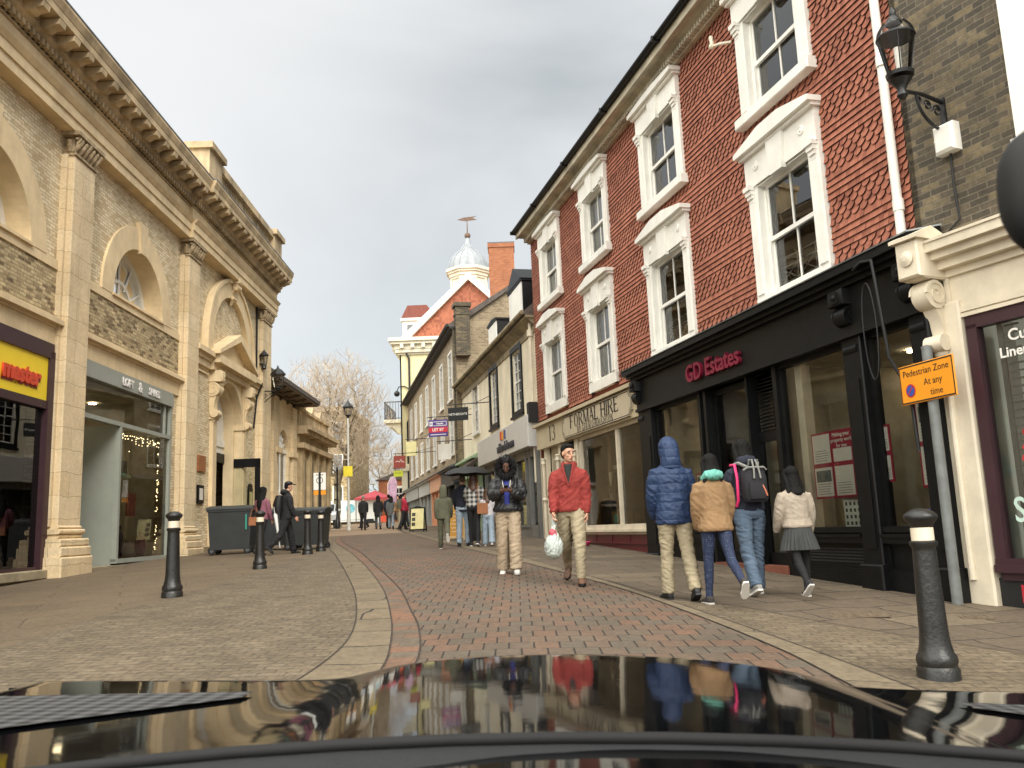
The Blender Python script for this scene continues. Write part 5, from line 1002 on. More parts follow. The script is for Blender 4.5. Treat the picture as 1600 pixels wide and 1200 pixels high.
q = MB(); q.box(27.0, 29.8, -.62, -.55, 4.1, 6.5); q.box(27.0, 29.8, -.62, -.5, 4.35, 4.6); BL(q, 'white_tympanum', WHITE, dc)
q = MB(); q.box(27.0, 28.4, -.55, -.48, .4, 4.12); q.box(28.4, 29.8, -.55, -.5, 3.8, 4.12)
BL(q, 'door', BLACK, dc); q = MB(); q.box(27.0, 29.8, -2.5, -2.4, .4, 4.2); BL(q, 'dark_hall', ROOM, dc)
# open glazed leaf standing out from the jamb
q = MB(); q.box(29.76, 29.82, -.5, .72, 3.65, 3.95); q.box(29.76, 29.82, .54, .72, .5, 3.95); q.box(29.76, 29.82, -.5, -.36, .5, 3.95); q.box(29.76, 29.82, -.5, .72, .5, .75); lf = BL(q, 'open_door', BLACK, dc)
q = MB(); q.add([(29.79, -.36, .75), (29.79, .54, .75), (29.79, .54, 3.65), (29.79, -.36, 3.65)], [(0, 1, 2, 3)]); BL(q, 'door_glass', PANEB, lf)
q = MB(); q.box(27.3, 27.7, -.47, -.46, 1.75, 2.1); BL(q, 'notice', M('notice_buff', lin((190, 180, 150)), .7, .3, 20), dc)
# door-bay trimmings, all fixed plates
q = MB(); q.bbox(25.55, 26.2, .0, .05, 3.25, 3.75, .01); BL(q, 'brown_plaque', M('plaque_brown', lin((150, 96, 54)), .5, .15)); q = MB(); q.bbox(25.55, 26.05, 0, .06, 2.3, 2.85, .01); nb = BL(q, 'notice_board', BLACK); q = MB(); q.box(25.65, 25.95, .06, .065, 2.4, 2.75); BL(q, 'paper', PAP, nb)
q = MB(); q.box(30.75, 31.25, 0, .06, 1.6, 2.9); q.archring(31.0, 0, .25, 2.9, 0, .06); hb = BL(q, 'arched_board', BLACK); q = MB(); q.box(30.82, 31.18, .06, .065, 1.68, 2.85); BL(q, 'cream_list', M('list_cream', lin((200, 190, 140)), .7, .2, 20), hb)
q = MB(); q.tube([(31.6, .05, 9.9), (31.6, .05, 7.0), (31.5, .3, 6.9), (31.5, .1, 6.4), (31.3, .05, 5.2)], .035, 6); BL(q, 'cable', BLACKM)
# plinth
q = MB(); q.box(24.8, 26.9, -.02, .1, .1, 1.0); q.box(29.9, 31.75, -.02, .1, .1, 1.0); q.box(6, 33, -.5, .02, 0, .35); BL(q, 'plinth', M('plinth_stone', lin((150, 134, 104)), .9, .35, 2, .3, 16))
# shopfronts in the two nearer bays
q = MB()
q.box(18.3, 23.4, -.15, .06, 5.22, 5.27); q.box(18.3, 23.4, -.1, .08, 4.88, 5.22)
q.box(18.3, 23.4, -.1, .04, 3.98, 4.08); q.box(18.3, 18.38, -.1, .04, .8, 4.9); q.box(20.2, 20.3, -.1, .04, .8, 4.0); q.box(23.28, 23.4, -.1, .04, .7, 4.9); q.box(20.2, 23.4, -.1, .06, .76, .86); q.box(22.95, 23.0, -.1, .02, 4.08, 4.88)
ls = BL(q, 'grey_shopfront', GREYP)
q = MB(); q.box(18.3, 23.4, -.14, .05, 5.23, 5.265); BL(q, 'white_strip', M('strip_white', lin((220, 214, 214)), .5), ls)
SILV = M('white_metal_letters', lin((236, 232, 226)), .35, .04)
text('LOFT', .26, SILV, ls, (-20.4, .10, 5.05), 'lettering', .01, bold=.012); text('&', .36, SILV, ls, (-21.12, .10, 5.05), 'lettering', .008, bold=.006); text('SPIRES', .26, SILV, ls, (-22.0, .10, 5.05), 'lettering', .008, bold=.006)
q = MB(); q.add([(20.3, -.04, .86), (23.28, -.04, .86), (23.28, -.04, 3.98), (20.3, -.04, 3.98)], [(3, 2, 1, 0)]); BL(q, 'shop_window', PANEB, ls, recalc=False); q = MB(); q.add([(18.38, -.04, 4.08), (23.28, -.04, 4.08), (23.28, -.04, 4.88), (18.38, -.04, 4.88)], [(3, 2, 1, 0)]); BL(q, 'transom_window', PANEB, ls, recalc=False)
q = MB(); q.box(20.22, 20.28, -1.7, -.1, .7, 4.0); q.box(18.3, 20.25, -1.75, -1.7, .6, 4.0); BL(q, 'porch_panel', GREYP, ls)
q = MB(); q.box(18.2, 23.5, -4, -3.9, .5, 5.2); q.box(18.2, 23.5, -3.9, -.1, .5, .62); q.box(18.2, 23.5, -3.9, -.12, 4.9, 5.0); q.box(23.4, 23.5, -3.9, -.15, .5, 5.2); q.box(18.15, 18.25, -3.9, -.15, .5, 5.2); BL(q, 'shop_interior', M('gift_shop_wall', lin((188, 180, 156)), .9, .3, 1.2), ls)
q = MB(); q.box(18.1, 23.5, -.3, .14, .2, .72); BL(q, 'stone_step', M('step_stone', lin((150, 138, 112)), .85, .25, 3, .2, 20), ls)
q = MB(); q.lathe([(0, 0), (.16, 0), (.16, .03), (0, .03)], (19.6, -1.4, 4.86), 16); BL(q, 'ceiling_lamp', M('lamp_glow', (1, .8, .5), .5, .02, emit=14.0), ls)
q = MB(); rnd = random.Random(9)
for k in range(60): x = 20.6 + rnd.random() * 2.5; z = 3.9 - abs(rnd.gauss(0, .12)); q.ell((x, -.2, z), (.012, .012, .012), 5, 4)
for k in range(45): q.ell((23.1 + rnd.gauss(0, .04), -.2, 1 + rnd.random() * 2.9), (.012, .012, .012), 5, 4)
BL(q, 'fairy_lights', M('fairy_glow', (1, .75, .4), .5, .02, emit=3.0), ls)
for x, y in ((19.2, -2.6), (20.9, -1.4), (22.2, -1.6), (21.4, -2.8)): q = MB(); q.lathe([(0, 0), (.09, 0), (.09, .03), (0, .03)], (x, y, 4.86), 12); BL(q, 'ceiling_lamp', M('lamp_glow'), ls)
q = MB(); [q.box(20.5, 23.2, -3.8, -3.5, z, z + .04) for z in (1.2, 1.8, 2.4, 3.0)]; BL(q, 'wall_shelf', M('shelf_wood', lin((130, 104, 70)), .7, .3), ls)
def ware(s, y, z, w_, h_, c_, label, name, cat):
    q = MB(); q.lathe([(0, 0), (w_ * .7, 0), (w_, h_ * .3), (w_ * .8, h_ * .7), (w_ * .4, h_ * .85), (w_ * .5, h_), (0, h_)], (0, 0, 0), 12); o = q.build(name, M('ware_%s' % label.split()[0], lin(c_), .5), smooth=True); o.location = on_left(s, y, z); return tag(o, label, cat)
q = MB(); q.box(20.35, 23.2, -.9, -.1, .72, .88); BL(q, 'display_shelf', M('shelf_wood', lin((130, 104, 70)), .7, .3), ls)
ware(20.8, -.4, .9, .16, .5, (60, 110, 60), 'green vase on the gift shop display shelf, nearest the porch', 'vase', 'vase'); ware(21.4, -.45, .9, .14, .75, (70, 50, 60), 'plum coloured tall vase in the gift shop window', 'vase', 'vase')
ware(22.0, -.5, .9, .2, .4, (190, 180, 160), 'cream squat pot in the middle of the gift shop window', 'pot', 'pot'); ware(22.6, -.4, .9, .15, .6, (150, 60, 70), 'red jar at the far side of the gift shop window', 'jar', 'jar')
for s_, z_, w_, h_, c_, lb in ((22.4, 2.2, .5, .6, (180, 90, 70), 'orange abstract print hanging in the gift shop'), (21.9, 3.1, .35, .4, (100, 96, 84), 'small dark framed print high in the gift shop window')):
    q = MB(); q.box(-w_ / 2, w_ / 2, -.02, .02, -h_ / 2, h_ / 2); o = q.build('picture', M('print_%d' % c_[0], lin(c_), .6, .5, 12)); o.location = on_left(s_, -.6, z_); o.rotation_euler = (0, 0, mh.rotation_euler[2]); tag(o, lb, 'picture')
rg_ = random.Random(21)
for k in range(26):
    q = MB(); w_, h_ = rg_.uniform(.05, .13), rg_.uniform(.16, .42); c_ = rg_.choice(((176, 70, 70), (90, 130, 90), (200, 190, 170), (70, 80, 110), (190, 150, 90)))
    if k % 2: q.bbox(-w_, w_, -.06, .06, 0, h_, .01)
    else: q.lathe([(0, 0), (w_ * .8, 0), (w_, h_ * .4), (w_ * .5, h_ * .8), (w_ * .6, h_), (0, h_)], (0, 0, 0), 10)
    o = q.build('shop_goods', M('goods_%d' % c_[0], lin(c_), .5)); s_ = 20.6 + (k % 9) * .3; o.location = on_left(s_, -3.62 if k < 18 else -.75, (1.24, 1.84, .9)[k // 9]); tag(o, 'small gift ware lined up on shelves inside the gift shop', 'gift ware', 'gift ware on the shop shelves')
# near bay: purple frame, yellow sign
q = MB(); q.box(11.2, 16.9, -.1, .1, 4.95, 5.26); q.box(16.75, 16.95, -.1, .1, .8, 5.1); q.box(11.2, 16.9, -.1, .08, 3.92, 4.08); q.box(11.2, 16.9, -.1, .06, .76, .84); q.box(11.2, 11.4, -.1, .1, .8, 5.1)
ps = BL(q, 'purple_shopfront', PURPLE); q = MB(); q.box(11.4, 16.75, -.05, .06, 4.08, 4.95); yb_ = BL(q, 'yellow_sign', M('sign_yellow', lin((238, 208, 44)), .45, .03), ps)
text('master', .46, M('letters_red', lin((206, 70, 40)), .45, .04), yb_, (-15.78, .085, 4.47), 'lettering', .02, bold=.022, sx=1.0, shear=.08)
text('master', .46, M('letters_redshadow', lin((150, 60, 40)), .5, .04), yb_, (-15.80, .068, 4.44), 'letter_shadow', .004, bold=.04, sx=1.0, shear=.08)
q = MB(); q.add([(11.4, -.02, .84), (16.75, -.02, .84), (16.75, -.02, 3.92), (11.4, -.02, 3.92)], [(3, 2, 1, 0)]); BL(q, 'shop_window', glass('shop_glass_dark', (.5, .55, .52), 1.7), ps, recalc=False)
q = MB(); q.box(11.2, 16.95, -3, -2.9, .5, 5); q.box(11.2, 16.95, -2.9, -.1, .5, .6); q.box(16.9, 17, -3, -.1, .5, 5); q.box(11.2, 17, -3, -.1, 4.0, 4.1); BL(q, 'shop_interior', ROOM, ps)
q = MB(); q.box(10.9, 16.95, -.3, .12, .1, .68); q.bbox(10.9, 17.0, -.3, .2, .6, .78, .02); BL(q, 'stone_sill', M('step_stone'), ps)
# wall lanterns on the hall's last pilaster
for s_, y_, z_, k, lb in ((32.0, .75, 7.1, 1.0, 'black lantern on a scrolled arm beside the hall doorway'), (31.7, .3, 7.9, .6, 'small black lantern fixed above the hall string course')):
    o = thing('wall_lantern', lb, 'lamp', on_left(s_, 0, 0), mh.rotation_euler[2], 'wall lanterns on the hall'); q = MB()
    if k == 1.0:
        q.tube([(0, .02, z_ - .45), (0, .12, z_ - .4), (0, .78, z_ - .42)], .025, 6); q.tube([(0, .04, z_ - 1.1), (0, .04, z_ - .3)], .025, 6); q.scroll((0, .25, z_ - .6), .12, .03, 1, 1.6, .2); q.scroll((0, .5, z_ - .54), .08, .03, 1, 1.6, .2); q.tube([(0, .05, z_ - 1.0), (0, .3, z_ - .78), (0, .7, z_ - .45)], .018, 6)
    else: q.tube([(0, 0, z_ - .2), (0, .3, z_ - .2)], .025, 6)
    q.lathe([(.05, -.42), (.1, -.36), (.13 * k, -.3), (.16 * k, -.3), (.16 * k, -.27), (.0, -.27)], (0, y_, z_), 8); q.lathe([(.3 * k, .2 * k), (.3 * k, .24 * k), (.16 * k, .4 * k), (.06, .46 * k), (.03, .55 * k), (0, .6 * k)], (0, y_, z_), 8)
    for t in range(6): a = t * PI / 3; q.tube([(.15 * k * math.cos(a), y_ + .15 * k * math.sin(a), z_ - .28), (.25 * k * math.cos(a), y_ + .25 * k * math.sin(a), z_ + .22 * k)], .012, 4)
    q.build('lantern_frame', IRON, o); q = MB(); q.lathe([(.14 * k, -.27), (.24 * k, .2 * k)], (0, y_, z_), 6); q.build('lamp_glass', glass('lamp_glass'), o)
# ================================================================== lodge with deep canopy
lg = thing('canopied_lodge', 'low stone lodge with a deep bracketed roof canopy beyond the hall', 'building', (-9, 0, 0), mh.rotation_euler[2])
q = MB(); q.wall(33.1, 42, .5, 7.6, [(39.0, 40.9, 1.2, 6.15)], y=-1, depth=.3); q.spandrel(39.95, .95, 5.2, -1, .3, 6.15); q.box(41.9, 42, -9, -1, 0, 7.6); q.box(33.1, 42, -9, -8.9, 0, 7.6)
for a, c in ((37.6, 38.2), (41.25, 42.05)): q.box(a, c, -1, -.85, .5, 7.4)
for a in (38.0, 41.0): q.box(a, a + 1.0, -1, -.78, 4.95, 5.2)
BL(q, 'wall', STONE, lg)
q = MB(); q.prism([(0.05, 7.75), (0.05, 7.95), (-4.5, 9.6), (-9, 7.95), (-9, 7.75), (-1, 7.75)], 'x', 33.05, 43.2); BL(q, 'roof', M('dark_roof_tile'), lg)
q = MB(); q.box(33.05, 43.1, -1, 0, 7.66, 7.75); q.box(42, 43.1, -9, -1, 7.66, 7.75)
for i in range(7): x = 34 + i * 1.3; q.tube([(x, -1, 7.5), (x, -.75, 7.62), (x, -.5, 7.52), (x, -.3, 7.6), (x, -.05, 7.6)], .07, 6)
BL(q, 'canopy_soffit', M('soffit_brown', lin((104, 90, 72)), .8, .2), lg)
q = MB(); q.box(39.0, 40.9, -1.3, -1.22, 1.2, 5.2); q.box(39.0, 40.9, -1.2, -1.1, 3.1, 3.25); q.box(39.0, 39.15, -1.25, -1.15, 1.2, 5.2); q.box(40.75, 40.9, -1.25, -1.15, 1.2, 5.2); q.box(39.9, 40.0, -1.25, -1.15, 1.2, 5.2); q.box(39.0, 40.9, -1.25, -1.1, 5.1, 5.25)
for t in range(1, 8): a = t * PI / 8; q.tube([(39.95, -1.2, 5.2), (39.95 + .9 * math.cos(a), -1.2, 5.2 + .9 * math.sin(a))], .05, 4)
q.archring(39.95, .5, .6, 5.2, -1.25, -1.15); wn_ = BL(q, 'arch_window', WHITE, lg); q = MB(); q.box(39.2, 39.85, -1.2, -1.19, 3.3, 5.0); q.box(40.05, 40.7, -1.2, -1.19, 3.3, 5.0); BL(q, 'pane', M('far_glass', lin((70, 74, 74)), .12, .3, 1), wn_)
# balustraded stone building
bs = thing('balustraded_building', 'stone building with a heavy cornice and roof vents past the lodge', 'building', (-9, 0, 0), mh.rotation_euler[2])
q = MB(); q.box(42.2, 49.5, -8, -.8, 0, 6.2)
for a in (42.3, 44.0, 45.8, 47.6, 49.0): q.box(a, a + .5, -.8, -.65, .8, 5.5)
BL(q, 'wall', M('lodge_stone', lin((176, 156, 120)), .85, .3, 1.5, .3, 20), bs)
q = MB(); q.box(42.0, 49.7, -1, -.5, 5.5, 5.75); q.box(42.0, 49.8, -1, -.35, 6.2, 6.4); q.box(42.0, 49.9, -1, -.2, 6.4, 6.6); q.box(42.2, 49.6, -1.2, -.8, 6.6, 7.4); q.box(42.1, 49.7, -1.3, -.7, 7.4, 7.55)
for a in (43.2, 45.2, 47.2): q.prism([(a, 7.55), (a + .7, 7.55), (a + .35, 8.0)], 'y', -1.2, -.8)
BL(q, 'cornice', CORN, bs)
for a in (43.5, 45.4): q = MB(); q.tube([(a, -2.2, 7), (a, -2.2, 8.7), (a + .15, -2.2, 8.85), (a + 1.3, -2.2, 8.85)], .09, 8); q.tube([(a, -2.2, 7), (a, -2.2, 7.8)], .3, 8); BL(q, 'roof_vent', WHITE, bs)
q = MB()
for a in (43.1, 44.9, 46.7, 48.3): q.box(a, a + .6, -.83, -.78, 2, 5)
BL(q, 'window', M('far_glass'), bs)
# ================================================================== STREET FURNITURE
def bollard(x, y, h, label, first=None):
    if first:
        o = copy_tree(first); o.location = (x, y, ground(x, y)); o.scale = (h, h, h); o['label'] = label; return o
    o = thing('bollard', label, 'bollard', (x, y, ground(x, y)), 0, 'black bollards with white bands'); o.scale = (h, h, h)
    q = MB(); q.lathe([(.0, -.05), (.122, -.05), (.122, .05), (.11, .07), (.118, .1), (.112, .13), (.1, .145), (.088, .2), (.082, .26), (.068, .74), (.068, .765), (.08, .78), (.08, .8), (.07, .805), (.062, .81), (.062, .89), (.066, .895), (.072, .91), (.094, .935), (.098, .95), (.094, .965), (.07, .985), (.045, .998), (0, 1.003)], (0, 0, 0), 28)
    q.build('post', M('bollard_black', lin((34, 33, 31)), .4, .35, 9, .25, 35), o, smooth=40)
    q = MB(); q.lathe([(.062, .806), (.0655, .808), (.0655, .884), (.062, .886)], (0, 0, 0), 28); q.build('white_band', M('band_white', lin((226, 214, 190)), .5, .08, 12), o, smooth=True); return o
bo = bollard(2.73, 5.86, 1.1, 'largest bollard, rust-worn, standing by itself on the right-hand pavement')
bollard(-4.69, 11.75, 1.14, 'bollard standing alone on the left between the setts and the brown pavement', bo)
bollard(-4.87, 16.3, 1.08, 'bollard directly in front of the woman in the purple jacket', bo)
bollard(-5.02, 20.6, 1.05, 'bollard in front of the far wheeled bin, left one of a close pair', bo)
bollard(-5.0, 21.9, 1.02, 'bollard in front of the far wheeled bin, right one of a close pair', bo)
def bin_(x, y, w_, d_, h, rz, label):
    o = thing('wheelie_bin', label, 'bin', (x, y, ground(x, y)), rz, 'dark wheeled rubbish bins')
    BM = M('bin_plastic', lin((46, 49, 50)), .5, .15, 3, .1, 30)
    q = MB(); a, b_ = w_ / 2, d_ / 2
    def ring(s_, z): return [(-a * s_, -b_ * s_, z), (a * s_, -b_ * s_, z), (a * s_, b_ * s_, z), (-a * s_, b_ * s_, z)]
    rr = ring(.88, .12) + ring(.98, h - .16) + ring(1.03, h - .16) + ring(1.03, h - .1)
    q.add(rr, [(3, 2, 1, 0)] + [(4 * k + i, 4 * k + (i + 1) % 4, 4 * k + 4 + (i + 1) % 4, 4 * k + 4 + i) for k in range(3) for i in range(4)] + [(12, 13, 14, 15)]); q.build('body', BM, o)
    q = MB(); q.prism([(-b_ * 1.08, h - .1), (b_ * 1.08, h - .1), (b_ * 1.06, h - .03), (0, h + .01), (-b_ * 1.06, h - .05)], 'x', -a * 1.06, a * 1.06); q.tube([(-a * 1.04, b_ * 1.1, h - .08), (a * 1.04, b_ * 1.1, h - .08)], .02, 6); q.build('lid', BM, o)
    for sx_ in (-1, 1):
        for sy in (-1, 1):
            q = MB(); q.lathe([(0, -.03), (.1, -.03), (.105, -.02), (.105, .02), (.1, .03), (0, .03)], (sx_ * a * .8, sy * b_ * .8, .1), 16, 'y'); wq = q.build('wheel', BLACKM, o, smooth=True); q = MB(); q.lathe([(0, -.034), (.05, -.034), (.05, .034), (0, .034)], (sx_ * a * .8, sy * b_ * .8, .1), 12, 'y'); q.build('hub', M('hub_grey', lin((90, 90, 88)), .5), wq)
    return o
bin_(-7.7, 23.3, 1.15, .9, 1.28, .12, 'big wheeled bin beside the hall doorway with a green sticker'); q = MB(); 
st_ = MB(); st_.box(-.02, .02, -.004, .004, -.2, .2); st_ = st_.build('bin_sticker', M('teal_sticker', lin((60, 150, 130)), .5)); st_.location = (-7.22, 22.9, 1.65); tag(st_, 'narrow teal sticker on the near corner of the bin by the hall doorway', 'sticker')
bin_(-6.75, 24.6, 1.1, .9, 1.15, .05, 'wheeled bin between the purple jacket woman and the person in black')
bin_(-5.75, 23.6, 1.1, .85, 1.12, .0, 'wheeled bin right of the person in black, behind the bollard pair')
q = MB(); q.tube([(0, 0, -.1), (0, 0, 5.9)], [.07, .045], 12); q.tube([(0, 0, -.05), (0, 0, 1.1)], .1, 12); lp = thing('lamp_post', 'tall slim pale lamp post with a black lantern in front of the bare tree', 'lamp post', (-8.81, 45, 1.42)); q.build('pole', M('pole_pale', lin((196, 196, 188)), .5, .1), lp, smooth=True)
q = MB(); q.lathe([(.05, 5.85), (.1, 5.95), (.16, 6.0), (.16, 6.03), (0, 6.03)], (0, 0, 0), 10); q.lathe([(.3, 6.42), (.3, 6.46), (.12, 6.66), (.04, 6.75), (0, 6.9)], (0, 0, 0), 10)
for k in range(6): a = k * PI / 3; q.tube([(.15 * math.cos(a), .15 * math.sin(a), 6.0), (.25 * math.cos(a), .25 * math.sin(a), 6.45)], .014, 4)
q.build('lantern', IRON, lp); q = MB(); q.lathe([(.14, 6.03), (.24, 6.42)], (0, 0, 0), 10); q.build('lamp_glass', glass('lamp_glass'), lp)
q = MB(); q.box(-.24, .24, -.12, -.1, 2.75, 3.3); pq = q.build('yellow_plate', M('plate_yellow', lin((226, 208, 60)), .5), lp)
zs = thing('zone_sign', 'grey post with a white parking zone sign and orange plate by the bins', 'sign', (-6.42, 28, ground(-6.42, 28))); q = MB(); q.tube([(0, 0, 0), (0, 0, 2.3)], .05, 10); q.build('post', BLACKM, zs); q = MB(); q.bbox(-.2, .2, -.03, 0, 1.72, 2.28, .004); bd = q.build('white_plate', WHITE, zs); q = MB(); q.archring(0, .09, .11, 2.03, -.034, -.031); q2 = [(v[0], v[1], 4.06 - v[2]) for v in q.v]; n0 = len(q.v); fs = [tuple(i + n0 for i in f_) for f_ in q.f]; q.v += q2; q.f += fs; q.mi += q.mi; q.box(-.12, .12, -.034, -.031, 2.2, 2.22); q.build('circle', SIGNK, bd)
q = MB(); q.box(-.2, .2, -.03, 0, 1.56, 1.7); q.build('orange_plate', OR, zs)
dpst = thing('old_lamp_post', 'dark cast iron lamp column standing in front of the white vehicles', 'lamp post', (-10.45, 50, 1.5)); q = MB(); q.lathe([(.16, 0), (.16, .4), (.11, .5), (.07, .8), (.055, 1.1), (.045, 3.3), (.08, 3.35), (.03, 3.6)], (0, 0, 0), 12); q.build('column', IRON, dpst, smooth=True)
def aboard(x, y, w_, h, rz, label, frame_m, face_m, face='plain'):
    o = thing('a_board', label, 'sign board', (x, y, ground(x, y)), rz); a = w_ / 2; t = .28
    for sy in (-1, 1):
        q = MB(); f_ = lambda z: sy * (t - t * .85 * z / h)
        for xa, xb in ((-a, -a + .04), (a - .04, a)): q.add([(xa, f_(0) - .02, 0), (xb, f_(0) - .02, 0), (xb, f_(0) + .02, 0), (xa, f_(0) + .02, 0), (xa, f_(h) - .02, h), (xb, f_(h) - .02, h), (xb, f_(h) + .02, h), (xa, f_(h) + .02, h)], [(0, 1, 2, 3), (4, 5, 6, 7), (0, 1, 5, 4), (1, 2, 6, 5), (2, 3, 7, 6), (3, 0, 4, 7)])
        q.box(-a, a, f_(h) - .02, f_(h) + .02, h - .04, h + .01); q.box(-a, a, f_(.1) - .02, f_(.1) + .02, .06, .12); q.tube([(-a * .5, f_(h), h), (0, f_(h), h + .05), (a * .5, f_(h), h)], .02, 6)
        fo = q.build('frame', frame_m, o); q = MB(); q.add([(-a + .04, f_(.12) + sy * .01, .12), (a - .04, f_(.12) + sy * .01, .12), (a - .04, f_(h - .04) + sy * .01, h - .04), (-a + .04, f_(h - .04) + sy * .01, h - .04)], [(0, 1, 2, 3)]); pn = q.build('panel', face_m, fo)
        if sy == -1:
            q = MB(); rnd = random.Random(int(x * 10))
            if face == 'menu':
                for i in range(3): z = .25 + i * .2; q.add([(-a + .08, f_(z) - .016, z), (-.08, f_(z) - .016, z), (-.08, f_(z + .14) - .016, z + .14), (-a + .08, f_(z + .14) - .016, z + .14)], [(0, 1, 2, 3)])
                q.build('picture', M('menu_dark', lin((60, 56, 44)), .6, .4, 20), pn)
            else:
                for i in range(6):
                    z = .25 + i * .11; wv = .08 + rnd.random() * .1; pts = [(-wv + 2 * wv * k / 12, f_(z) - .018, z + .016 * math.sin(k * 2.2 + i)) for k in range(13)]; q.tube(pts, .007, 4)
                q.build('chalk_writing', M('chalk', lin((236, 226, 196)), .8), pn)
    return o
aboard(-4.15, 36, .62, 1.0, -.1, 'black framed pavement board with cream menu panel', BLACK, M('menu_cream', lin((216, 206, 150)), .6), 'menu')
aboard(-1.78, 25.4, .5, 1.0, -.05, 'mustard chalk board leaning behind the child in olive green', M('pine_frame', lin((200, 170, 120)), .6), M('mustard_board', lin((172, 124, 40)), .7, .1), 'chalk')
lb_ = thing('litter_bin', 'dark bin with a pale rim between the mustard board and the couple', 'litter bin', (-1.28, 24.6, ground(-1.28, 24.6))); q = MB(); q.lathe([(0, 0), (.2, 0), (.22, .05), (.22, .82), (0, .82)], (0, 0, 0), 18); q.lathe([(0, .9), (.24, .9), (.2, .98), (0, 1.02)], (0, 0, 0), 18); q.build('body', BLACKM, lb_, smooth=True); q = MB(); q.lathe([(.0, .82), (.225, .82), (.225, .9), (0, .9)], (0, 0, 0), 18); q.build('pale_rim', M('band_white'), lb_, smooth=True)
for k, (x, y, w_, d_, lb) in enumerate(((3.28, 8.58, .27, .19, 'larger rectangular iron cover in the right-hand pavement beside the bollard'), (4.3, 8.35, .14, .12, 'small square iron cover near the foot of the grey post'))):
    o = thing('iron_cover', lb, 'manhole cover', (x, y, ground(x, y) + .004), R(-14)); q = MB(); q.box(-w_, w_, -d_, d_, -.01, .006); q.build('frame', M('iron_rust', lin((104, 90, 72)), .75, .3, 12, .3, 60), o); q = MB()
    for i in range(int(w_ * 22)):
        for j in range(int(d_ * 22)): q.box(-w_ + .04 + i * .09, -w_ + .1 + i * .09, -d_ + .04 + j * .09, -d_ + .09 + j * .09, .006, .011)
    q.build('tread', M('iron_rust'), o)
# ================================================================== VEHICLES
def far_car(x, y, rz, label, c_):
    o = thing('parked_car', label, 'car', (x, y, ground(x, y)), rz); P = M('car_paint_%d' % c_[0], lin(c_), .3, .03, coat=.5)
    q = MB(); q.prism([(-2.1, .35), (2.1, .35), (2.15, .7), (1.9, .86), (1.2, .95), (-1.9, 1.0), (-2.15, .8)], 'x', -.88, .88); q.prism([(1.25, .94), (.5, 1.42), (-1.3, 1.46), (-1.95, 1.0)], 'x', -.74, .74); q.build('body', P, o)
    q = MB(); q.prism([(1.2, .97), (.56, 1.38), (.6, 1.40), (1.26, .98)], 'x', -.66, .66); q.prism([(1.1, .98), (.45, 1.36), (-1.2, 1.4), (-1.75, 1.02)], 'x', -.755, .755); q.build('windscreen', M('car_glass', lin((30, 34, 36)), .08), o)
    for sx_ in (-1, 1):
        q = MB(); q.ell((sx_ * .66, 2.06, .68), (.17, .1, .08), 10, 6); q.build('headlight', M('lens', lin((210, 214, 214)), .2), o); q = MB(); q.bbox(sx_ * 1.02 - .1, sx_ * 1.02 + .1, .75, .9, .95, 1.08, .02); q.build('wing_mirror', P, o)
        for y_ in (-1.3, 1.35): q = MB(); q.lathe([(0, -.1), (.31, -.1), (.31, .1), (0, .1)], (sx_ * .8, y_, .31), 18, 'x'); q.build('wheel', BLACKM, o, smooth=True)
    q = MB(); q.box(-.5, .5, 2.12, 2.17, .42, .62); q.build('grille', BLACKM, o); q = MB(); q.box(-.26, .26, 2.17, 2.185, .46, .57); q.build('number_plate', WHITE, o); o.location.z += .18; return o
far_car(-12.95, 58, R(188), 'silver hatchback facing the camera beside the foot of the tree', (176, 180, 182))
far_car(-8.6, 72, R(90), 'dark hatchback half hidden behind the distant walkers', (40, 44, 50))
vn = thing('white_van', 'large white box van with a pale blue emblem behind the silver hatchback', 'van', (-15.6, 80, ground(-12.6, 69)), R(90)); VW = M('van_white', lin((222, 226, 224)), .35, .03)
q = MB(); q.bbox(-1.05, 1.05, -2.6, 2.0, .6, 2.35, .05); q.build('box_body', VW, vn); q = MB(); q.prism([(2.0, .4), (3.5, .4), (3.6, 1.0), (3.1, 1.3), (2.7, 1.95), (2.0, 2.05)], 'x', -1, 1); q.box(-1, 1, -3.1, 2.1, .4, .7); q.build('cab', VW, vn); q = MB(); q.prism([(3.12, 1.35), (2.77, 1.88), (2.81, 1.9), (3.16, 1.36)], 'x', -.9, .9); q.prism([(2.2, 1.3), (2.95, 1.3), (2.6, 1.8), (2.2, 1.85)], 'x', -1.01, 1.01); q.build('windscreen', M('car_glass'), vn)
for sx_ in (-1, 1):
    for y_ in (-2.1, 2.7): q = MB(); q.lathe([(0, -.12), (.36, -.12), (.36, .12), (0, .12)], (sx_ * .9, y_, .36), 16, 'x'); q.build('wheel', BLACKM, vn, smooth=True)
q = MB(); q.lathe([(0, 0), (.42, 0), (.42, .01), (0, .01)], (1.05, -.3, 1.6), 20, 'x'); q.lathe([(0, 0), (.42, 0), (.42, .01), (0, .01)], (-1.06, -.3, 1.6), 20, 'x'); q.build('emblem', M('emblem_blue', lin((120, 190, 205)), .5, .3, 3), vn)
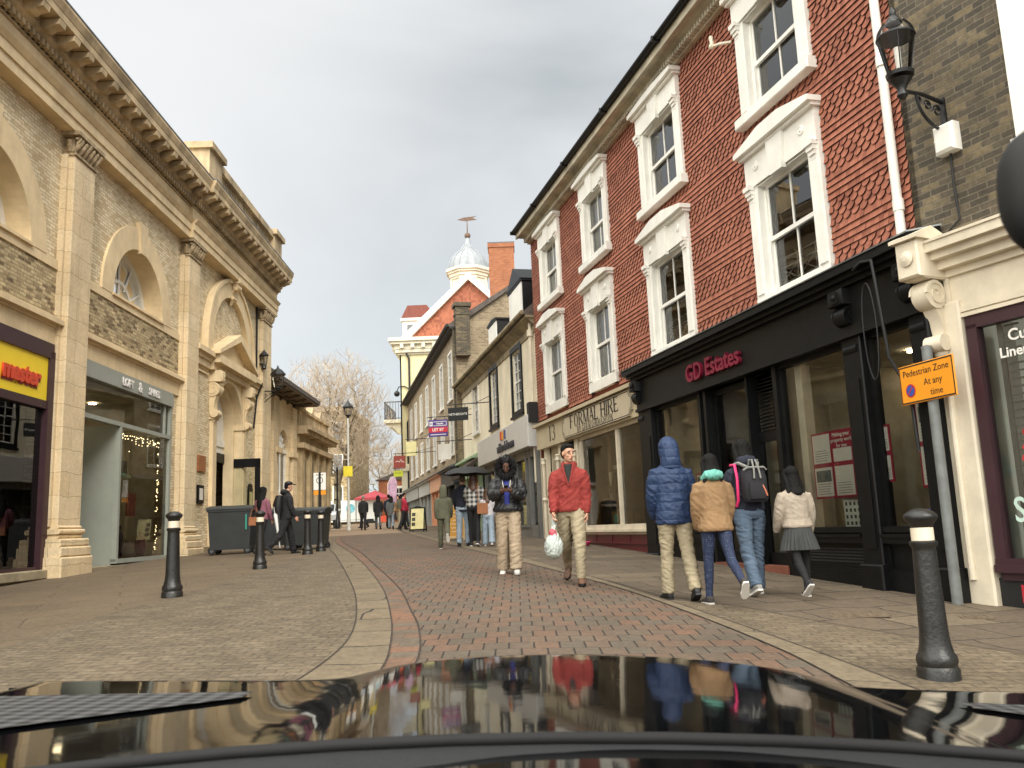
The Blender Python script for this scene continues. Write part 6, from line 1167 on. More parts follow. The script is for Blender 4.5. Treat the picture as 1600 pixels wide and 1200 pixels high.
# market gazebo and banners far off
gz = thing('market_gazebo', 'red pointed canopy stall beyond the lamp post', 'gazebo', (-13.2, 80, 2.15)); q = MB(); q.add([(-1.6, -1.6, 2.2), (1.6, -1.6, 2.2), (1.6, 1.6, 2.2), (-1.6, 1.6, 2.2), (0, 0, 2.9)], [(0, 1, 4), (1, 2, 4), (2, 3, 4), (3, 0, 4)]); q.box(-1.6, 1.6, -1.62, -1.58, 1.98, 2.2); q.build('canopy', M('gazebo_red', lin((168, 66, 76)), .7), gz); q = MB(); [q.tube([(x, y, 0), (x, y, 2.2)], .04, 6) for x in (-1.5, 1.5) for y in (-1.5, 1.5)]; q.build('leg', IRON, gz)
for k, (x, y, lb) in enumerate(((-12.0, 80, 'purple and white feather banner left of the distant walkers'), (-9.0, 82, 'purple and white feather banner above the distant walkers'))):
    o = thing('feather_banner', lb, 'banner', (x, y, 2.2)); q = MB(); q.tube([(0, 0, 0), (0, 0, 3.4), (.3, 0, 4.0), (.7, 0, 4.1)], .03, 6); q.build('pole', WHITE, o); q = MB(); q.prism([(0.04, 1.0), (.75, 1.2), (.9, 3.4), (.7, 4.1), (.3, 3.95), (.04, 3.4)], 'y', -.01, .01); q.build('flag', M('banner_purple', lin((190, 160, 188)), .7, .3, 2.2), o)
# ================================================================== FAR BUILDINGS
fb = thing('brick_gable_house', 'low orange brick house with a small white window closing the street', 'building', (-13.5, 84, 0)); q = MB(); q.box(0, 9, 0, 8, 0, 6.2); q.build('wall', ORANGEB, fb); q = MB(); q.prism([(-.3, 6.2), (9.3, 6.2), (4.5, 8.0)], 'y', -.2, 8.2); q.build('roof', M('dark_roof_tile'), fb)
q = MB(); q.box(1.2, 2.5, -.06, 0, 3.0, 5.6); fw = q.build('window', WHITE, fb); q = MB(); [q.box(1.32 + i * .36, 1.62 + i * .36, -.08, -.06, 3.15 + j * .58, 3.62 + j * .58) for i in range(3) for j in range(4)]; q.build('pane', M('car_glass'), fw)
th_ = thing('distant_terrace', 'tall grey-brown building with rows of windows behind the bare tree', 'building', (-26, 80, 0)); q = MB(); q.box(0, 10.2, 0, 12, 0, 12.8); q.build('wall', BUFFD, th_); q = MB(); q.box(-.2, 10.5, -.3, 12, 12.6, 13.1); q.build('parapet', CORN, th_)
for i in range(6):
    for j in range(3): q = MB(); q.box(.6 + i * 1.65, 1.6 + i * 1.65, -.05, 0, 3.6 + j * 3, 5.6 + j * 3); ww = q.build('window', WHITE, th_); q = MB(); q.box(.7 + i * 1.65, 1.5 + i * 1.65, -.06, -.05, 3.7 + j * 3, 5.5 + j * 3); q.build('pane', M('dull_glass'), ww)
# ================================================================== BARE TREES
def tree(x, y, label, lobes, fork_h, n, seed, r_leaf=.012, z=None, twigs=4, tl=.9):
    """bare tree: branch ends scattered through the crown's lobes are joined, nearest first, back to the trunk; limb girth follows what each limb carries"""
    o = thing('bare_tree', label, 'tree', (x, y, ground(x, y) if z is None else z), 0, 'bare winter trees at the top of the street'); rg = np.random.RandomState(seed)
    P = [np.array((0, 0, fork_h * i / 5)) + (rg.randn(3) * .06 * (i > 0)) for i in range(6)]; par = [-1, 0, 1, 2, 3, 4]; pts = []
    tot = sum(l[3] * l[4] * l[5] for l in lobes)
    for cx, cy, cz, rx, ry, rz in lobes:
        for _ in range(int(n * rx * ry * rz / tot)):
            d = rg.randn(3); d /= np.linalg.norm(d); k = rg.rand() ** .42; pts.append(np.array((cx + d[0] * rx * k, cy + d[1] * ry * k, cz + d[2] * rz * k)))
    base = P[-1]; pts.sort(key=lambda p: np.linalg.norm(p - base)); D = [0.] * 6
    for p in pts:
        A = np.array(P); d = np.linalg.norm(A - p, axis=1); up_ = np.clip(A[:, 2] - p[2], 0, None); cost = d + .22 * np.array(D) + .9 * up_; cost[:3] += 5; k = int(np.argmin(cost)); st = P[k]; m_ = max(1, int(d[k] / 1.1)); prev = k
        for q_ in range(1, m_ + 1):
            t = q_ / m_; w_ = st + (p - st) * t; w_ = w_ + rg.randn(3) * .05; w_[2] -= .10 * d[k] * math.sin(PI * t) * .6; P.append(w_); par.append(prev); D.append(D[prev] + d[k] / m_); prev = len(P) - 1
    nn = len(P); w_ = [0.] * nn; kids = [0] * nn
    for i in range(nn - 1, 0, -1):
        if w_[i] == 0: w_[i] = r_leaf ** 2.0
        w_[par[i]] += w_[i]; kids[par[i]] += 1
    rad = [v ** .5 for v in w_]; T = MB(); L = MB(); W = MB()
    for i in range(1, nn):
        a, b_ = Vector(P[par[i]]), Vector(P[i]); r1 = min(rad[i] * 1.25, rad[par[i]]); q = T if i < 6 else (L if rad[i] > .03 else W)
        q.tube([a, b_], [r1 if i > 5 else rad[par[i]] * (1.25 if i == 1 else 1), rad[i]], 9 if rad[i] > .12 else (5 if rad[i] > .035 else 3), cap=False)
        if rad[i] < .03:
            d = (b_ - a).normalized()
            for _ in range(twigs):
                dd = (d * .7 + Vector(rg.randn(3)) * .45 + Vector((0, 0, .6))).normalized(); m2 = b_ + dd * tl * rg.uniform(.3, .6); W.tube([b_, m2, m2 + (dd + Vector(rg.randn(3)) * .4 + Vector((0, 0, .25))).normalized() * tl * rg.uniform(.3, .6)], [r_leaf * .9, r_leaf * .7, r_leaf * .5], 3, cap=False)
    T.build('trunk', M('plane_bark', lin((118, 110, 88)), .9, .4, 3, .4, 14), o, smooth=True, recalc=False); L.build('branches', M('branch_bark', lin((112, 100, 78)), .9, .35, 3), o, smooth=True, recalc=False); W.build('twigs', M('twig_tan', lin((190, 174, 152)), .9, .25, 2), o, smooth=True, recalc=False); return o
tree(-12.1, 58, 'large bare plane tree with spreading branches behind the lamp post', [(-1.6, 0, 8.2, 2.6, 2.6, 3.6), (1.6, .4, 7.6, 2.3, 2.4, 3.6), (.2, 0, 8.5, 2.6, 2.6, 3.5), (0, 0, 5.4, 3.6, 3, 2.0)], 3.0, 1500, 3, .0105, tl=.85)
tree(-9.8, 92, 'smaller pale bare tree beyond the large one, right of its trunk', [(0, 0, 5, 3.6, 3, 2.6)], 1.8, 420, 5, .018, 2.2, 5, 1.0)
tree(-14.5, 100, 'distant bare tree left of the orange brick house', [(0, 0, 6, 4, 3, 3.2)], 2, 420, 8, .018, 2.2, 5, 1.0)
tree(-17.6, 66, 'bare tree rising behind the canopied lodge roof', [(0, 0, 7.2, 3.2, 3, 3.6)], 2.6, 600, 15, .015, None, 4, .9)
# ================================================================== THE CAR THE VIEW IS TAKEN FROM
car = thing('black_car', 'shiny black car whose bonnet fills the bottom edge of the view', 'car', (.065, 0, 0)); car.rotation_euler = (0, R(3.0), 0)
PAINT = M('black_gloss', lin((10, 11, 13)), .05, .3, 9, .03, 5, spec=.17)
def bz(x, y):
    """bonnet height: raised centre panel between two soft creases, falling to the nose and the wings"""
    t = (y - .64) / .98; z = 1.060 - .030 * t - .014 * t * t
    ax = abs(x); k = 1 / (1 + math.exp((ax - .36 - .04 * t) * 34)); z += .046 * k - .03 * min(1, ax / .42) ** 2 * k - .012 * ax ** 2 - .036
    if t > .86: z -= .7 * (t - .86) ** 1.6
    if ax > .92: z -= 1.8 * (ax - .92) ** 1.4
    return z
q = MB(); nx_, ny_ = 100, 50
vs = [(-1.02 + 2.04 * i / nx_, .62 + 1.04 * j / ny_, 0) for j in range(ny_ + 1) for i in range(nx_ + 1)]
vs = [(v[0], .62 + (v[1] - .62) * (1 - .08 * (abs(v[0]) / 1.0) ** 2.5), 0) for v in vs]; vs = [(v[0], v[1], bz(v[0], v[1])) for v in vs]
n1_ = nx_ + 1; q.add(vs, [(j * n1_ + i, j * n1_ + i + 1, (j + 1) * n1_ + i + 1, (j + 1) * n1_ + i) for j in range(ny_) for i in range(nx_)]); q.build('bonnet', PAINT, car, smooth=True, recalc=False)
q = MB()
for sx_ in (-1, 1):
    q.prism([(-.6, .3), (.2, .3), (.22, .55), (.4, .72), (.7, .74), (.95, .6), (1.05, .3), (1.5, .3), (1.6, .8), (1.45, .93), (.5, .99), (-.6, 1.0)], 'x', sx_ * .96, sx_ * 1.03)
q.prism([(1.45, .3), (1.66, .32), (1.7, .6), (1.66, .86), (1.52, .96)], 'x', -1.0, 1.0); q.build('front_wing', PAINT, car, smooth=30)
q = MB()
for sx_ in (-1, 1): q.lathe([(0, -.1), (.34, -.1), (.35, 0), (.34, .1), (0, .1)], (sx_ * .92, .62, .36), 24, 'x')
q.build('wheel', BLACKM, car, smooth=True)
for sx_ in (-1, 1):                                   # perforated air outlets let into the bonnet, tapering towards its middle
    q = MB(); vs = []; n = 16
    for i in range(n + 1):
        t = i / n; x = sx_ * (.52 + .44 * t); yc = 1.30 - .20 * t; wv = .04 + .30 * t; vs += [(x, yc - wv, bz(x, yc - wv) + .004), (x, yc + wv * .5, bz(x, yc + wv * .5) + .004)]
    q.add(vs, [(2 * i, 2 * i + 2, 2 * i + 3, 2 * i + 1) for i in range(n)]); q.build('bonnet_vent', checkmat('vent_mesh', lin((10, 10, 11)), lin((78, 79, 80)), 36, .6, axes='XY'), car, recalc=False)
q = MB(); pts = [(-1.1 + 2.2 * i / 24, .70 + .05 * (1 - (abs(-1.1 + 2.2 * i / 24) / .95) ** 2), 1.072 - .14 * (-1.1 + 2.2 * i / 24) ** 2 * .8) for i in range(25)]
q.tube(pts, .005, 8); q.build('rubber_seal', M('rubber', lin((12, 12, 13)), .8), car, smooth=True)
q = MB(); vs = []
for i in range(25):
    x = -1.1 + 2.2 * i / 24; y = pts[i][1]; z = pts[i][2]; vs += [(x, y, z - .004), (x, y - .12, z - .010), (x, y - .44, z - .09)]
q.add(vs, [(3 * i + k, 3 * i + 3 + k, 3 * i + 4 + k, 3 * i + 1 + k) for i in range(24) for k in range(2)]); q.build('scuttle_panel', M('scuttle_grey', lin((24, 26, 28)), .75, .15, 8, .2, 60), car, smooth=True, recalc=False)
q = MB(); q.box(-.95, .95, -.4, .36, .5, .86); q.build('dashboard', BLACKM, car)
rm = MB(); rm.loft([(( .1365 + dx, .45, 1.432), (0, .02 * k, 0), (0, 0, .0405 * k)) for dx, k in ((0, .3), (.003, .55), (.008, .75), (.016, .9), (.03, .98), (.06, 1), (.22, 1), (.24, .6))], 24, 2.3); rm = rm.build('mirror_housing', M('mirror_black', lin((6, 6, 6)), .7), car, smooth=True)
# ================================================================== PEOPLE
def fuse(mb, name, ma, parent, voxel, wr=0., ws=14., sm=3, stretch=(1, 1, .6), seed=0.):
    """one continuous skin from overlapping closed volumes, then cloth folds along the normals"""
    me = bpy.data.meshes.new('tmp'); me.from_pydata(mb.v, [], mb.f)
    bm = bmesh.new(); bm.from_mesh(me); bmesh.ops.recalc_face_normals(bm, faces=bm.faces); bm.to_mesh(me); bm.free()
    to = bpy.data.objects.new('tmp', me); col.objects.link(to)
    r_ = to.modifiers.new('r', 'REMESH'); r_.mode = 'VOXEL'; r_.voxel_size = voxel; s_ = to.modifiers.new('s', 'SMOOTH'); s_.factor = .5; s_.iterations = sm
    bpy.context.view_layer.update()
    m2 = bpy.data.meshes.new_from_object(to.evaluated_get(bpy.context.evaluated_depsgraph_get())); bpy.data.objects.remove(to)
    if wr:
        n = len(m2.vertices); co = np.empty(n * 3, 'f'); m2.vertices.foreach_get('co', co); co = co.reshape(-1, 3); nr = np.array([v.normal[:] for v in m2.vertices])
        d = np.empty(n); nf = noise.noise; sx_, sy_, sz_ = ws * stretch[0], ws * stretch[1], ws * stretch[2]
        for i in range(n):
            x, y, z = co[i]; a = nf((x * sx_ + seed, y * sy_, z * sz_ + x * ws * .9)); d[i] = (1 - abs(a) * 2.2) + .5 * nf((x * sx_ * 2.3, y * sy_ * 2.3 + seed, z * sz_ * 2.6))
        co += nr * (d * wr)[:, None]; m2.vertices.foreach_set('co', co.ravel())
    m2.materials.clear(); m2.materials.append(ma); m2.polygons.foreach_set('use_smooth', [True] * len(m2.polygons)); m2.name = name; m2.update()
    o = bpy.data.objects.new(name, m2); col.objects.link(o); o.parent = parent; return o
def V(*a): return Vector(a)
def limb(mb, pts, rad, n=14, e=2.0, ref=V(1, 0, 0)):
    """tapered limb through joints; rad = list of (rx, ry) at evenly parameterised stations"""
    P = [Vector(p) for p in pts]; L = [0.]
    for i in range(1, len(P)): L.append(L[-1] + (P[i] - P[i - 1]).length)
    K = len(rad); secs = []
    def at(t):
        s = t * L[-1]
        for i in range(1, len(P)):
            if s <= L[i] + 1e-9: return P[i - 1].lerp(P[i], (s - L[i - 1]) / max(1e-6, L[i] - L[i - 1]))
        return P[-1]
    for k in range(K):
        t = k / (K - 1); d = (at(min(1, t + .06)) - at(max(0, t - .06))).normalized(); a = (ref - d * ref.dot(d)).normalized(); b_ = d.cross(a)
        c = (at(max(0, t - .03)) + at(t) + at(min(1, t + .03))) / 3 if 0 < k < K - 1 else at(t)
        secs.append((c, a * rad[k][0], b_ * rad[k][1]))
    mb.loft(secs, n, e)
def hand(mb, wr, d, pn, side, curl=.5, s=1.):
    """palm, four unequal bent fingers and a thumb leaving the side of the palm. d: finger direction, pn: direction the palm faces"""
    d = d.normalized(); pn = (pn - d * pn.dot(d)).normalized(); w_ = d.cross(pn) * side
    mb.loft([(wr - d * .015, w_ * .025, pn * .019), (wr + d * .02, w_ * .032, pn * .017), (wr + d * .06, w_ * .039, pn * .015), (wr + d * .088, w_ * .038, pn * .012)], 12, 2.6)
    for k, (off, ln) in enumerate(((.029, .07), (.0105, .078), (-.009, .073), (-.027, .056))):
        p = wr + d * .082 + w_ * off; dd = d + w_ * off * 1.2; pts = [p - dd * .02, p]; a = 0
        for j, fr_ in enumerate((.45, .3, .25)): a += curl * (.75 if j == 0 else .9); q = dd * math.cos(a) + pn * math.sin(a); p = p + q * ln * fr_; pts.append(p.copy())
        mb.tube(pts, [.0092, .0092, .0085, .008, .0062], 8)
    p = wr + d * .022 + w_ * .028; q1 = (d * .6 + w_ * .7 + pn * .35).normalized(); q2 = (d * .85 + w_ * .2 + pn * .6 * (curl + .3)).normalized(); mb.tube([p - q1 * .012, p + q1 * .032, p + q1 * .034 + q2 * .028, p + q1 * .034 + q2 * .048], [.014, .0115, .010, .007], 8)
def person(label, x, y, h, rz, pose={}, fit={}, vox=.009, zoff=0., cat='person', group=None):
    g_ = pose.get; o_ = fit.get
    lean = R(g_('lean', 2)); hz = .92
    # ---- joints (local: faces +y, right hand +x), built 1.75 m tall
    def leg(s, th, kn, out=1.5):
        hip = V(s * .088, 0, hz - .02); a = R(th); ou = R(out) * s
        d1 = V(math.sin(ou), math.sin(a), -math.cos(a)).normalized(); k_ = hip + d1 * .43; a2 = a - R(kn); d2 = V(math.sin(ou) * .5, math.sin(a2), -math.cos(a2)).normalized(); an = k_ + d2 * .415
        return hip, k_, an, a2
    LL = leg(-1, g_('lt', 12), g_('lk', 4)); RL = leg(1, g_('rt', -12), g_('rk', 14))
    up = V(0, math.sin(lean), math.cos(lean)); piv = V(0, 0, hz)
    T = lambda x_, y_, z_: piv + V(x_, 0, 0) + V(0, math.cos(lean), -math.sin(lean)) * y_ + up * (z_ - hz)
    def arm(s, fw, ou, el, inn, fin=0.):
        sh = T(s * .165, 0, 1.40); a, b_ = R(fw), R(ou); d1 = V(s * math.sin(b_), math.sin(a) * math.cos(b_), -math.cos(a) * math.cos(b_)); e_ = sh + d1 * .285
        a2 = a + R(el); i_ = R(inn); d2 = V(-s * math.sin(i_), math.sin(a2) * math.cos(i_), -math.cos(a2) * math.cos(i_)).normalized(); w_ = e_ + d2 * .25; return sh, e_, w_, d2
    LA = arm(-1, *g_('la', (-8, 8, 14, 0))); RA = arm(1, *g_('ra', (8, 8, 18, 0)))
    hy, hp = R(g_('hy', 0)), R(g_('hp', 4)); nb = T(0, .0, 1.46); hk = g_('hk', 1.); hc = nb + V(0, .022 + .1 * math.sin(hp), .175 * (1 + (hk - 1) * .6))
    HR = Matrix.Rotation(hy, 3, 'Z') @ Matrix.Rotation(-hp, 3, 'X')
    H = lambda x_, y_, z_: hc + HR @ (V(x_, y_, z_) * hk)
    zmin = min(LL[2].z, RL[2].z) - .085 
    dz = V(0, 0, -zmin)
    # ---- body: one mesh
    B = MB(); slim = g_('slim', 1.)
    B.loft([(T(0, 0, .86), V(.12, 0, 0), V(0, .09, 0)), (T(0, -.01, .93), V(.155 * slim, 0, 0), V(0, .105, 0)), (T(0, 0, 1.05), V(.13 * slim, 0, 0), V(0, .09, 0)), (T(0, 0, 1.15), V(.13 * slim, 0, 0), V(0, .09, 0)), (T(0, .01, 1.3), V(.155 * slim, 0, 0), V(0, .105, 0)), (T(0, 0, 1.39), V(.15 * slim, 0, 0), V(0, .085, 0)), (T(0, 0, 1.45), V(.09, 0, 0), V(0, .06, 0)), (T(0, 0, 1.49), V(.06, 0, 0), V(0, .055, 0))], 16)
    B.tube([T(0, -.01, 1.44), nb + V(0, .0, .03), hc + V(0, -.02, -.06)], [.062, .054, .055], 14)
    for hip, k_, an, a2 in (LL, RL):
        limb(B, [hip + V(0, 0, .03), k_, an], [(.08, .085), (.078, .08), (.066, .07), (.052, .056), (.05, .056), (.048, .054), (.036, .042), (.032, .036)], 12)
    for s, (sh, e_, w_, d2) in ((-1, LA), (1, RA)):
        limb(B, [sh, e_, w_], [(.05, .052), (.044, .048), (.038, .042), (.037, .038), (.033, .034), (.024, .028)], 12)
        if o_('pockets'): continue
        pn = V(-s, .15, 0) if not g_('phone') else V(-s * .3, -.2, .9)
        hand(B, w_, d2, pn, s, g_('curl', .45))
    # head: skull, jaw, nose, brow, ears
    B.ell(H(0, -.008, .03), (.074 * hk, .092 * hk, .095 * hk), 20, 14, HR); B.ell(H(0, .022, -.045), (.054 * hk, .064 * hk, .068 * hk), 16, 10, HR); B.ell(H(0, .062, -.088), (.024, .02, .018), 8, 6, HR)
    B.tube([H(0, .082, .02), H(0, .100, -.012), H(0, .104, -.026), H(0, .084, -.034)], [.008, .011, .013, .009], 8)
    for s in (-1, 1):
        B.ell(H(s * .034, .074, .028), (.022, .012, .008), 8, 6, HR); B.ell(H(s * .076, -.004, -.004), (.008, .018, .03), 8, 8, HR); B.ell(H(s * .036, .062, -.022), (.022, .018, .018), 8, 6, HR)
    B.ell(H(0, .083, -.052), (.024, .008, .006), 8, 6, HR); B.ell(H(0, .081, -.063), (.02, .008, .006), 8, 6, HR)
    B.v = [tuple(Vector(v) + dz) for v in B.v]
    sk = M('skin_%d' % o_('skin', (196, 150, 124))[0], lin(o_('skin', (196, 150, 124))), .5, .06, 8)
    body = fuse(B, 'person', sk, None, min(vox, .0068) if vox < .012 else vox, 0, sm=2); body.location = (x, y, ground(x, y) + zoff); body.rotation_euler = (0, 0, R(rz)); k = h / (1.745 + (hk - 1) * .12); body.scale = (k, k, k); tag(body, label, cat, group)
    def P(mb): mb.v = [tuple(Vector(v) + dz) for v in mb.v]; return mb
    if vox < .012:
        q = MB()
        for s in (-1, 1): q.ell(H(s * .034, .0765, .008), (.012, .009, .0065), 10, 8, HR)
        P(q).build('eye', M('eye_white', lin((138, 130, 124)), .4), body, True); q = MB()
        for s in (-1, 1): q.ell(H(s * .034, .084, .008), (.0055, .0035, .0055), 8, 6, HR); q.tube([H(s * .018, .088, .033), H(s * .035, .089, .038), H(s * .052, .078, .033)], [.004, .005, .003], 6)
        P(q).build('brow_and_iris', HAIRD, body, True); q = MB(); q.tube([H(-.024, .086, -.058), H(0, .094, -.057), H(.024, .086, -.058)], [.003, .0065, .003], 8); P(q).build('lips', M('lips_%d' % o_('skin', (196, 150, 124))[0], lin(tuple(v * k_ for v, k_ in zip(o_('skin', (196, 150, 124)), (.84, .68, .70)))), .5), body, True)
    # ---- hair
    hs = o_('hair', 'short'); hm = o_('hairm', HAIRD)
    if hs != 'none':
        q = MB()
        q.ell(H(0, -.016, .042), (.083 * hk, .098 * hk, .098 * hk), 18, 12, HR)
        cut = [v for v in q.v]
        if hs == 'short':
            q = MB(); q.ell(H(0, -.022, .052), (.08 * hk, .09 * hk, .082 * hk), 18, 12, HR); q.ell(H(0, .03, .098), (.062 * hk, .055 * hk, .032 * hk), 12, 8, HR); q.ell(H(0, -.05, .005), (.07 * hk, .058 * hk, .075 * hk), 12, 8, HR)
        else:
            ln = {'long': .42, 'mid': .2, 'bob': .1}[hs]
            q = MB(); q.ell(H(0, -.024, .05), (.086 * hk, .09 * hk, .088 * hk), 18, 12, HR)
            bk = T(0, -.14, 1.46 - ln * .6)
            if o_('nohairback'): q.loft([(H(0, -.03, .06), V(.082, 0, 0), V(0, .083, 0)), (H(0, -.042, -.02), V(.088, 0, 0), V(0, .07, 0)), (nb + V(0, -.07, .05), V(.09, 0, 0), V(0, .05, 0)), (nb + V(0, -.08, .0), V(.07, 0, 0), V(0, .03, 0))], 16)
            else: q.loft([(H(0, -.03, .06), V(.082, 0, 0), V(0, .083, 0)), (H(0, -.042, -.02), V(.085, 0, 0), V(0, .068, 0)), (nb + V(0, -.06, .03), V(.08, 0, 0), V(0, .058, 0)), (nb + V(0, -.1, -.06 * (ln / .42)), V(.088, 0, 0), V(0, .04, 0)), (nb + V(.008, -.128, -ln * .45), V(.075, 0, 0), V(0, .028, 0)), (nb + V(.012, -.135, -ln * .7), V(.045, 0, 0), V(0, .016, 0)), (nb + V(.014, -.138, -ln * .85), V(.015, 0, 0), V(0, .008, 0))], 16)
            for s in (-1, 1): q.tube([H(s * .05, .03, .1), H(s * .078, .01, .03), H(s * .082, -.02, -.06), nb + V(s * .09, -.05, -.03), nb + V(s * .11, -.075, -ln * .4), nb + V(s * .115, -.08, -ln * .62)], [.03, .034, .036, .034, .026, .006], 8)
        fuse(P(q), 'hair', hm, body, max(vox, .007), .004, 60, 1, (1, 1, .12))
    # ---- trousers
    st = o_('legs', 'normal'); tm = o_('legm')
    W = {'slim': [(.092, .1), (.088, .092), (.074, .08), (.06, .064), (.058, .066), (.054, .06), (.044, .05), (.042, .046)], 'normal': [(.096, .108), (.098, .104), (.086, .094), (.074, .08), (.072, .08), (.07, .078), (.066, .074), (.066, .076)],
         'wide': [(.1, .11), (.104, .112), (.1, .108), (.094, .102), (.092, .1), (.092, .1), (.094, .104), (.098, .112)], 'taper': [(.098, .11), (.1, .108), (.09, .098), (.08, .086), (.074, .082), (.066, .074), (.056, .064), (.05, .056)]}[st]
    q = MB(); q.loft([(T(0, -.005, .84), V(.14, 0, 0), V(0, .1, 0)), (T(0, -.012, .90), V(.175 * slim, 0, 0), V(0, .125, 0)), (T(0, -.005, .98), V(.165 * slim, 0, 0), V(0, .112, 0)), (T(0, 0, 1.06), V(.142 * slim, 0, 0), V(0, .1, 0))], 18, 2.2)
    for hip, k_, an, a2 in (LL, RL): limb(q, [hip + V(0, 0, .04), k_, an + V(0, 0, -.012)], W, 14)
    fuse(P(q), 'trousers' if st != 'slim' else o_('legname', 'trousers'), tm, body, vox, .008 if st != 'slim' else .0028, 13, 2, (.6, .6, 1.5), x)
    # ---- shoes
    sm_ = o_('shoem', BLACKM); so_ = o_('solem', BLACKM)
    for s, (hip, k_, an, a2) in ((-1, LL), (1, RL)):
        low = (an.z - .085) < zmin + .03; pit = 0 if low else a2 * 1.0
        if an.z - zmin > .085 + .005: pit = min(a2 * .9, 0)
        Rm = Matrix.Rotation(pit, 3, 'X') @ Matrix.Rotation(R(-6 * s), 3, 'Z'); F = lambda fx, fy, fz: an + Rm @ V(fx, fy, fz)
        q = MB(); q.loft([(F(0, -.065, -.035), V(.026, 0, 0), Rm @ V(0, .0, .025)), (F(0, -.05, -.03), V(.036, 0, 0), Rm @ V(0, 0, .045)), (F(0, 0, -.02), V(.041, 0, 0), Rm @ V(0, 0, .055)), (F(0, .06, -.04), V(.043, 0, 0), Rm @ V(0, 0, .038)), (F(0, .12, -.052), V(.046, 0, 0), Rm @ V(0, 0, .026)), (F(0, .165, -.056), V(.036, 0, 0), Rm @ V(0, 0, .018)), (F(0, .185, -.058), V(.016, 0, 0), Rm @ V(0, 0, .01))], 14, 2.4)
        if o_('boots'): q.tube([F(0, -.005, .09), F(0, -.005, .03), F(0, 0, -.03)], [.05, .048, .047], 12)
        else: q.tube([F(0, -.012, .01), F(0, -.005, -.03)], [.042, .045], 12)
        sh_ = fuse(P(q), 'boot' if o_('boots') else 'shoe', sm_, body, max(vox * .8, .006), .0015, 30, 1)
        q = MB(); out_ = [(-.03, -.062), (.03, -.062), (.042, -.02), (.042, .06), (.05, .11), (.044, .155), (.018, .19), (-.018, .19), (-.044, .155), (-.05, .11), (-.042, .06), (-.042, -.02)]
        q.add([F(a, b_, -.085) for a, b_ in out_] + [F(a * 1.02, b_ * 1.01, -.062) for a, b_ in out_], [tuple(range(12))[::-1], tuple(range(12, 24))] + [(i, (i + 1) % 12, 12 + (i + 1) % 12, 12 + i) for i in range(12)]); P(q).build('sole', so_, sh_)
    # ---- skirt
    if o_('skirt'):
        q = MB(); n = 56; vs = []
        for zz, r_ in ((1.06, .135), (.98, .165), (.86, .2), (.74, .235), (.62, .262)):
            for i in range(n): t = 2 * PI * i / n; pl = 1 + (.05 if i % 2 else -.04) * (1.08 - zz) * 3; vs.append(T(r_ * math.cos(t) * pl, r_ * .8 * math.sin(t) * pl, zz))
        q.add(vs, [(j * n + i, j * n + (i + 1) % n, (j + 1) * n + (i + 1) % n, (j + 1) * n + i) for j in range(4) for i in range(n)]); P(q).build('skirt', o_('skirt'), body, 20, recalc=True)
    # ---- jacket
    puff = o_('puff', .0); bot = o_('hem', .86); jm = o_('topm'); p_ = 1 + puff
    q = MB(); fl = o_('flare', 0.)
    q.loft([(T(0, 0, bot), V((.17 + fl) * slim * p_, 0, 0), V(0, (.122 + fl * .7) * p_, 0)), (T(0, 0, bot + .03), V((.18 + fl) * slim * p_, 0, 0), V(0, (.13 + fl * .7) * p_, 0)), (T(0, 0, max(bot + .08, 1.05)), V(.17 * slim * p_, 0, 0), V(0, .125 * p_, 0)), (T(0, 0, 1.18), V(.17 * slim * p_, 0, 0), V(0, .125 * p_, 0)), (T(0, .005, 1.32), V(.182 * slim * p_, 0, 0), V(0, .128 * p_, 0)), (T(0, 0, 1.39), V(.178 * slim, 0, 0), V(0, .112 * p_, 0)), (T(0, 0, 1.435), V(.145, 0, 0), V(0, .092, 0)), (T(0, -.005, 1.47), V(.105, 0, 0), V(0, .082, 0)), (T(0, -.005, 1.5), V(.075, 0, 0), V(0, .072, 0))], 22, 2.1)
    for s, (sh, e_, w_, d2) in ((-1, LA), (1, RA)):
        r_ = 1 + puff * 1.6; limb(q, [sh + V(-s * .05, 0, .015), sh + V(s * .012, 0, -.02), e_, w_ + d2 * (.03 if o_('pockets') else -.005)], [(.035, .045), (.06 * r_, .068 * r_), (.068 * r_, .073 * r_), (.068 * r_, .072 * r_), (.062 * r_, .066 * r_), (.06 * r_, .062 * r_), (.055 * r_, .058 * r_), (.05 * r_, .052 * r_), (.043, .044)], 14)
    if o_('hood') == 'down': q.ell(T(0, -.09, 1.5), (.11, .075, .07), 16, 10); q.tube([T(-.09, .02, 1.5), T(-.07, -.07, 1.53), T(0, -.11, 1.54), T(.07, -.07, 1.53), T(.09, .02, 1.5)], .035, 8)
    elif o_('hood') != 'up': q.tube([T(.07 * math.cos(t), .065 * math.sin(t), 1.5) for t in [2 * PI * i / 14 for i in range(15)]], .016, 6, cap=False)
    jk = fuse(P(q), o_('topname', 'jacket'), jm, body, vox, o_('wr', .006), o_('ws', 11), 2, (1, 1, 1.3), y)
    if o_('hood') == 'up':
        q = MB(); q.loft([(T(0, -.02, 1.42), V(.12, 0, 0), V(0, .1, 0)), (nb + V(0, -.02, .06), V(.108, 0, 0), V(0, .11, 0)), (H(0, -.03, 0), V(.112, 0, 0), V(0, .118, 0)), (H(0, -.035, .07), V(.104, 0, 0), V(0, .112, 0)), (H(0, -.04, .13), V(.07, 0, 0), V(0, .075, 0)), (H(0, -.045, .15), V(.02, 0, 0), V(0, .02, 0))], 20, 2.2); hd = fuse(P(q), 'hood', o_('hoodm', jm), body, vox, .005, 16, 2)
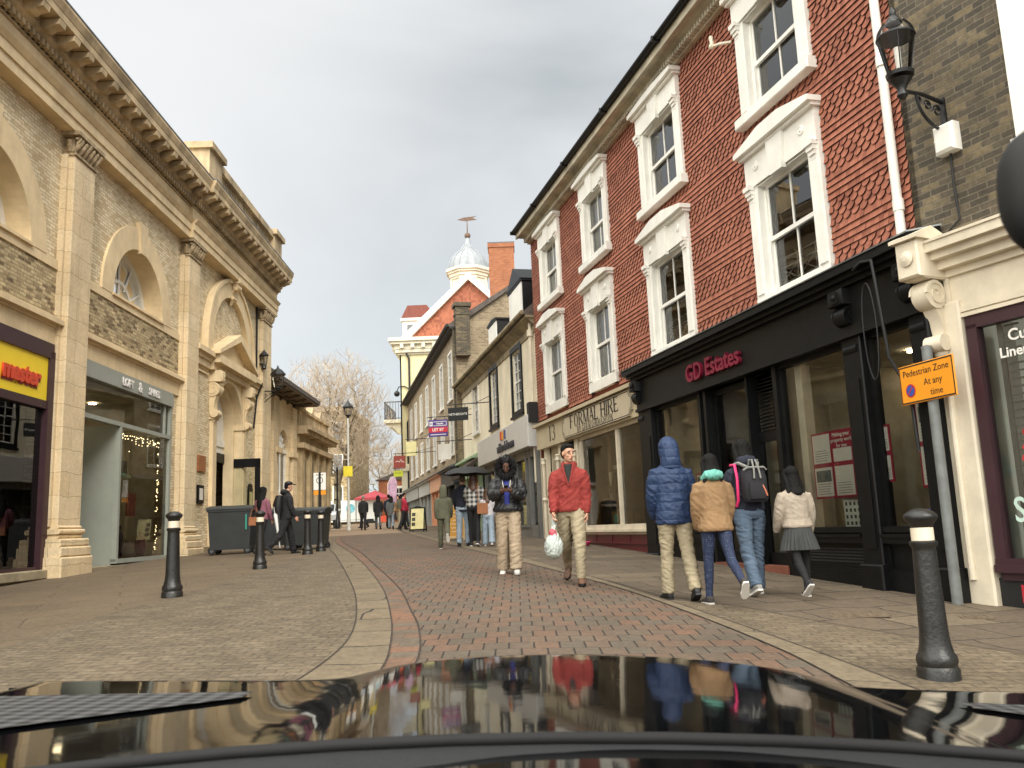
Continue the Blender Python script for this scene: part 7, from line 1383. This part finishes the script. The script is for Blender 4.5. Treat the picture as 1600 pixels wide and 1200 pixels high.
    if o_('fur'):
        q = MB(); rnd = random.Random(4); C0 = H(0, .075, .01)
        for i in range(2600):
            t = rnd.random() * 2 * PI; rr = .122 + rnd.gauss(0, .016); c = C0 + V(rr * math.cos(t), rnd.gauss(0, .03), rr * 1.15 * math.sin(t)); dn = V(math.cos(t) + rnd.gauss(0, .4), rnd.gauss(.2, .6), math.sin(t) + rnd.gauss(0, .4)).normalized(); q.tube([c, c + dn * .022, c + dn * .036 + V(0, 0, -.006)], [.006, .004, .001], 3, cap=False)
        q.tube([C0 + V(.126 * math.cos(t), -.02, .142 * math.sin(t)) for t in [2 * PI * i / 20 for i in range(21)]], .045, 8, cap=False); P(q).build('fur_trim', M('black_fur', lin((20, 18, 17)), .9), body, True, False)
    return body, dict(T=T, H=H, dz=dz, LA=LA, RA=RA, P=P, nb=nb)
KH = lambda k, c, **a: M('cloth_' + k, lin(c), .85, .14, 5, .35, 220, **a)
KHAKI = KH('khaki', (156, 144, 118)); BEIGE = KH('beige', (168, 150, 126)); JEANS = KH('jeans', (84, 101, 120)); NAVY = KH('navy', (30, 34, 48)); JBLACK = KH('black', (26, 26, 28)); OLIVE = KH('olive', (88, 88, 70)); GREYC = KH('grey', (88, 90, 90)); REDJ = KH('red', (138, 48, 42)); PLUM = KH('plum', (134, 84, 98)); WJ = KH('pale_denim', (150, 166, 180))
TAN = KH('tan', (138, 109, 76)); FLEECE = M('cloth_fleece', lin((190, 176, 158)), .95, .08, 30, .9, 160)
SHW = M('shoe_white', lin((214, 210, 202)), .6, .1); LEATH = M('boot_brown', lin((96, 68, 50)), .6, .3, 9)
def local_thing(body, mb, name, ma, label, cat, smooth=True, parts=()):
    """a separate thing carried by a person: same place and turn as the carrier"""
    o = mb.build(name, ma, None, smooth); o.location = body.location; o.rotation_euler = body.rotation_euler; o.scale = body.scale; tag(o, label, cat)
    for m2, n2, ma2 in parts: m2.build(n2, ma2, o, smooth)
    return o
# -- the four walking away on the right
person('person in a hooded royal blue padded jacket, khaki trousers and black boots, seen from behind', 1.78, 9.8, 1.76, 8, dict(lt=6, lk=4, rt=-12, rk=12, la=(8, 10, 20, 8), ra=(5, 8, 20, 4), hp=14), dict(legm=KHAKI, legs='normal', topm=quiltmat('blue_quilt', lin((24, 46, 80)), .65, .1), puff=.16, hem=.8, hood='up', hair='none', boots=True, pockets=True, wr=.008, topname='padded_jacket'), .0085)
b_, c_ = person('person in a tan jacket with mint hood and long dark hair, one foot lifted behind', 2.14, 9.36, 1.57, 6, dict(lt=8, lk=2, rt=-22, rk=34, la=(5, 9, 18, 8), ra=(5, 9, 18, 8), hp=6, slim=.94), dict(legm=checkmat('dotted_denim', lin((120, 130, 150)), lin((32, 43, 70)), 42, .8, dots=True), legs='slim', legname='leggings', topm=TAN, puff=.1, hem=.84, hair='long', nohairback=1, pockets=True, flare=.03, shoem=KH('shoe_dark', (60, 56, 54)), solem=SHW), .0085)
q = MB(); q.ell(c_['T'](0, -.1, 1.5), (.115, .07, .06), 18, 10); q.tube([c_['T'](-.1, .0, 1.46), c_['T'](-.08, -.08, 1.52), c_['T'](0, -.13, 1.53), c_['T'](.08, -.08, 1.52), c_['T'](.1, .0, 1.46)], .038, 8); fuse(c_['P'](q), 'hood', KH('mint', (104, 172, 158)), b_, .008, .008, 22, 1)
b_, c_ = person('person in a navy hooded top and blue jeans wearing a black backpack, seen from behind', 2.74, 10.2, 1.77, 10, dict(lt=-10, lk=16, rt=10, rk=3, la=(12, 9, 30, 10), ra=(12, 9, 30, 10), hp=10), dict(legm=JEANS, legs='normal', topm=NAVY, hem=.92, hood='down', hair='mid', pockets=True, puff=.04, shoem=KH('trainer_grey', (150, 148, 144)), solem=SHW), .0085)
q = MB(); T = c_['T']; q.loft([(T(0, -.21, 1.02), V(.12, 0, 0), V(0, .07, 0)), (T(0, -.21, 1.06), V(.145, 0, 0), V(0, .09, 0)), (T(0, -.21, 1.3), V(.14, 0, 0), V(0, .085, 0)), (T(0, -.2, 1.4), V(.12, 0, 0), V(0, .06, 0)), (T(0, -.19, 1.43), V(.08, 0, 0), V(0, .04, 0))], 18, 3.2); q.loft([(T(0, -.29, 1.05), V(.1, 0, 0), V(0, .03, 0)), (T(0, -.3, 1.12), V(.11, 0, 0), V(0, .035, 0)), (T(0, -.29, 1.24), V(.1, 0, 0), V(0, .025, 0))], 14, 3)
q = c_['P'](q); s1 = MB(); [s1.tube([T(s * .05, -.2, 1.42), T(s * .05, -.24, 1.5), T(s * .02, -.25, 1.5), T(s * .03, -.3, 1.38), T(s * .04, -.31, 1.28)], .011, 6) for s in (-1, 1)]; s1.tube([T(-.14, -.26, 1.38), T(-.1, -.28, 1.41), T(.1, -.28, 1.41), T(.14, -.26, 1.38)], .012, 6); [s1.tube([T(s * .06, -.2, 1.42), T(s * .12, -.1, 1.48), T(s * .13, .0, 1.47)], .02, 6) for s in (-1, 1)]
s2 = MB(); s2.tube([T(.05, -.305, 1.22), T(.07, -.335, 1.14), T(.09, -.33, 1.08)], .009, 6); local_thing(b_, q, 'backpack', KH('bag_black', (32, 32, 36)), 'black backpack with pale grey handles worn over the navy hooded top', 'backpack', True, ((c_['P'](s1), 'strap', KH('bag_grey', (130, 130, 124))), (c_['P'](s2), 'zip_cord', M('cord_orange', lin((190, 110, 80)), .6))))
q = MB(); q.tube([T(-.15, .06, 1.47), T(-.16, -.08, 1.46), T(-.17, -.14, 1.3), T(-.175, -.13, 1.05), T(-.18, -.08, .98)], .016, 6); local_thing(b_, c_['P'](q), 'bag_strap', M('hot_pink', lin((226, 50, 110)), .5), 'hot pink shoulder strap down the left side of the backpack wearer', 'strap')
person('child in a cream fleece, grey pleated skirt and black tights, seen from behind', 3.2, 9.9, 1.43, 6, dict(lt=-16, lk=30, rt=8, rk=2, la=(10, 12, 20, 0), ra=(4, 12, 14, 0), hp=10, slim=.95, hk=1.1), dict(legm=JBLACK, legs='slim', legname='tights', topm=FLEECE, puff=.12, hem=.93, flare=.02, hair='bob', skirt=M('pleat_grey', lin((58, 60, 60)), .85, .2, 6), shoem=KH('shoe_black', (40, 40, 44)), solem=SHW, pockets=True), .0085)
# -- the two walking towards the camera
b_, c_ = person('man in a red half-zip jacket, khaki trousers and brown boots walking towards the camera', .72, 11.55, 1.83, 172, dict(lt=18, lk=12, rt=-18, rk=30, la=(-2, 8, 12, 0), ra=(8, 9, 14, 0), hy=38, hp=6, curl=.8), dict(legm=KHAKI, legs='taper', topm=REDJ, hem=.9, puff=.06, flare=.01, boots=True, shoem=LEATH, hair='short', wr=.008, skin=(196, 148, 120)), .0085)
T = c_['T']; q = MB(); q.loft([(T(0, .1, 1.5), V(.05, 0, 0), V(0, .03, 0)), (T(0, .118, 1.42), V(.045, 0, 0), V(0, .03, 0)), (T(0, .132, 1.3), V(.02, 0, 0), V(0, .012, 0)), (T(0, .136, 1.24), V(.006, 0, 0), V(0, .006, 0))], 12); c_['P'](q).build('undershirt', KH('shirt_dark', (40, 44, 42)), b_, True)
q = MB(); [q.tube([T(s * .075, .06, 1.52), T(s * .062, .11, 1.46), T(s * .03, .14, 1.32), T(0, .145, 1.22)], [.018, .016, .012, .008], 6) for s in (-1, 1)]; q.ell(T(0, -.085, 1.5), (.11, .07, .06), 14, 8); c_['P'](q).build('collar', REDJ, b_, True)
# bag in his right hand
hw = c_['RA'][2] + c_['dz'] + V(0, .0, -.085); q = MB(); q.ell(hw + V(.015, .02, -.33), (.11, .1, .15), 20, 14); q.loft([(hw + V(.015, .02, -.22), V(.07, 0, 0), V(0, .06, 0)), (hw + V(.01, .01, -.12), V(.025, 0, 0), V(0, .02, 0)), (hw + V(0, 0, -.02), V(.03, 0, 0), V(0, .015, 0)), (hw + V(0, 0, .02), V(.018, 0, 0), V(0, .01, 0))], 14)
bg_ = fuse(q, 'carrier_bag', M('bag_plastic', lin((176, 184, 178)), .35, .15, 9), None, .008, .012, 24, 1); bg_.location = b_.location; bg_.rotation_euler = b_.rotation_euler; bg_.scale = b_.scale; tag(bg_, 'pale grey knotted plastic bag hanging from the hand of the man in red', 'bag')
q = MB(); q.loft([(hw + V(.015, .02, -.2), V(.055, 0, 0), V(0, .05, 0)), (hw + V(.02, .03, -.15), V(.05, 0, 0), V(0, .045, 0)), (hw + V(.01, .01, -.11), V(.026, 0, 0), V(0, .022, 0))], 12); q.build('red_lettered_top', M('bag_red', lin((180, 70, 84)), .5, .3, 20), bg_, True)
b_, c_ = person('woman in a black padded jacket with fur hood looking at her phone, beige trousers', -.14, 13.2, 1.72, 178, dict(lt=10, lk=4, rt=-6, rk=10, la=(24, 16, 88, 42), ra=(24, 16, 88, 42), hp=36, phone=1, curl=.9, slim=.95), dict(legm=BEIGE, legs='wide', topm=quiltmat('black_quilt', lin((28, 28, 30)), .5, .11), puff=.22, hem=.93, hood='up', fur=1, hair='mid', shoem=SHW, solem=SHW, wr=.009, flare=.02, topname='padded_jacket', skin=(112, 82, 68)), .0085)
T = c_['T']; q = MB(); q.loft([(T(0, .12, 1.42), V(.05, 0, 0), V(0, .03, 0)), (T(0, .145, 1.3), V(.05, 0, 0), V(0, .03, 0)), (T(0, .15, 1.1), V(.045, 0, 0), V(0, .025, 0)), (T(0, .14, 1.0), V(.04, 0, 0), V(0, .02, 0))], 12); c_['P'](q).build('blue_top', KH('cobalt', (50, 60, 140)), b_, True)
q = MB(); [q.tube([T(s * .07, .09, 1.47), T(s * .06, .15, 1.38), T(s * .05, .165, 1.3)], [.006, .007, .004], 6) for s in (-1, 1)]; c_['P'](q).build('white_lining', WHITE, b_, True)
wl2 = (c_['LA'][2] + c_['RA'][2]) / 2 + (c_['LA'][3] + c_['RA'][3]) * .035; q = MB(); ph = wl2 + c_['dz'] + V(0, .02, .03); q.bbox(-.035, .035, -.004, .004, -.07, .07, .002); q.v = [tuple(Matrix.Rotation(R(-50), 3, 'X') @ Vector(v) + ph) for v in q.v]; local_thing(b_, q, 'phone', M('phone_black', lin((20, 20, 24)), .2), 'dark mobile phone held in both hands by the woman with the fur hood', 'phone', False)
# -- left-hand pair by the bins
person('woman with long dark hair in a plum jacket and black trousers by the bins', -6.3, 21.2, 1.64, -25, dict(lt=10, rt=-14, rk=16, la=(12, 10, 60, 10), ra=(6, 8, 20, 0)), dict(legm=JBLACK, legs='slim', topm=PLUM, hem=.88, hair='long'), .012)
q = MB(); q.bbox(-.12, .12, -.05, .05, -.1, .1, .02); q.tube([(-.1, 0, .1), (-.05, 0, .3), (.05, 0, .3), (.1, 0, .1)], .01, 5); o = q.build('handbag', M('bag_tan', lin((150, 96, 60)), .6)); o.location = (-6.42, 21.0, 1.62); tag(o, 'tan handbag at the side of the woman in plum', 'handbag')
b_, c_ = person('person all in black with peaked cap and rucksack walking right past the bins', -5.72, 21.3, 1.76, -58, dict(lt=20, lk=10, rt=-20, rk=26, hp=8, slim=1.1), dict(legm=JBLACK, legs='normal', topm=JBLACK, hem=.84, hood='down', puff=.08, hair='short'), .012)
H = c_['H']; q = MB(); q.ell(H(0, -.01, .085), (.09, .1, .055), 14, 8); q.prism([(-.07, .07), (.07, .07), (.05, .16), (-.05, .16)], 'z', 0, .012); k0 = len(q.v) - 8; q.v[k0:] = [tuple(H(v[0], v[1] + .01, v[2] + .07)) for v in q.v[k0:]]; c_['P'](q).build('cap', BLACKM, b_, True)
T = c_['T']; q = MB(); q.loft([(T(0, -.22, 1.0), V(.13, 0, 0), V(0, .08, 0)), (T(0, -.23, 1.2), V(.15, 0, 0), V(0, .1, 0)), (T(0, -.2, 1.42), V(.11, 0, 0), V(0, .06, 0))], 14, 3); local_thing(b_, c_['P'](q), 'rucksack', BLACKM, 'black rucksack on the back of the person in black', 'rucksack')
q = MB(); q.tube([(0, 0, .95), (.02, .0, .9), (.12, .05, .1)], [.012, .05, .012], 8); q.tube([(0, 0, .95), (-.02, 0, 1.1)], .012, 6); o = q.build('folded_umbrella', M('umbrella_white', lin((206, 206, 204)), .6), None, True); o.location = (-5.95, 21.1, .85); tag(o, 'pale furled umbrella hanging between the plum jacket and the person in black', 'umbrella')
# -- olive child, couple under the umbrella, child in white
person('child in an olive green hooded coat and trousers walking away mid-street', -1.76, 20.6, 1.45, 4, dict(lt=8, lk=2, rt=-24, rk=48, hp=6, hk=1.1), dict(legm=OLIVE, legs='normal', topm=OLIVE, hood='up', hem=.82, puff=.1, hair='none', pockets=True, solem=SHW), .012)
b_, c_ = person('woman in a black and white checked shirt and black leggings under the umbrella', -1.06, 21.2, 1.74, -6, dict(lt=8, rt=-10, rk=12, la=(20, 10, 80, 20), ra=(10, 16, 50, -10)), dict(legm=JBLACK, legs='slim', topm=checkmat('checked_shirt', lin((190, 188, 182)), lin((48, 50, 52)), 9), hem=.94, puff=.1, hair='mid', hairm=M('brown_hair', lin((84, 58, 42)), .5, .3, 40), topname='shirt', shoem=KH('shoe_black', (40, 40, 44)), solem=SHW), .012)
T = c_['T']; q = MB(); q.loft([(T(0, 0, .88), V(.175, 0, 0), V(0, .128, 0)), (T(0, 0, .97), V(.18, 0, 0), V(0, .13, 0))], 16); c_['P'](q).build('teal_hem', KH('teal', (40, 74, 78)), b_, True)
q = MB(); q.bbox(-.13, .13, -.04, .04, -.14, .12, .02); q.tube([(-.1, 0, .1), (-.12, .02, .5), (-.1, .08, .62)], .01, 5); o = q.build('shoulder_bag', M('bag_tan'), None); o.location = (-.84, 21.0, 1.72); tag(o, 'tan leather shoulder bag against the checked shirt', 'handbag')
person('man in a dark navy coat walking left of the checked shirt, under the umbrella', -1.35, 21.5, 1.72, -4, dict(lt=-6, rt=8, la=(10, 8, 20, 0), ra=(30, 8, 90, 10)), dict(legm=WJ, legs='normal', topm=NAVY, hem=.84, hair='short', hairm=M('brown_hair')), .012)
um = thing('open_umbrella', 'open black umbrella over the woman in the checked shirt', 'umbrella', (-1.2, 21.35, 0)); q = MB(); zz = 2.74; n = 8
for k in range(n):
    a0, a1 = 2 * PI * k / n, 2 * PI * (k + 1) / n; m_ = 5; prev = None
    rows = []
    for j in range(m_ + 1): t = j / m_; r_ = .62 * math.sin(t * 1.2) / math.sin(1.2); z = zz + .02 - .2 * (1 - math.cos(t * 1.2)) / (1 - math.cos(1.2)); rows.append([(r_ * math.cos(a), r_ * math.sin(a), z + (.02 * t if i in (1,) else 0)) for i, a in enumerate((a0, (a0 + a1) / 2, a1))])
    vs = [p for r_ in rows for p in r_]; q.add(vs, [(3 * j + i, 3 * j + i + 1, 3 * j + 4 + i, 3 * j + 3 + i) for j in range(m_) for i in range(2)])
q.build('canopy', BLACKM, um, True); q = MB(); q.tube([(0, 0, 1.9), (0, 0, zz + .08)], .01, 6); [q.tube([(0, 0, zz - .22), (.55 * math.cos(a), .55 * math.sin(a), zz - .15)], .005, 4) for a in [2 * PI * k / n for k in range(n)]]; q.build('shaft', IRON, um)
person('child in a white top and pale jeans holding the hand of the woman in checks', -.72, 21.1, 1.36, 2, dict(lt=10, rt=-10, rk=10, la=(30, 16, 60, 0), hk=1.1), dict(legm=WJ, legs='wide', topm=KH('white_top', (206, 200, 204)), hem=.92, puff=.06, hair='mid', hairm=M('brown_hair'), shoem=SHW, solem=SHW), .012)
# -- distant walkers
FARP = [(-8.05, 45, 1.74, 4, JBLACK, JBLACK, .82, 'short', 'man in a black coat and dark trousers, farthest left of the distant walkers'), (-7.35, 45.5, 1.72, 10, GREYC, JBLACK, .62, 'bob', 'person in a long dark coat right of the man in the black coat'),
        (-6.95, 46.5, 1.76, -4, JBLACK, NAVY, .8, 'short', 'tall person in navy behind the long dark coat'), (-6.45, 44, 1.62, 6, WJ, GREYC, .66, 'bob', 'woman in a long grey padded coat over pale jeans'),
        (-6.2, 47.5, 1.6, 30, JBLACK, KH('maroon', (100, 36, 48)), .8, 'bob', 'short person in maroon just beyond the grey padded coat'), (-5.35, 40.5, 1.68, -60, JBLACK, KH('crimson', (170, 40, 62)), .86, 'short', 'person in a crimson jacket walking right with a dark rucksack'),
        (-9.3, 52, 1.7, 90, JBLACK, JBLACK, .84, 'short', 'person in black walking beside the foot of the large tree'), (-5.9, 43, 1.6, 150, KHAKI, TAN, .9, 'bob', 'person in pale patterned clothes standing by the shopfronts')]
for k, (x, y, h, rz, lm, tm, hem, hr, lb) in enumerate(FARP):
    b_, c_ = person(lb, x, y, h, rz, dict(lt=12, rt=-12, rk=14, hp=6), dict(legm=lm, legs='normal', topm=tm, hem=hem, hair=hr, puff=.12 if hem < .8 else .05, hairm=M('grey_hair', lin((130, 124, 118)), .6, .3, 30) if k == 0 else HAIRD), .022, group=None)
    if k == 5: T = c_['T']; q = MB(); q.loft([(T(0, -.22, 1.0), V(.14, 0, 0), V(0, .09, 0)), (T(0, -.23, 1.25), V(.15, 0, 0), V(0, .1, 0)), (T(0, -.2, 1.45), V(.11, 0, 0), V(0, .06, 0))], 14, 3); local_thing(b_, c_['P'](q), 'rucksack', OLIVE, 'dark green rucksack on the person in crimson', 'rucksack')
    if k == 3: q = MB(); q.bbox(-.14, .14, -.05, .05, 0, .32, .02); q.tube([(-.06, 0, .3), (0, 0, .48), (.06, 0, .3)], .01, 5); o = q.build('carrier_bag', M('bag_orange', lin((226, 96, 66)), .5)); o.location = (x - .38, y, ground(x, y) + .35); tag(o, 'orange carrier bag carried by the woman in the grey coat', 'bag')
